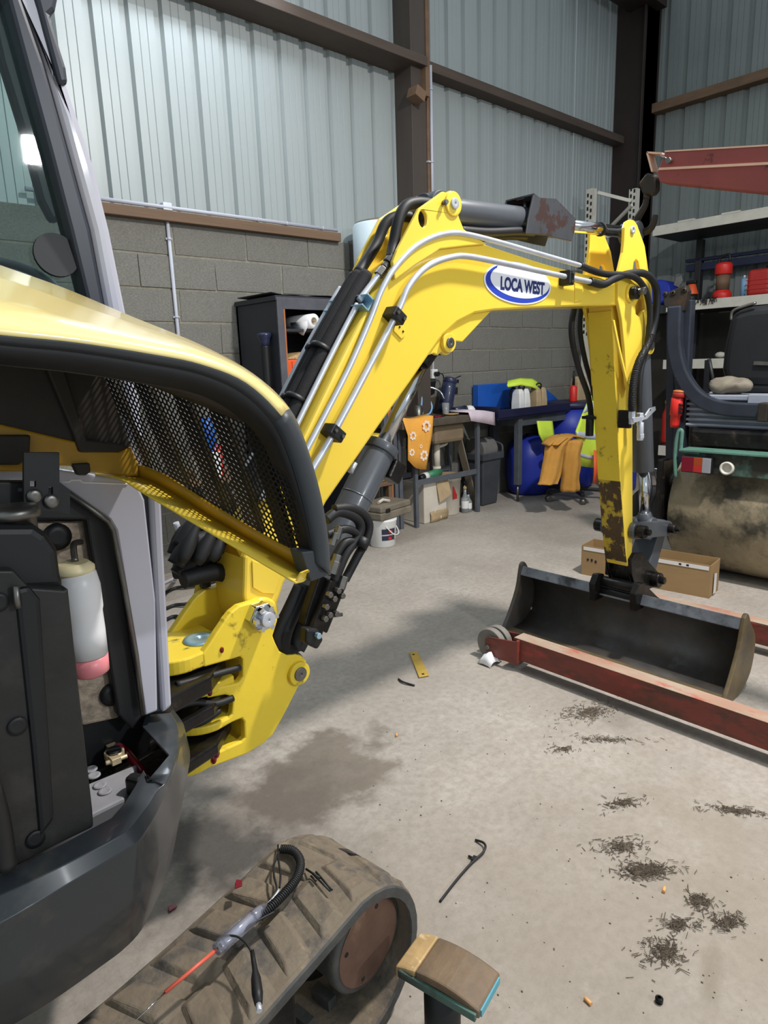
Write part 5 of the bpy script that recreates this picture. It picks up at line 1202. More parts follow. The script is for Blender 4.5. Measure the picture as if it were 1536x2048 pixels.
b = B(); b.prism([P_ + back * .3 + Vector((0, 0, .01)) + eo, P_ + back * .6 + Vector((0, 0, .01)) + eo, P_ + back * .6 + Vector((0, 0, .12)) + eo, P_ + back * .3 + Vector((0, 0, .13)) + eo], eo * .1); b.o('address_label', 'tape', t)

# road roller: drum, tail frame, lamp, folded roll bar, hopper
t = thing('road_roller', 'old road roller with dirty steel drum and oily teal tail frame', 'roller', (4.15, 1.0, 0))
RC, RR = 4.20, .375
b = B(); b.lathe([(RR - .03, -.01), (RR, 0), (RR, .5), (RR, 1.35), (RR - .03, 1.36)], (RC, .40, RR), (0, 1, 0), 56); dr = b.o('drum', 'drum', t)
b = B(); b.lathe([(RR - .035, 0), (RR - .06, -.03), (.1, -.03), (.1, -.06), (.02, -.06)], (RC, 1.765, RR), (0, -1, 0), 40); b.o('drum_end', 'greasy', dr)
b = B(); b.lathe([(RR - .045, 0), (RR - .045, .012)], (RC, 1.757, RR), (0, 1, 0), 40); b.o('drum_flange', 'greasy', dr)
TX = 3.80
l0, l1 = gx(1362, 902, TX), gx(1365, 948, TX)
tz_, bz_ = gx(1450, 912, TX).z + .012, gx(1450, 952, TX).z
b = B(); b.bx(TX, TX + .06, .2, l0.y - .005, bz_, tz_); fr_ = b.o('tail_beam', 'teal', t, bevel=.006)
b = B(); b.bx(TX - .03, TX + .10, .2, l0.y + .0, tz_, tz_ + .012); b.o('tail_flange', 'tealbright', fr_, bevel=.002)
b = B(); b.bx(TX + .14, 5.4, .45, 1.7, .76, .8735); b.o('chassis', 'greasy', t, bevel=.02)
b = B(); b.bx(TX, RC + .2, 1.78, 1.82, .30, .70); b.o('drum_yoke', 'greasy', t, bevel=.01)
p0, p1 = gx(1368, 912, TX - .012), gx(1424, 946, TX - .012)
b = B(); b.bx(TX - .035, TX, p1.y - .004, p0.y + .004, p1.z - .004, p0.z + .004); lm = b.o('tail_lamp', 'black', t, bevel=.004)
ya_, yb2 = p0.y, p1.y; zz0, zz1 = p1.z, p0.z
for nm, f0, f1, g0, g1, mt in (('red_lens', 0, .42, 0, 1, 'bordeaux'), ('amber_lens', .42, .72, .45, 1, 'amber'), ('red_lens', .42, .72, 0, .45, 'dullred'), ('clear_lens', .72, 1, 0, 1, 'clearlens')):
    b = B(); b.bx(TX - .042, TX - .033, ya_ + (yb2 - ya_) * f0, ya_ + (yb2 - ya_) * f1, zz0 + (zz1 - zz0) * g0, zz0 + (zz1 - zz0) * g1); b.o(nm, mt, lm, bevel=.002)
q = gx(1456, 936, TX); b = B(); b.lathe([(.026, 0), (.036, .0), (.036, .025), (.026, .025), (.024, .006), (.001, .006)], (TX, q.y, q.z), (-1, 0, 0), 26); b.o('round_port', 'shelfwhite', fr_)
# side bracket with upright
b = B(); b.tube(cr(PX(TX - .01, (1352, 955), (1350, 920), (1353, 880), (1358, 862), (1364, 862), (1363, 880), (1362, 896), (1366, 902), (1400, 906)), 4), .011, 8); b.o('side_rail', 'tealbright', t)
# roll bar: two posts and the curved tube
def rbar(px0, px1, x, name, mt, wd, th):
    b = B(); b.bar(gx(*px0, x), gx(*px1, x), wd, th, up=(1, 0, 0)); return b.o(name, mt, t, bevel=.008)


rbar((1375, 600), (1358, 950), 4.02, 'roll_bar_post', 'rops', .075, .06)
rbar((1345, 628), (1342, 960), 4.10, 'roll_bar_post', 'rops', .05, .06)
crv = cr(PX(3.96, (1352, 612), (1350, 670), (1354, 712), (1366, 752), (1390, 788), (1420, 808), (1460, 818), (1545, 822), (1620, 826)), 6)
b = B(); rs = []
for i, p in enumerate(crv):
    tt = (crv[min(i + 1, len(crv) - 1)] - crv[max(i - 1, 0)]).normalized(); nn3 = tt.cross(Vector((1, 0, 0))).normalized(); hw = .040
    rs.append([p + nn3 * hw + Vector((-.03, 0, 0)), p + nn3 * hw + Vector((.03, 0, 0)), p - nn3 * hw + Vector((.03, 0, 0)), p - nn3 * hw + Vector((-.03, 0, 0))])
b.rings(rs); b.o('roll_bar_tube', 'rops', t, bevel=.010)
b = B(); b.prism(PX(3.95, (1326, 590), (1345, 580), (1370, 570), (1376, 582), (1366, 622), (1342, 622), (1328, 612)), (.05, 0, 0)); hg = b.o('roll_bar_hinge', 'hook', t, bevel=.004)
for px, py in ((1330, 588), (1346, 586), (1368, 580)):
    q = gx(px, py, 3.945); b = B(); b.lathe([(.006, -.003), (.014, -.003), (.014, .006), (.006, .006)], q, (1, 0, 0), 14, cap=False); b.o('hinge_eye', 'hook', hg)
b = B(); b.prism(PX(3.99, (1347, 570), (1352, 556), (1362, 552), (1365, 562), (1358, 575)), (.008, 0, 0)); b.o('hinge_tab', 'steel', hg, bevel=.001)
b = B(); b.box(gx(1530, 824, 3.93), (.08, .05, .10)); b.o('roll_bar_socket', 'hook', t, bevel=.006)
# ribbed hopper on the tail
hx = 3.98
tz1, tz0 = gx(1400, 800, hx).z, gx(1400, 892, hx).z; hy = gx(1372, 850, hx).y
t2 = thing('ribbed_crate', 'slate grey ribbed plastic crate on the tail of the roller', 'crate', (hx + .2, hy - .4, .874))
b = B(); b.bx(hx + .02, hx + .42, hy - .85, hy, .874, tz1); b.o('shell', 'crate', t2, bevel=.01)
n4 = 5
for k in range(n4):
    z = .874 + .01 + k * (tz1 - .884) / n4; b = B(); b.bx(hx - .004, hx + .03, hy - .855, hy + .004, z, z + (tz1 - .884) / n4 * .55); b.o('rib', 'crate', t2, bevel=.006)
b = B(); b.bx(hx - .01, hx + .43, hy - .86, hy + .01, tz1, tz1 + .03); b.o('rim', 'crate', t2, bevel=.006)
q = gx(1516, 800, hx - .012); b = B(); b.bx(hx - .02, hx, q.y - .07, q.y + .05, tz1 - .03, tz1 + .035); b.o('latch', 'crate', t2, bevel=.004)
# red torch-like tool beside the crate
q = gx(1372, 846, 3.95); zb_ = gx(1369, 888, 3.95).z; zt_ = gx(1378, 804, 3.95).z
yq = hy + .055
t2 = thing('red_grease_gun', 'red tube-shaped hand tool standing left of the grey ribbed crate', 'tool', (3.95, yq, .874))
b = B(); b.lathe([(.022, 0), (.026, .02), (.028, .07), (.034, .075), (.034, .17), (.030, .175)], (3.95, yq, .874), (.0, -.05, 1), 20); b.o('body', 'red', t2)
b = B(); b.lathe([(.031, .175), (.038, .178), (.038, .20), (.036, .205)], (3.95, yq - .009, .874), (0, -.05, 1), 20); b.o('collar', 'dullred', t2)
b = B(); b.lathe([(.037, .205), (.037, .215), (.02, .22)], (3.95, yq - .010, .874), (0, -.05, 1), 20); b.o('end_cap', 'orangestrip', t2)
for k in range(3): b = B(); b.box((3.93 - .0, yq - .040, .874 + .09 + k * .022), (.02, .02, .008), Matrix.Rotation(.5, 3, 'X')); b.o('grip_rib', 'black', t2)
# black seat / tank
sx = 4.15
b = B(); sp2 = PX(sx, (1448, 770), (1440, 740), (1444, 700), (1456, 640), (1464, 622), (1500, 612), (1560, 606), (1640, 606), (1640, 778), (1480, 772))
b.prism(sp2, (.25, 0, 0)); t2 = b.o('driver_seat', 'black', None, 'black moulded seat with torn top above the ribbed crate', 'seat', bevel=.05, seg=4)
b = B(); q = gx(1490, 612, sx); b.tube(cr(PX(sx - .01, (1462, 640), (1466, 622), (1490, 612), (1512, 606)), 4), .008, 8); b.o('torn_edge', 'steel', t2)
b = B(); b.bar(gx(1508, 726, sx - .012), gx(1560, 728, sx - .012), .01, .02); b.o('grey_strip', 'steel', t2)
b = B(); p0 = gx(1500, 780, sx + .1); b.bx(sx + .02, sx + .25, p0.y - .3, p0.y + .06, tz1 + .031, gx(1480, 768, sx).z); b.o('seat_base', 'black', t2, bevel=.02)
q = gx(1446, 778, 4.02); b = B(); b.ball((4.05, q.y - .03, tz1 + .075), .075, 22, (.8, 1.5, .7))
for v in b.bm.verts: v.co += Vector(noise.noise_vector(v.co * 17)) * .022
b.o('plastic_bag', 'khaki', None, 'crumpled grey plastic bag on the rim of the ribbed crate', 'bag', kind='thing')
b = B(); b.tube(PX(4.12, (1418, 718), (1424, 750), (1430, 790)), .012, 8); b.bar(gx(1416, 720, 4.12), gx(1412, 796, 4.12), .02, .03); b.o('control_levers', 'black', t)

# wires and a dark wheel left of the drum
t = thing('loose_tyre', 'dark tyre with loose wires standing left of the roller drum', 'tyre', (4.9, 2.35, 0))
q = gz(1318, 1060); b = B(); b.lathe([(.10, 0), (.17, .02), (.17, .10), (.10, .12)], (4.75, 2.30, .17), (1, .2, 0), 28); b.o('tread', 'rubber', t, bevel=.01)
for k in range(7):
    b = B(); x_ = random.uniform(1288, 1312); b.tube(cr([gx(x_, 935, 4.65), gx(x_ + random.uniform(-6, 10), 975, 4.6), gx(x_ + random.uniform(-8, 10), 1010, 4.62), gx(x_ + random.uniform(-10, 14), 1040, 4.6)], 5), .006, 6); b.o('loose_wire', 'conduit' if k % 3 == 0 else 'hose', t)

# ================================================================ end-wall racking and what stands on it
t = thing('storage_racking', 'long racking with dusty white boards along the end wall', 'racking', (7.1, 1.5, 0))
def board(pt0, pt1, pb0, pb1, x0, name, yl):
    z1 = (gx(*pt0, x0).z + gx(*pt1, x0).z) / 2; z0 = (gx(*pb0, x0).z + gx(*pb1, x0).z) / 2
    b = B(); b.bx(x0, 7.36, -2.5, yl, z0, z1); o = b.o(name, 'shelfdark', t, bevel=.003)
    b = B(); b.bx(x0 - .012, x0, -2.5, yl, z0, z1); b.o('shelf_edge', 'shelfwhite', o, bevel=.003); return z1


ZS1 = board((1310, 458), (1536, 408), (1310, 475), (1536, 432), 6.75, 'shelf', 3.40)
ZS2 = board((1382, 599), (1536, 590), (1382, 619), (1536, 610), 6.75, 'shelf', 3.22)
ZS3 = board((1311, 719), (1445, 718), (1311, 738), (1445, 737), 6.75, 'shelf', 3.22)
ZS4 = board((1311, 890), (1400, 896), (1311, 910), (1400, 916), 6.75, 'shelf', 3.22)
for y in (3.2, 1.2, -.8):
    b = B(); b.bx(7.28, 7.36, y - .06, y, 0, ZS1 - .1); b.o('upright', 'shelfdark', t, bevel=.004)
for px, py in ((1372, 424), (1480, 436)) if 0 else ((1372, 445), (1462, 425)):
    q = gx(px, py, 6.74); b = B(); b.bx(6.735, 6.76, q.y - .08, q.y + .08, ZS1 - .005, ZS1 + .012); b.o('board_clip', 'shelfwhite', t)
b = B(); z_ = gx(1420, 528, 7.3).z; b.bx(7.30, 7.36, -2.5, 3.3, z_ - .05, z_ + .02); b.bx(7.28, 7.33, -2.5, 3.3, z_ + .04, z_ + .07); b.o('rear_rail', 'navyrail', t, bevel=.004)
SXX = 7.0
def on(px, z, x=SXX):  # point on a board under picture column px
    k = (z - HC); lo_, hi_ = 400, 1000
    for _ in range(40):
        mid2 = (lo_ + hi_) / 2
        if gx(px, mid2, x).z > z: lo_ = mid2
        else: hi_ = mid2
    p = gx(px, lo_, x); return Vector((x, p.y, z))


q = on(1326, ZS2); t2 = thing('blue_drum', 'blue plastic drum lying at the left end of the racking', 'drum', q)
b = B(); b.lathe([(.10, -.17), (.12, -.15), (.12, .15), (.10, .17)], (SXX, q.y, ZS2 + .12), (1, .1, 0), 26); b.o('barrel', 'blue', t2, bevel=.006)
b = B(); b.lathe([(.108, -.176), (.108, -.166), (.03, -.17), (.03, -.19), (.02, -.19)], (SXX, q.y, ZS2 + .12), (1, .1, 0), 22); b.o('lid', 'blue', t2)
q = on(1358, ZS2); t2 = thing('grey_jug', 'grey plastic jug beside the blue drum on the racking', 'jug', q)
b = B(); b.lathe([(.055, 0), (.06, .02), (.055, .09), (.03, .13), (.03, .15)], q, (0, 0, 1), 20); b.o('body', 'steel', t2)
b = B(); b.tube(cr([q + Vector((-.02, -.02, .14)), q + Vector((-.02, -.07, .15)), q + Vector((-.02, -.08, .08)), q + Vector((-.02, -.055, .04))], 5), .009, 8); b.o('handle', 'steel', t2)
q = on(1382, ZS2); t2 = thing('orange_funnel', 'small orange cone with black spray head on the racking', 'cone', q)
b = B(); b.lathe([(.055, .075), (.062, .075), (.062, .085), (.034, .17), (.028, .175)], q, (0, 0, 1), 22); b.o('cone', 'orange', t2)
b = B(); b.lathe([(.055, 0), (.055, .074)], q, (0, 0, 1), 20); b.o('bottle', 'black', t2)
b = B(); b.box(q + Vector((0, 0, .195)), (.05, .09, .03)); b.box(q + Vector((0, .05, .18)), (.02, .02, .05)); b.o('spray_head', 'black', t2, bevel=.006)
q = on(1443, ZS2); t2 = thing('red_lantern', 'tall red lantern-shaped dispenser with black handle on the racking', 'lantern', q)
b = B(); b.lathe([(.085, 0), (.085, .06), (.062, .085), (.06, .09)], q, (0, 0, 1), 26); b.o('base', 'red', t2, bevel=.004)
b = B(); b.lathe([(.060, .09), (.062, .23)], q, (0, 0, 1), 22); b.o('amber_body', 'wood', t2)
b = B(); b.lathe([(.072, .23), (.078, .24), (.078, .32), (.06, .34)], q, (0, 0, 1), 26); b.o('head', 'red', t2, bevel=.004)
b = B(); b.tube(cr([q + Vector((0, .05, .34)), q + Vector((0, .04, .39)), q + Vector((0, -.04, .41)), q + Vector((0, -.05, .35))], 5), .012, 10); b.o('handle', 'black', t2)
b = B()
for k in range(26):
    a = random.uniform(0, 2 * PI); p = Vector((6.74, q.y + .03 + random.uniform(-.09, .09), ZS2 + random.uniform(-.005, .01))); b.tube(cr([p + Vector((.03, 0, .006)), p + Vector((-.01, random.uniform(-.01, .01), 0)), p + Vector((-.015, random.uniform(-.03, .03), random.uniform(-.06, -.02)))], 3), .003, 5)
b.o('wire_brush', 'black', None, 'black wire bristles hanging over the racking edge below the red lantern', 'brush', kind='stuff')
for px, mt, r, h, nm, lb_ in ((1486, 'lightblue', .026, .17, 'light_blue_tube', 'light blue cartridge tube standing on the racking board'), (1495, 'white', .024, .165, 'white_tube', 'white cartridge tube just right of the light blue tube')):
    q = on(px, ZS2); t2 = thing(nm, lb_, 'tube', q); b = B(); b.lathe([(r, 0), (r, h), (r * .4, h + .012)], q, (0, 0, 1), 18); b.o('body', mt, t2)
    b = B(); b.lathe([(r * .4, h + .012), (r * .35, h + .035)], q, (0, 0, 1), 14); b.o('nozzle', 'white', t2)
q = on(1523, ZS2); t2 = thing('red_jerrycan', 'dull red jerrycan on the racking at the picture edge', 'jerrycan', q)
b = B(); b.bx(q.x - .10, q.x + .10, q.y - .10, q.y + .105, ZS2, ZS2 + .24); b.o('body', 'dullred', t2, bevel=.035, seg=4)
for k in range(3): b = B(); b.bx(q.x - .104, q.x + .104, q.y - .104, q.y + .109, ZS2 + .06 + .04 * k, ZS2 + .068 + .04 * k); b.o('rib', 'dullred', t2, bevel=.003)
b = B(); b.lathe([(.03, .24), (.03, .27)], q + Vector((0, -.05, 0)), (0, 0, 1), 16); b.o('cap', 'black', t2)
q = on(1440, ZS3); b = B(); b.ball(q + Vector((0, 0, .03)), .04, 10, (1, 1.3, .8)); b.o('white_rag', 'shelfwhite', None, 'small white rag on the middle board of the racking', 'rag')
for px, py0, nm, mt, lb_ in ((1332, 800, 'red_canister', 'dullred', 'dark red canister on the low racking board behind the roll bar'), (1352, 790, 'dark_canister', 'black', 'black canister on the low racking board behind the roll bar')):
    q = on(px, ZS4); t2 = thing(nm, lb_, 'canister', q); b = B(); b.lathe([(.05, 0), (.055, .02), (.055, .30), (.03, .36), (.03, .40)], q, (0, 0, 1), 18); b.o('body', mt, t2); b = B(); b.lathe([(.034, .40), (.034, .44)], q, (0, 0, 1), 14); b.o('cap', 'orangestrip', t2)

# slotted-angle frame in the corner
t = thing('slotted_frame', 'tall cream slotted-angle frame with braces in front of the corner post', 'frame', (6.5, 3.7, 0))
FX1, FX2 = 6.35, 6.75
a_t, c_t = gx(1182, 378, FX1), gx(1268, 378, FX2)
for p in (a_t, c_t):
    b = B(); b.bx(p.x - .022, p.x - .018, p.y - .04, p.y + .04, 0, p.z); b.bx(p.x - .022, p.x + .045, p.y - .04, p.y - .036, 0, p.z); up_ = b.o('slotted_upright', 'shelfwhite', t)
    n5 = int(p.z / .062)
    b = B(); b.bx(-.001, .001, -.009, .009, -.017, .017); mh = None
    for k in range(n5 - 22, n5):
        for s in (-1, 1):
            if mh is None:
                bmesh.ops.recalc_face_normals(b.bm, faces=b.bm.faces[:]); mh = bpy.data.meshes.new('slot'); b.bm.to_mesh(mh); b.bm.free(); mh.materials.append(M['black'])
            o = link('slot', mh, up_); o.location = (p.x - .0225, p.y + .018 * s, .04 + .062 * k + (.02 if s > 0 else 0))
for pp, qq in (((1195, 385), (1262, 402)), ((1264, 410), (1220, 455)), ((1196, 475), (1240, 468)), ((1186, 500), (1215, 545)), ((1175, 700), (1195, 690))):
    b = B(); b.bar(gx(*pp, (FX1 + FX2) / 2 - .12), gx(*qq, (FX1 + FX2) / 2 + .06), .02, .03); b.o('brace', 'shelfwhite', t)

# water heater on the wall
q0, q1 = gy(733, 520, 3.80), gy(800, 520, 3.80); zt = gy(760, 428, 3.65).z; zb = gy(740, 500, 3.65).z - .35
cx_ = q0.x + .22
t = thing('water_heater', 'pale blue-white cylinder tank hung on the wall behind the boom', 'tank', (cx_, 3.87, zb))
b = B(); b.lathe([(.14, zb - .02), (.215, zb), (.215, zt - .03), (.205, zt - .012)], (cx_, 3.87, 0), (0, 0, 1), 40); b.o('shell', 'cyl', t)
b = B(); b.lathe([(.206, zt - .012), (.19, zt), (.10, zt + .02)], (cx_, 3.87, 0), (0, 0, 1), 40); b.o('top_cap', 'khaki', t)
b = B(); b.bx(cx_ - .12, cx_ + .12, 4.05, 4.115, zb + .1, zt - .1); b.o('wall_bracket', 'steel', t)

# cabinet with open shelves left of the boom
CY0, CY1 = 3.62, 4.10
a_, c_, d_2 = gy(486, 612, CY1), gy(552, 603, CY0), gy(664, 612, CY0)
cx0, cx1 = c_.x, c_.x + .56; CZ = 1.70
t = thing('black_cabinet', 'black open-fronted cabinet against the block wall', 'cabinet', (cx0 + .4, CY0 + .2, 0))
b = B(); b.bx(cx0, cx0 + .03, CY0, CY1, 0, CZ); b.o('side_panel', 'cabinet', t, bevel=.003)
b = B(); b.bx(cx1 - .03, cx1, CY0, CY1, 0, CZ); b.o('side_panel', 'cabinet', t, bevel=.003)
b = B(); b.bx(cx0, cx1, CY1 - .02, CY1, 0, CZ); b.o('back_panel', 'black', t)
b = B(); b.bx(cx0 - .01, cx1 + .01, CY0 - .01, CY1, CZ, CZ + .03); b.o('top_panel', 'cabinet', t, bevel=.003)
b = B(); b.bx(cx0 - .002, cx0 + .045, CY0 - .012, CY0, 0, CZ + .02); b.bx(cx0 + .045, cx1, CY0 - .012, CY0, CZ - .05, CZ + .02); b.o('face_frame', 'cabinetedge', t, bevel=.002)
b = B(); b.bx(cx0 + .045, cx0 + .055, CY0 - .010, CY0 + .005, .2, CZ - .05); b.o('edge_strip', 'orangestrip', t)
zs = [gy(600, 658, CY0 + .02).z, gy(600, 757, CY0 + .02).z, gy(600, 880, CY0 + .02).z]
for z in zs: b = B(); b.bx(cx0 + .03, cx1 - .03, CY0 + .01, CY1 - .02, z - .018, z); b.o('shelf', 'cabinet', t, bevel=.002)
b = B(); pts = [Vector((cx0 - .02 + .8 * k / 9, CY0 + .02, CZ + .035 + random.uniform(0, .02))) for k in range(10)]
b.sheet([pts, [p + Vector((0, .40, random.uniform(-.004, .01))) for p in pts]]); b.o('black_sheeting', 'rubber', None, 'ragged black sheeting laid on top of the black cabinet', 'sheeting', solid=.004)
# film roll
z = zs[0]; q = gy(626, 640, CY0 - .02); r = .042
t2 = thing('film_roll', 'roll of white plastic film with red-printed end in the cabinet', 'roll', (cx0 + .25, CY0 + .1, z))
pA_, pB_ = Vector((q.x, CY0 - .05, z + .045)), Vector((q.x - .06, CY0 + .34, z + .045)); dd = (pB_ - pA_).normalized()
pA_ = Vector((q.x + .0, CY0 - .03, z + .047)); pB_ = Vector((q.x - .03, CY0 + .36, z + .047)); dd = (pB_ - pA_).normalized()
b = B(); b.lathe([(.024, 0), (.046, 0), (.046, (pB_ - pA_).length), (.024, (pB_ - pA_).length)], pA_, dd, 30, cap=False); b.o('film', 'film', t2)
b = B(); b.lathe([(.0235, .3 - .3), (.0235, .2), (.019, .2), (.019, -.001), (.024, -.001)], pA_, dd, 26, cap=False); b.o('card_core', 'tubecore', t2)
b = B(); b.lathe([(.0465, (pB_ - pA_).length - .06), (.0465, (pB_ - pA_).length - .02)], pA_, dd, 26, cap=False); b.o('printed_band', 'dullred', t2)
fl = [pA_ + dd * .01 + Vector((-.046, 0, 0)), pA_ + dd * .18 + Vector((-.046, 0, 0))]
b = B(); b.sheet([[fl[0], fl[1]], [fl[0] + Vector((-.004, -.004, -.04)), fl[1] + Vector((-.006, -.02, -.03))], [fl[0] + dd * .03 + Vector((-.01, 0, -.088)), fl[0] + dd * .05 + Vector((-.01, 0, -.084))]]); b.o('loose_flap', 'film', t2, solid=.001)
q = gy(600, 757, CY0 + .1); t2 = thing('orange_crate', 'orange ribbed crate on the middle cabinet shelf', 'crate', (q.x, CY0 + .15, zs[1]))
b = B(); b.bx(cx0 + .05, cx0 + .40, CY0 + .03, CY0 + .30, zs[1], zs[1] + .12); b.o('shell', 'orange', t2, bevel=.01)
for k in range(8): b = B(); x_ = cx0 + .07 + k * .04; b.bx(x_, x_ + .012, CY0 + .024, CY0 + .03, zs[1] + .008, zs[1] + .11); b.o('rib', 'orange', t2)
b = B(); b.prism([Vector((cx0 + .06, CY0 + .05, zs[1] + .12)), Vector((cx0 + .38, CY0 + .05, zs[1] + .12)), Vector((cx0 + .33, CY0 + .05, zs[1] + .175)), Vector((cx0 + .2, CY0 + .05, zs[1] + .165))], (0, .2, 0)); b.o('olive_bag', 'standedge', None, 'olive bag lying in the orange crate', 'bag', bevel=.015)
# corrugated black tube with cap, standing in front of the cabinet side
q = gy(539, 662, 3.45); zt_ = q.z; zb_ = gy(545, 780, 3.45).z
t2 = thing('corrugated_strut', 'black corrugated tube with mushroom cap hung on the cabinet side', 'tube', (q.x, 3.55, zb_))
pf = []; nrb = 22
for k in range(nrb): z = zb_ + (zt_ - .07 - zb_) * k / nrb; pf += [(.026, z), (.030, z + .006)]
xq = gy(540, 700, 3.83).x; xq = cx0 - .037; yq2 = 3.72
b = B(); b.lathe(pf, (xq, yq2, 0), (0, 0, 1), 20); b.o('bellows', 'black', t2)
b = B(); b.lathe([(.030, zt_ - .075), (.032, zt_ - .05), (.036, zt_ - .03), (.046, zt_ - .012), (.044, zt_), (.03, zt_ + .006)], (xq, yq2, 0), (0, 0, 1), 24); b.o('cap', 'navy', t2)
b = B(); b.bx(cx0 - .04, cx0, yq2 - .03, yq2 + .03, zb_ - .03, zb_); b.o('holder', 'black', t2)

# ================================================================ sink bench
SY = 3.73
t = thing('sink_bench', 'grey steel bench carrying a dirty sink top by the wall', 'bench', (4.1, 3.9, 0))
lx0, lx1 = gz(832, 1055).x, 4.46; sx0 = gy(798, 850, SY).x
for x in (lx0, lx1):
    for y in (SY, 4.06):
        b = B(); b.bx(x - .016, x + .016, y - .016, y + .016, 0, .80); b.o('leg', 'bench', t, bevel=.002)
for y in (SY, 4.06): b = B(); b.bx(lx0, lx1, y - .006, y + .006, .34, .385); b.o('rail', 'bench', t, bevel=.002)
b = B(); b.bx(sx0, 4.60, SY - .04, 4.10, .80, .86); b.o('sink_top', 'sinktop', t, bevel=.006)
b = B(); b.bx(sx0 + .4, 4.55, 4.09, 4.11, .86, 1.0); b.o('backsplash', 'sinktop', t, bevel=.004)
b = B(); b.bx(lx0 + .25, lx0 + .62, SY + .02, 4.02, .64, .80); b.o('sink_bowl', 'sinkbowl', t, bevel=.03)
q = gy(875, 900, 3.85); b = B(); b.cyl((q.x, 3.86, .40), (q.x, 3.86, .64), .028, n=16); b.cyl((q.x, 3.86, .36), (q.x, 3.86, .44), .034, n=16); b.tube(cr([Vector((q.x, 3.86, .60)), Vector((q.x + .12, 3.86, .62)), Vector((q.x + .16, 3.9, .68))], 5), .014, 8); b.o('drain_trap', 'offwhite', t)
# tap
q = gy(842, 780, 4.0)
b = B(); tp = gy(850, 830, 4.02); b.tube(cr([Vector((tp.x - .06, 4.04, .86)), Vector((tp.x - .06, 4.04, 1.02)), Vector((tp.x, 4.0, 1.09)), Vector((tp.x + .08, 3.93, 1.06)), Vector((tp.x + .11, 3.90, .99))], 6), .010, 10); b.cyl((tp.x - .06, 4.04, .86), (tp.x - .06, 4.04, .92), .02, n=14); b.o('tap', 'chrome', t)
# leaning plank
b = B(); b.bar(gy(910, 848, 3.85) + Vector((0, 0, 0)), Vector((gy(952, 975, 3.80).x, 3.80, .0)), .012, .075, up=(0, -1, 0)); b.o('leaning_plank', 'khaki', None, 'beige plank leaning under the sink bench', 'plank', bevel=.002)
# towel with flowers
tw0 = [gy(*p, SY - .045) for p in ((803, 838), (832, 842), (868, 834))]; twm = [gy(*p, SY - .052) for p in ((815, 870), (830, 880), (865, 862))]
tA_ = cr(PY(SY - .05, (806, 838), (834, 842), (868, 834)), 5); tB_ = cr(PY(SY - .058, (816, 872), (834, 876), (864, 868)), 5); tC_ = cr(PY(SY - .052, (817, 920), (834, 925), (858, 902)), 5); tD_ = cr(PY(SY - .06, (816, 920), (832, 936), (852, 939)), 5)
b = B(); b.sheet([[p + Vector((0, .10, .018)) for p in tA_], [p + Vector((0, .008, .006)) for p in tA_], tB_, tC_ if 0 else [a.lerp(c2, .5) for a, c2 in zip(tB_, tD_)], tD_]); tw = b.o('flower_towel', 'towel', None, 'orange towel with white flowers hanging over the sink bench', 'towel', solid=.006)
for px, py, r in ((853, 852, .034), (848, 911, .032), (826, 872, .026), (842, 893, .012), (824, 905, .022)):
    q = gy(px, py, SY - .066)
    for k in range(7): a = k * 2 * PI / 7; b = B(); b.lathe([(r * .42, 0), (r * .42, .001)], q + Vector((r * .95 * math.cos(a), 0, r * .95 * math.sin(a))), (0, -1, 0), 10); b.o('petal', 'towelwhite', tw)
tA_ = cr(PY(SY - .05, (938, 826), (962, 822), (990, 826)), 4); tD_ = cr(PY(SY - .05, (942, 842), (966, 846), (990, 851)), 4)
b = B(); b.sheet([[p + Vector((-.05, .22, .012)) for p in tA_], [p + Vector((0, .006, .004)) for p in tA_], tD_]); b.o('pink_cloth', 'pinkcloth', None, 'pale pink cloth draped over the right end of the sink bench', 'cloth', solid=.006)
# things on the bench
BZ = .86
def bz_at(px, y): return Vector((gy(px, 800, y).x, y, BZ))


q = bz_at(888, 3.95) + Vector((0, 0, .02)); t2 = thing('pump_flask', 'tall dark navy pump flask leaning on the sink bench', 'flask', q)
ax = Vector((.30, 0, 1)).normalized()
b = B(); b.lathe([(.062, 0), (.066, .01), (.062, .20), (.058, .25)], q, ax, 26); b.o('body', 'navy', t2)
b = B(); b.lathe([(.060, .25), (.060, .28), (.045, .295)], q, ax, 26); b.o('lid', 'navy', t2, bevel=.003)
p = q + ax * .27; b = B(); b.box(p + Vector((.07, 0, -.01)), (.05, .04, .03)); b.bar(p + Vector((.05, 0, .01)), p + Vector((.14, 0, .035)), .02, .006); b.box(p + Vector((.07, 0, -.09)), (.03, .03, .06)); b.o('spout', 'black', t2, bevel=.004)
q = bz_at(891, 3.86); t2 = thing('glass_tumbler', 'clear glass tumbler in front of the navy flask', 'glass', q); b = B(); b.lathe([(.026, 0), (.032, .10), (.029, .10), (.024, .006), (.001, .006)], q, (0, 0, 1), 20, cap=False); b.o('tumbler', 'clearglass', t2)
q = bz_at(918, 3.88); t2 = thing('dark_torch', 'dark cordless torch lying beside the white domed cap', 'torch', q); b = B(); b.cyl(q + Vector((-.07, 0, .03)), q + Vector((.06, 0, .03)), .026, .03, n=16); b.o('body', 'navy', t2); b = B(); b.cyl(q + Vector((.06, 0, .03)), q + Vector((.08, 0, .03)), .032, n=16); b.o('head', 'black', t2)
q = bz_at(939, 3.88); b = B(); b.lathe([(.05, .0), (.048, .03), (.03, .052), (.01, .058)], q, (0, -.1, 1), 22); t2 = b.o('white_dome', 'white', None, 'small upturned white bowl at the end of the dark torch', 'bowl')  # white dome-shaped cap, its exact use unknown
q = bz_at(902, 3.80); b = B(); b.lathe([(.03, 0), (.062, .008), (.066, .016), (.05, .010), (.001, .006)], q, (0, 0, 1), 24, cap=False); b.o('yellow_dish', 'standedge', None, 'shallow cream dish on the front of the sink bench', 'dish')
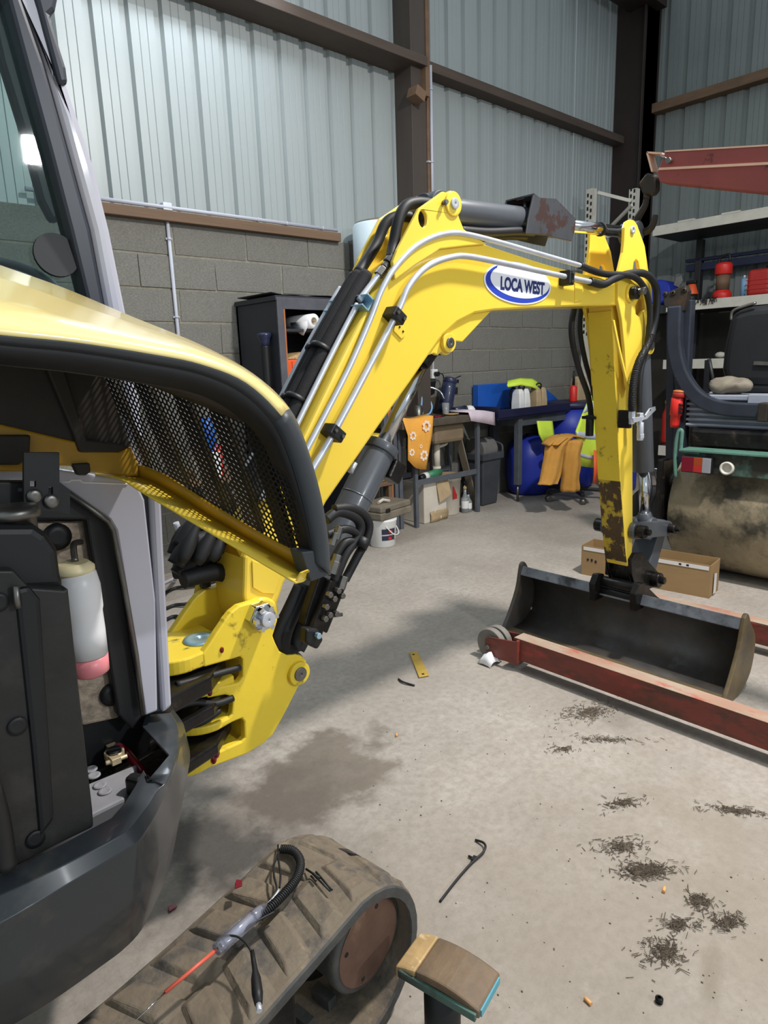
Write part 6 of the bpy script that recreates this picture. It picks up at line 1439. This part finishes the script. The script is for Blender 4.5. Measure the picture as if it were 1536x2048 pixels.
q = bz_at(836, 3.85); t2 = thing('steel_mug', 'dull steel mug left of the tap on the sink bench', 'mug', q); b = B(); b.lathe([(.03, 0), (.032, .10), (.029, .10), (.028, .01), (.001, .01)], q, (0, 0, 1), 18, cap=False); b.o('cup', 'steel', t2); b = B(); b.tube(cr([q + Vector((.03, 0, .08)), q + Vector((.055, 0, .07)), q + Vector((.055, 0, .035)), q + Vector((.03, 0, .02))], 4), .005, 8); b.o('handle', 'steel', t2)
q = bz_at(850, 3.95); b = B(); b.tube(cr([q + Vector((-.06, 0, .01)), q + Vector((-.04, 0, .12)), q + Vector((-.02, .02, .20)), q + Vector((.05, .03, .17)), q + Vector((.08, 0, .08)), q + Vector((.02, -.03, .02)), q + Vector((-.08, -.04, .012))], 6), .008, 8); b.o('blue_hose', 'lightblue', None, 'thin grey-blue hose looped beside the tap', 'hose')
q = bz_at(868, 3.82); b = B(); b.sheet([[q + Vector((x, y, .004 + .008 * math.sin(x * 60 + y * 30))) for x in (-.05, -.02, .01, .04, .08)] for y in (-.05, 0, .06)]); b.o('red_rag', 'bordeaux', None, 'dark red rag on the sink bench behind the flower towel', 'rag', solid=.004)
# socket and cable
q = gy(867, 748, 4.09); t2 = thing('wall_socket', 'white wall socket with plugged black cable above the bench', 'socket', q)
b = B(); b.bx(q.x - .035, q.x + .035, 4.07, 4.116, q.z - .04, q.z + .04); b.o('plate', 'white', t2, bevel=.005)
b = B(); b.cyl((q.x, 4.03, q.z), (q.x, 4.07, q.z), .02, n=14); b.o('plug', 'black', t2)
b = B(); b.cyl((q.x + .005, 4.10, q.z + .04), (q.x + .005, 4.10, q.z + .35), .010, n=10); b.o('feed_conduit', 'white', t2)
b = B(); b.tube(cr([Vector((q.x, 4.04, q.z)), Vector((q.x + .06, 4.03, q.z - .02)), Vector((q.x + .07, 4.06, q.z - .2)), Vector((q.x + .05, 4.06, q.z - .42)), Vector((q.x + .08, 4.0, BZ + .02))], 6), .005, 6); b.o('cable', 'black', t2)
q2 = gy(864, 775, 4.10); b = B(); b.prism([Vector((q2.x - .05, 4.10, q2.z + .05)), Vector((q2.x + .05, 4.10, q2.z + .05)), Vector((q2.x + .03, 4.10, q2.z - .05)), Vector((q2.x - .02, 4.10, q2.z - .07))], (0, .015, 0)); b.o('wall_dispenser', 'black', None, 'small dark bracket on the wall below the white socket', 'bracket')
# under the bench
q = gz(862, 1045); t2 = thing('white_box', 'stained white box with folded cardboard flap under the sink bench', 'box', (q.x, 3.86, 0))
x0 = gz(835, 1048).x + .03; b = B(); b.bx(x0, x0 + .27, 3.76, 4.02, 0, .34); b.o('carton', 'offwhite', t2, bevel=.008)
b = B(); b.prism([Vector((x0 + .14, 3.754, .335)), Vector((x0 + .285, 3.754, .335)), Vector((x0 + .265, 3.70, .22)), Vector((x0 + .16, 3.735, .16))], (0, .004, 0)); b.o('flap', 'paper', t2)
b = B(); b.sheet([[Vector((x0 + .06 + .07 * k, 3.752 - .012 * math.sin(k * 2 + r), .002 + .03 * r)) for k in range(4)] for r in range(4)]); b.o('torn_paper', 'paper', t2, solid=.003)
t3 = thing('green_bottle', 'green bottle lying on top of the white box under the bench', 'bottle', (x0 + .12, 3.82, .36))
b = B(); b.cyl((x0 + .10, 3.82, .382), (x0 + .27, 3.84, .392), .034, n=18); b.o('body', 'green', t3); b = B(); b.cyl((x0 + .05, 3.814, .380), (x0 + .10, 3.82, .382), .0345, n=18); b.o('label_band', 'white', t3); b = B(); b.cyl((x0 + .0, 3.808, .377), (x0 + .05, 3.814, .380), .02, .03, n=14); b.o('neck', 'black', t3)
q = gz(905, 1028); t2 = thing('white_bucket', 'white bucket with red label behind the white box', 'bucket', (x0 + .42, 3.9, 0))
b = B(); b.lathe([(.105, 0), (.11, .01), (.125, .30), (.13, .30), (.13, .33)], (x0 + .42, 3.9, 0), (0, 0, 1), 28); b.o('body', 'offwhite', t2); b = B(); b.box((x0 + .40, 3.783, .20), (.05, .004, .11), Matrix.Rotation(.0, 3, 'Z')); b.o('red_label', 'dullred', t2)
b = B(); b.lathe([(.13, .33), (.135, .335), (.12, .35)], (x0 + .42, 3.9, 0), (0, 0, 1), 28); b.o('lid', 'paper', t2)
for k, (px, mt, lb_) in enumerate(((923, 'clearglass', 'clear glass bottle with white label nearest the box under the bench'), (933, 'glassgreen', 'dark glass bottle beside the clear bottle under the bench'), (938, 'clearglass', 'short clear glass bottle nearest the bench leg'))):
    q = Vector((gz(px, 1022).x - .02, 3.80 + .03 * (k % 2), 0)); h = (.22, .26, .17)[k]
    t3 = thing('glass_bottle', lb_, 'bottle', q); b = B(); b.lathe([(.030, 0), (.034, .008), (.034, h * .55), (.014, h * .75), (.013, h)], q, (0, 0, 1), 18); b.o('body', mt, t3)
    b = B(); b.lathe([(.0345, h * .18), (.0345, h * .48)], q, (0, 0, 1), 18, cap=False); b.o('label', 'white', t3); b = B(); b.lathe([(.015, h * .93), (.015, h * 1.04), (.004, h * 1.05)], q, (0, 0, 1), 12); b.o('stopper', 'standedge' if k == 0 else 'black', t3)

# bin with swing lid
p0, p1 = gz(964, 1014), gz(1006, 1006); q = (p0 + p1) / 2
t = thing('swing_bin', 'charcoal plastic bin with dusty swing lid beside the bench', 'bin', (q.x, q.y + .12, 0))
cx_, cy_ = q.x, q.y + .13; w0, w1 = .105, .135
R4 = lambda w_, z, d_=0: [Vector((cx_ + sx_ * (w_ + d_), cy_ + sy_ * (w_ * .95 + d_), z)) for sx_, sy_ in ((-1, -1), (1, -1), (1, 1), (-1, 1))]
b = B(); b.rings([R4(w0, 0), R4(w1, .46)]); b.o('tub', 'bin', t, bevel=.015, seg=3)
b = B(); b.rings([R4(w1, .42, .014), R4(w1, .48, .016), R4(w1, .48, -.01), R4(w1, .42, -.01)], loop=True); b.o('rim', 'bin', t, bevel=.006)
b = B(); b.cyl((cx_ - .10, cy_, .50), (cx_ + .10, cy_, .50), .115, n=28); b.o('swing_lid', 'binlid', t, bevel=.01)
b = B(); b.tube(cr([Vector((cx_ + .15, cy_ - .12, .47)), Vector((cx_ + .16, cy_ - .10, .54)), Vector((cx_ + .14, cy_ + .02, .57))], 5), .012, 8); b.o('handle', 'bin', t)

# second bench with tray top
L2 = gz(1035, 1003)
t = thing('tray_bench', 'grey-legged bench with dark navy tray top by the wall', 'bench', (5.4, 3.9, 0))
for x, y in ((L2.x, L2.y), (L2.x + .85, L2.y - .02), (L2.x + .05, 4.05), (L2.x + .85, 4.05)):
    b = B(); b.bx(x - .028, x + .028, y - .028, y + .028, .16, .78); lg = b.o('leg', 'bench', t, bevel=.004); b = B(); b.cyl((x, y, 0), (x, y, .17), .012, n=12); b.o('leg_foot', 'steel', lg)
b = B(); b.bx(L2.x, L2.x + .85, L2.y - .012, L2.y + .012, .70, .78); b.o('apron', 'bench', t, bevel=.003)
b = B(); b.bx(L2.x - .02, L2.x + .02, L2.y, 4.05, .70, .78); b.o('apron', 'bench', t, bevel=.003)
b = B(); b.bx(L2.x - .36, L2.x + .92, L2.y - .05, 4.085, .78, .84); b.o('tray_top', 'darknavy', t, bevel=.01)
b = B(); b.bx(L2.x - .36, L2.x + .92, L2.y - .06, L2.y - .045, .80, .87); b.bx(L2.x - .36, L2.x - .345, L2.y - .06, 4.085, .80, .9); b.o('tray_lip', 'darknavy', t, bevel=.004)
TZ2 = .84
def on2(px, y): return Vector((gy(px, 800, y).x, y, TZ2))


p0, p1 = gy(960, 770, 4.0), gy(1020, 806, 4.0)
b = B(); b.bx(p0.x, p1.x + .12, 4.02, 4.09, TZ2 + .001, p0.z); b.o('blue_board', 'midblue', None, 'bright blue rectangular board standing on the tray bench', 'board', bevel=.006)
q = on2(1100, 4.05); b = B(); b.prism([Vector((q.x - .15, 4.06, TZ2 + .001)), Vector((q.x + .22, 4.06, TZ2 + .001)), Vector((q.x - .02, 4.06, TZ2 + .13)), Vector((q.x - .15, 4.06, TZ2 + .17))], (0, .03, 0)); b.o('blue_board', 'midblue', None, 'sloping blue board behind the tan jug on the tray bench', 'board', bevel=.004)
for px, mt, nm, lb_ in ((1042, 'white', 'white_jug', 'white tapered plastic jug on the tray bench'), (1076, 'paper', 'brown_jug', 'tan tapered plastic jug right of the white jug')):
    q = on2(px, 3.80); w2 = .085
    t2 = thing(nm, lb_, 'jug', q)
    for s in (-1, 1):
        b = B(); b.rings([[q + Vector((s * .044 + sx_ * .040 * f_, sy_ * .05 * f_, z)) for sx_, sy_ in ((-1, -1), (1, -1), (1, 1), (-1, 1))] for f_, z in ((1, 0), (1, .06), (.86, .15), (.62, .19))]); b.o('half_shell', mt, t2, bevel=.008)
    b = B(); b.lathe([(.03, .185), (.03, .205)], q, (0, 0, 1), 14); b.o('cap', 'black', t2); b = B(); b.tube(cr([q + Vector((-.05, 0, .17)), q + Vector((-.02, 0, .225)), q + Vector((.04, 0, .22)), q + Vector((.05, 0, .17))], 4), .007, 8); b.o('handle', 'black', t2)
q = on2(1026, 3.9); rg = [q + Vector((.05 * math.cos(a), 0, .10 + .10 * math.sin(a))) for a in [2 * PI * k / 24 for k in range(25)]]; b = B(); b.tube(rg, .009, 8, cap=False); b.o('black_ring', 'black', None, 'black ring standing against the bright blue board', 'ring')
pv = PY(3.9, (1016, 762), (1040, 757), (1064, 758), (1082, 768)); pv2 = PY(3.78, (1014, 770), (1040, 766), (1062, 770), (1078, 778))
b = B(); b.sheet([[p + Vector((0, 0, 0)) for p in pv], [a.lerp(c2, .5) + Vector((0, 0, .01)) for a, c2 in zip(pv, pv2)], pv2, [p + Vector((0, -.01, -.02)) for p in pv2]]); b.o('folded_vest', 'hivis', None, 'folded yellow-green cloth lying over the two jugs', 'cloth', solid=.012)

# blue barrels
q = gz(1046, 992); t = thing('blue_barrel', 'blue barrel under the tray bench beside the bin', 'barrel', (q.x, q.y + .15, 0))
b = B(); c_ = (5.45, 3.90, 0); b.lathe([(.16, 0), (.20, .04), (.225, .18), (.225, .36), (.19, .50), (.10, .56), (.05, .565)], c_, (0, 0, 1), 34); b.o('body', 'blue', t)
b = B(); b.lathe([(.04, .56), (.04, .585)], c_, (0, 0, 1), 16); b.o('bung', 'black', t)
q = gy(1150, 812, 3.85); t = thing('tall_blue_drum', 'tall blue lidded drum between the tray bench and the arm', 'barrel', (6.3, 3.80, 0))
c_ = (gy(1155, 850, 3.72).x, 3.82, 0); zt = gy(1150, 806, 3.6).z
b = B(); b.lathe([(.22, 0), (.25, .03), (.27, .3), (.27, .6), (.25, zt - .05)], c_, (0, 0, 1), 36); b.o('body', 'blue', t); b = B(); b.lathe([(.27, zt - .06), (.28, zt - .05), (.28, zt - .01), (.25, zt)], c_, (0, 0, 1), 36); b.o('lid', 'darknavy', t)
q = Vector((c_[0] - .06, 3.74, zt)); t2 = thing('red_extinguisher', 'small red spray bottle on the lid of the tall blue drum', 'bottle', q); b = B(); b.lathe([(.034, 0), (.036, .01), (.036, .14), (.02, .16)], q, (0, 0, 1), 18); b.o('body', 'red', t2); b = B(); b.lathe([(.014, .16), (.012, .25), (.008, .30)], q, (0, 0, 1), 10); b.o('spout', 'black', t2)
q = Vector((c_[0] + .10, 3.78, zt)); b = B(); b.rings([[q + Vector((sx_ * .09 * f_, sy_ * .05 * f_, z)) for sx_, sy_ in ((-1, -1), (1, -1), (1, 1), (-1, 1))] for f_, z in ((1, 0), (1, .1), (.95, .18), (.75, .24))]); b.o('paper_bag', 'paper', None, 'brown paper bag beside the red spray bottle on the drum', 'bag', bevel=.01)
q = gz(1190, 955); t = thing('low_blue_drum', 'small blue drum behind the hi-vis vest', 'barrel', (6.2, 3.2, 0)); b = B(); b.lathe([(.14, 0), (.16, .02), (.16, .26), (.13, .30)], (6.15, 3.32, 0), (0, 0, 1), 26); b.o('body', 'blue', t); b = B(); b.lathe([(.14, .29), (.14, .31), (.03, .315)], (6.15, 3.32, 0), (0, 0, 1), 26); b.o('lid', 'darknavy', t)
q = gy(1193, 935, 3.0); b = B(); b.sheet([[gy(1188, 900, 3.05), gy(1198, 902, 3.05)], [gy(1188, 940, 3.03), gy(1198, 940, 3.03)], [gy(1186, 968, 3.03), gy(1194, 966, 3.03)]]); b.o('red_strap', 'orange', None, 'orange-red strap hanging from the hi-vis vest', 'strap', solid=.006)

# swivel chair with trousers and vest thrown over it
CHY = 3.32; cc_ = gz(1150, 1000); cc_ = Vector((5.45, 3.40, 0))
t = thing('swivel_chair', 'black swivel chair on castors under brown trousers', 'chair', cc_)
b = B(); b.cyl((cc_.x, cc_.y, .09), (cc_.x, cc_.y, .40), .028, n=16); b.o('gas_column', 'black', t)
b = B(); b.box((cc_.x, cc_.y, .43), (.42, .42, .06)); b.o('seat', 'black', t, bevel=.025, seg=3)
b = B(); b.box((cc_.x + .24, cc_.y - .06, .60), (.06, .26, .22), Matrix.Rotation(.4, 3, 'Z')); b.o('backrest', 'black', t, bevel=.025, seg=3)
for k in range(5):
    a = k * 2 * PI / 5 - 1.0; e_ = cc_ + Vector((.27 * math.cos(a), .27 * math.sin(a), .075)); b = B(); b.bar(cc_ + Vector((0, 0, .105)), e_ + Vector((0, 0, .01)), .04, .03); lg = b.o('star_leg', 'black', t, bevel=.006)
    b = B(); u_ = Vector((-math.sin(a), math.cos(a), 0)); b.cyl(e_ - u_ * .022 + Vector((0, 0, -.047)), e_ + u_ * .022 + Vector((0, 0, -.047)), .028, n=16); b.o('castor', 'steel', lg)
# trousers: waist over the seat, two legs hanging
def cloth(rows_, name, mt, par=None, **kw):
    b = B(); b.sm = True; b.rings(rows_, cap=True); return b.o(name, mt, par, **kw)


def oval_row(p, wx, wy, n=28, ph=0, wob=.10):
    ux_ = Vector((AX[0], BX[0], 0)).normalized(); uy_ = Vector((AX[1], BX[1], 0)).normalized()
    return [p + ux_ * (wx * math.cos(2 * PI * k / n) * (1 + .4 * wob * math.sin(.6 * ph))) + uy_ * (wy * math.sin(2 * PI * k / n) * (1 + 3 * wob * math.sin(5 * 2 * PI * k / n + .25 * ph))) for k in range(n)]


t = thing('brown_trousers', 'brown work trousers thrown over the swivel chair, legs hanging', 'trousers', (cc_.x - .1, cc_.y - .2, .02))
yy = 3.14
L1 = PY(yy, (1128, 872), (1112, 890), (1106, 920), (1100, 955), (1095, 968)); cloth([oval_row(p, w_, .05, ph=i) for i, (p, w_) in enumerate(zip(cr(L1, 3), [.085 + .004 * math.sin(k) for k in range(20)]))], 'trouser_leg', 'tan', t)
L2_ = PY(yy - .06, (1146, 880), (1142, 905), (1141, 930), (1140, 960), (1140, 982)); cloth([oval_row(p, w_, .055, ph=i * .7) for i, (p, w_) in enumerate(zip(cr(L2_, 3), [.082 + .006 * math.sin(k * 1.3) for k in range(20)]))], 'trouser_leg', 'tan', t)
Wp = PY(yy + .05, (1100, 888), (1118, 874), (1138, 870), (1158, 874)); cloth([oval_row(p, .07, .11, ph=i) for i, p in enumerate(cr(Wp, 3))], 'trouser_seat', 'tan', t)
t = thing('hi_vis_vest', 'yellow hi-vis vest with reflective bands hung on the chair back', 'vest', (cc_.x + .2, cc_.y - .1, .25))
vy = 3.16
rowsv = [PY(vy, (1180, 792), (1196, 790), (1212, 800)), PY(vy - .03, (1164, 830), (1184, 824), (1214, 836)), PY(vy - .05, (1152, 862), (1180, 866), (1214, 868)), PY(vy - .06, (1156, 900), (1182, 908), (1214, 898)), PY(vy - .06, (1162, 932), (1186, 935), (1212, 926))]
b = B(); b.sheet([cr(r_, 4) for r_ in rowsv]); vo = b.o('vest_cloth', 'hivis', t, solid=.012)
for i0, f0, f1 in ((0, .4, .9), (2, .0, .28), (3, .1, .36)):
    r0_, r1_ = cr(rowsv[i0], 4), cr(rowsv[i0 + 1], 4); b = B(); b.sheet([[a.lerp(c2, f_) + Vector((-.008, -.010, 0)) for a, c2 in zip(r0_, r1_)] for f_ in (f0, (f0 + f1) / 2, f1)]); b.o('reflective_band', 'reflect', t, solid=.003)
q = gy(1095, 860, 3.6); b = B(); b.sheet([cr(PY(3.62, (1074, 842), (1090, 842), (1104, 842)), 3), cr(PY(3.60, (1078, 868), (1094, 870), (1108, 870)), 3), cr(PY(3.58, (1086, 884), (1098, 882), (1108, 878)), 3)]); b.o('green_jacket', 'hivis', None, 'green hi-vis garment hanging under the tray bench', 'garment', solid=.012)

# bucket with tool case on it, metal rack uprights
bq = gz(758, 1085); bq = Vector((3.17, 3.55, 0))
t = thing('labelled_bucket', 'white paint bucket with printed label under the dirty case', 'bucket', bq)
b = B(); b.lathe([(.088, 0), (.092, .006), (.105, .185), (.108, .19), (.108, .205)], bq, (0, 0, 1), 30); b.o('body', 'white', t)
dn = Vector((-.55, -.83, 0)); sd_ = Vector((.83, -.55, 0))
def curved(z0, z1, a0, a1, rr_, name, mt):
    base = math.atan2(dn.y, dn.x); b = B(); b.sheet([[bq + Vector((rr_(z) * math.cos(base + a), rr_(z) * math.sin(base + a), z)) for a in [a0 + (a1 - a0) * k / 8 for k in range(9)]] for z in (z0, z1)]); return b.o(name, mt, t)


rr_ = lambda z: .0935 + .0135 * z / .19
curved(.10, .14, -.2, .9, rr_, 'label_upper', 'navy'); curved(.055, .09, -.2, .9, rr_, 'label_lower', 'navy')
rr2 = lambda z: rr_(z) + .0006
curved(.11, .13, .3, .6, rr2, 'label_red', 'red'); curved(.06, .082, .3, .6, rr2, 'label_red', 'red')
b = B(); b.tube(cr([bq + Vector((-.05, -.095, .16)), bq + Vector((.0, -.125, .10)), bq + Vector((.07, -.10, .10)), bq + Vector((.105, -.01, .16))], 6), .004, 8); b.o('wire_handle', 'white', t)
t = thing('tool_case', 'dirty khaki tool case lying on the white paint bucket', 'case', bq + Vector((.04, .05, .205)))
Rz = Matrix.Rotation(.15, 3, 'Z')
b = B(); b.box(bq + Vector((.06, .05, .235)), (.36, .26, .055), Rz); b.o('lower_shell', 'khaki', t, bevel=.012, seg=3); b = B(); b.box(bq + Vector((.06, .05, .285)), (.35, .25, .045), Rz); b.o('lid', 'khaki', t, bevel=.012, seg=3)
b = B(); b.box(bq + Vector((-.02, -.085, .262)), (.05, .014, .05), Rz); b.o('latch', 'black', t, bevel=.003)
b = B(); b.tube([bq + Vector((-.03, .0, .32)), bq + Vector((.03, .02, .33)), bq + Vector((.08, .0, .315))], .012, 8); b.o('pale_tool', 'offwhite', None, 'pale hand tool lying on the khaki case', 'tool')
t = thing('post_rack', 'tall rack of grey and orange uprights behind the tool case', 'rack', (3.4, 3.9, 0))
for k, (px, mt) in enumerate(((772, 'bench'), (780, 'orangestrip'), (790, 'bench'), (799, 'bench'))):
    x_ = gy(px, 960, 3.80).x; b = B(); b.bx(x_ - .018, x_ + .018, 3.78, 3.82, 0, 1.18); b.o('upright', mt, t, bevel=.003)
b = B(); b.bx(gy(768, 960, 3.8).x, gy(802, 960, 3.8).x, 3.83, 3.85, .02, .10); b.bx(gy(768, 960, 3.8).x, gy(802, 960, 3.8).x, 3.83, 3.85, .9, .98); b.o('cross_bar', 'bench', t)
q = gy(740, 900, 3.5); t = thing('yellow_canister', 'yellow canister with red label behind the lift cylinder', 'canister', (3.0, 3.85, .5))
yq3 = 3.86; xq3 = gy(738, 900, yq3).x; z0_, z1_ = gy(738, 925, yq3).z, gy(738, 868, yq3).z
b = B(); b.lathe([(.10, z0_ - .15), (.115, z0_ - .14), (.115, z1_ - .03), (.09, z1_)], (xq3, yq3, 0), (0, 0, 1), 24); b.o('body', 'yellowdirty', t); b = B(); b.lathe([(.1155, z0_ + .05), (.1155, z0_ + .14)], (xq3, yq3, 0), (0, 0, 1), 24, cap=False); b.o('red_label', 'orange', t)
b = B(); b.bx(xq3 - .14, xq3 + .14, 3.74, 4.0, z0_ - .18, z0_ - .15); sto = b.o('low_table', 'wood', None, 'low wooden table holding the yellow canister', 'table', bevel=.004)
for sx_ in (-1, 1):
    for y in (3.77, 3.97): b = B(); b.bx(xq3 + sx_ * .11 - .02, xq3 + sx_ * .11 + .02, y - .02, y + .02, 0, z0_ - .18); b.o('leg', 'wood', sto)
# coloured things on the floor and wall behind the grille: blue and red cans
for px, py, mt, nm, lb_ in ((413, 870, 'midblue', 'blue_can', 'blue can seen through the hood grille'), (428, 920, 'red', 'red_can', 'red can seen through the hood grille')):
    q = gy(px, py, 3.7); b = B(); b.lathe([(.05, q.z - .10), (.056, q.z - .09), (.056, q.z + .08), (.03, q.z + .10)], (q.x, 3.7, 0), (0, 0, 1), 20); b.o(nm, mt, None, lb_, 'can')
q = gy(420, 900, 3.7); zsh = gy(428, 920, 3.7).z - .10
b = B(); b.bx(q.x - .5, q.x + .40, 3.6, 4.1, zsh - .03, zsh); sto = b.o('tool_bench', 'wood', None, 'wooden work table seen through the hood grille', 'table', bevel=.004)
for x_ in (q.x - .46, q.x + .36):
    for y in (3.64, 4.06): b = B(); b.bx(x_ - .025, x_ + .025, y - .025, y + .025, 0, zsh - .03); b.o('leg', 'wood', sto)
zbl = gy(413, 870, 3.7).z - .10
if zbl > zsh + .01: b = B(); b.bx(gy(413, 870, 3.7).x - .07, gy(413, 870, 3.7).x + .05, 3.64, 3.76, zsh, zbl); b.o('white_carton', 'white', None, 'white carton under the blue can on the work table', 'carton', bevel=.004)
# cables strewn on the floor behind the cab corner
t = thing('floor_cables', 'tangle of grey and black cables on the floor behind the cab corner', 'cables', gz(365, 1200))
for k in range(7):
    y_ = 1105 + k * 27; b = B(); b.tube(cr([gz(300, y_ + 20, .01), gz(345, y_ + random.uniform(-8, 8), .012), gz(375, y_ - random.uniform(0, 14), .02), gz(420, y_ - 20, .012), gz(470, y_ - 40, .01)], 5), .010, 8); b.o('cable', 'conduit' if k in (0, 2) else 'hose', t)
b = B(); b.tube(cr([gy(352, 1045, 2.4), gy(362, 1080, 2.4), gy(356, 1120, 2.4), gz(350, 1160, .02)], 5), .012, 8); b.o('cable', 'conduit', t)

# ================================================================ small things on the floor
pts = [gz(*p, .003) for p in ((819, 1307), (834, 1304), (858, 1352), (838, 1356))]
b = B(); b.prism(pts, (0, 0, .006)); t = b.o('yellow_bar', 'yellowbar', None, 'short flat yellow metal bar with two holes on the floor', 'bar', bevel=.001)
for p in ((827, 1309), (846, 1348)): q = gz(*p, .0095); b = B(); b.lathe([(.006, 0), (.006, .0006)], q, (0, 0, 1), 14); b.o('hole', 'black', t)
b = B(); b.tube(cr([gz(797, 1358, .004), gz(806, 1364, .008), gz(829, 1371, .004)], 4), .004, 8); b.o('black_offcut', 'hose', None, 'short curved black offcut beside the yellow bar', 'offcut')
# cable tie with bent head
t = thing('cable_tie', 'black cable tie with hooked end lying on the concrete', 'cable tie', gz(930, 1740))
b = B(); b.tube(cr([gz(880, 1803, .003), gz(915, 1758, .004), gz(944, 1725, .006), gz(964, 1707, .008), gz(971, 1694, .012), gz(966, 1685, .010), gz(951, 1680, .004)], 6), .0033, 8); b.o('strap', 'black', t)
b = B(); b.box(gz(948, 1717, .006), (.016, .009, .007), Matrix.Rotation(.3, 3, 'Z')); b.cyl(gz(948, 1717, .006), gz(937, 1712, .005), .003, n=6); b.o('head', 'black', t)
# nut, filters, crumpled bag
q = gz(1318, 2004); b = B(); b.lathe([(.0035, .004), (.0075, .006), (.0080, .001), (.0080, .010), (.0035, .012)], q, (0, 0, 1), 14, cap=False); b.o('steel_nut', 'greasy', None, 'small dark steel nut on the floor near the bottom edge', 'nut')
for p, a, lb_ in (((1328, 1779), .3, 'orange cigarette filter below the big patch of debris'), ((1176, 2002), 1.4, 'orange cigarette filter near the bottom edge of the floor'), ((793, 1470), .8, 'pale cigarette filter on the floor near the yellow post')):
    q = gz(*p, .0045); d_ = Vector((math.cos(a), math.sin(a), 0)) * .0085; b = B(); b.cyl(q - d_, q + d_, .004, n=10); b.o('cigarette_filter', 'butt', None, lb_, 'filter')
q = gz(978, 1327); b = B(); rw = []
for i in range(6):
    rw.append([q + Vector((.04 * (i / 5 - .5) * 2 * .9, .036 * (j / 5 - .5) * 2, max(.002, .055 * math.sin(PI * (i + .5) / 6) * math.sin(PI * (j + .5) / 6) + random.uniform(-.008, .008)))) for j in range(6)])
b.sheet(rw); b.o('crumpled_film', 'film', None, 'crumpled white plastic film beside the hoist wheel', 'film', solid=.002)
# blown debris
random.seed(3)
for k, (p, n, sx_, sy_, an, lb_) in enumerate((((1180, 1425), 300, .10, .045, .4, 'dark grass-like debris nearest the hoist leg'), ((1210, 1480), 110, .10, .02, -.1, 'thin curved streak of debris below the first patch'), ((1248, 1608), 110, .05, .022, .2, 'small debris patch in the middle of the floor'), ((1470, 1622), 130, .075, .018, -.2, 'long thin debris streak near the right edge'),
                                               ((1240, 1695), 130, .06, .03, .2, 'loose sprigs above the biggest debris patch'), ((1290, 1742), 420, .055, .025, .1, 'biggest dark patch of debris above the cigarette filter'), ((1398, 1805), 110, .03, .022, .4, 'small round debris patch right of the filter'), ((1360, 1850), 90, .035, .018, 0, 'sprigs of debris in the lower right floor'), ((1455, 1845), 120, .04, .022, .3, 'faint debris patch near the lower right edge'), ((1330, 1905), 170, .05, .035, .5, 'scattered sprigs of debris near the bottom right'), ((1130, 1500), 60, .05, .02, 0, 'faint debris left of the curved streak'))):
    q = gz(*p); b = B()
    for _ in range(int(n * 1.6)):
        r_ = abs(random.gauss(0, .75)); a = random.uniform(0, 2 * PI); u_, v_ = r_ * sx_ * math.cos(a), r_ * sy_ * math.sin(a)
        c_ = q + Vector((u_ * math.cos(an - .75) - v_ * math.sin(an - .75), u_ * math.sin(an - .75) + v_ * math.cos(an - .75), random.uniform(.001, .004)))
        l_ = random.uniform(.002, .010); th = random.gauss(an - .7, .9); d_ = Vector((math.cos(th), math.sin(th), random.uniform(-.1, .15))) * l_; w_ = Vector((-d_.y, d_.x, 0)).normalized() * random.uniform(.0004, .0011)
        b.rings([[c_ - d_ - w_, c_ - d_ + w_, c_ - d_ + Vector((0, 0, .0015))], [c_ + d_ - w_, c_ + d_ + w_, c_ + d_ + Vector((0, 0, .0015))]])
    b.o('floor_debris', 'dirt', None, lb_, 'debris', 'wind-blown debris on the floor', 'stuff')
b = B()
for _ in range(130):
    q = gz(random.uniform(700, 1530), random.uniform(1380, 2040)); r_ = random.uniform(.0008, .0024); b.ball(q + Vector((0, 0, r_ * .6)), r_, 6, (1, 1.4, .7))
b.o('floor_grit', 'dirt', None, 'scattered dark grit specks on the concrete floor', 'grit', kind='stuff')
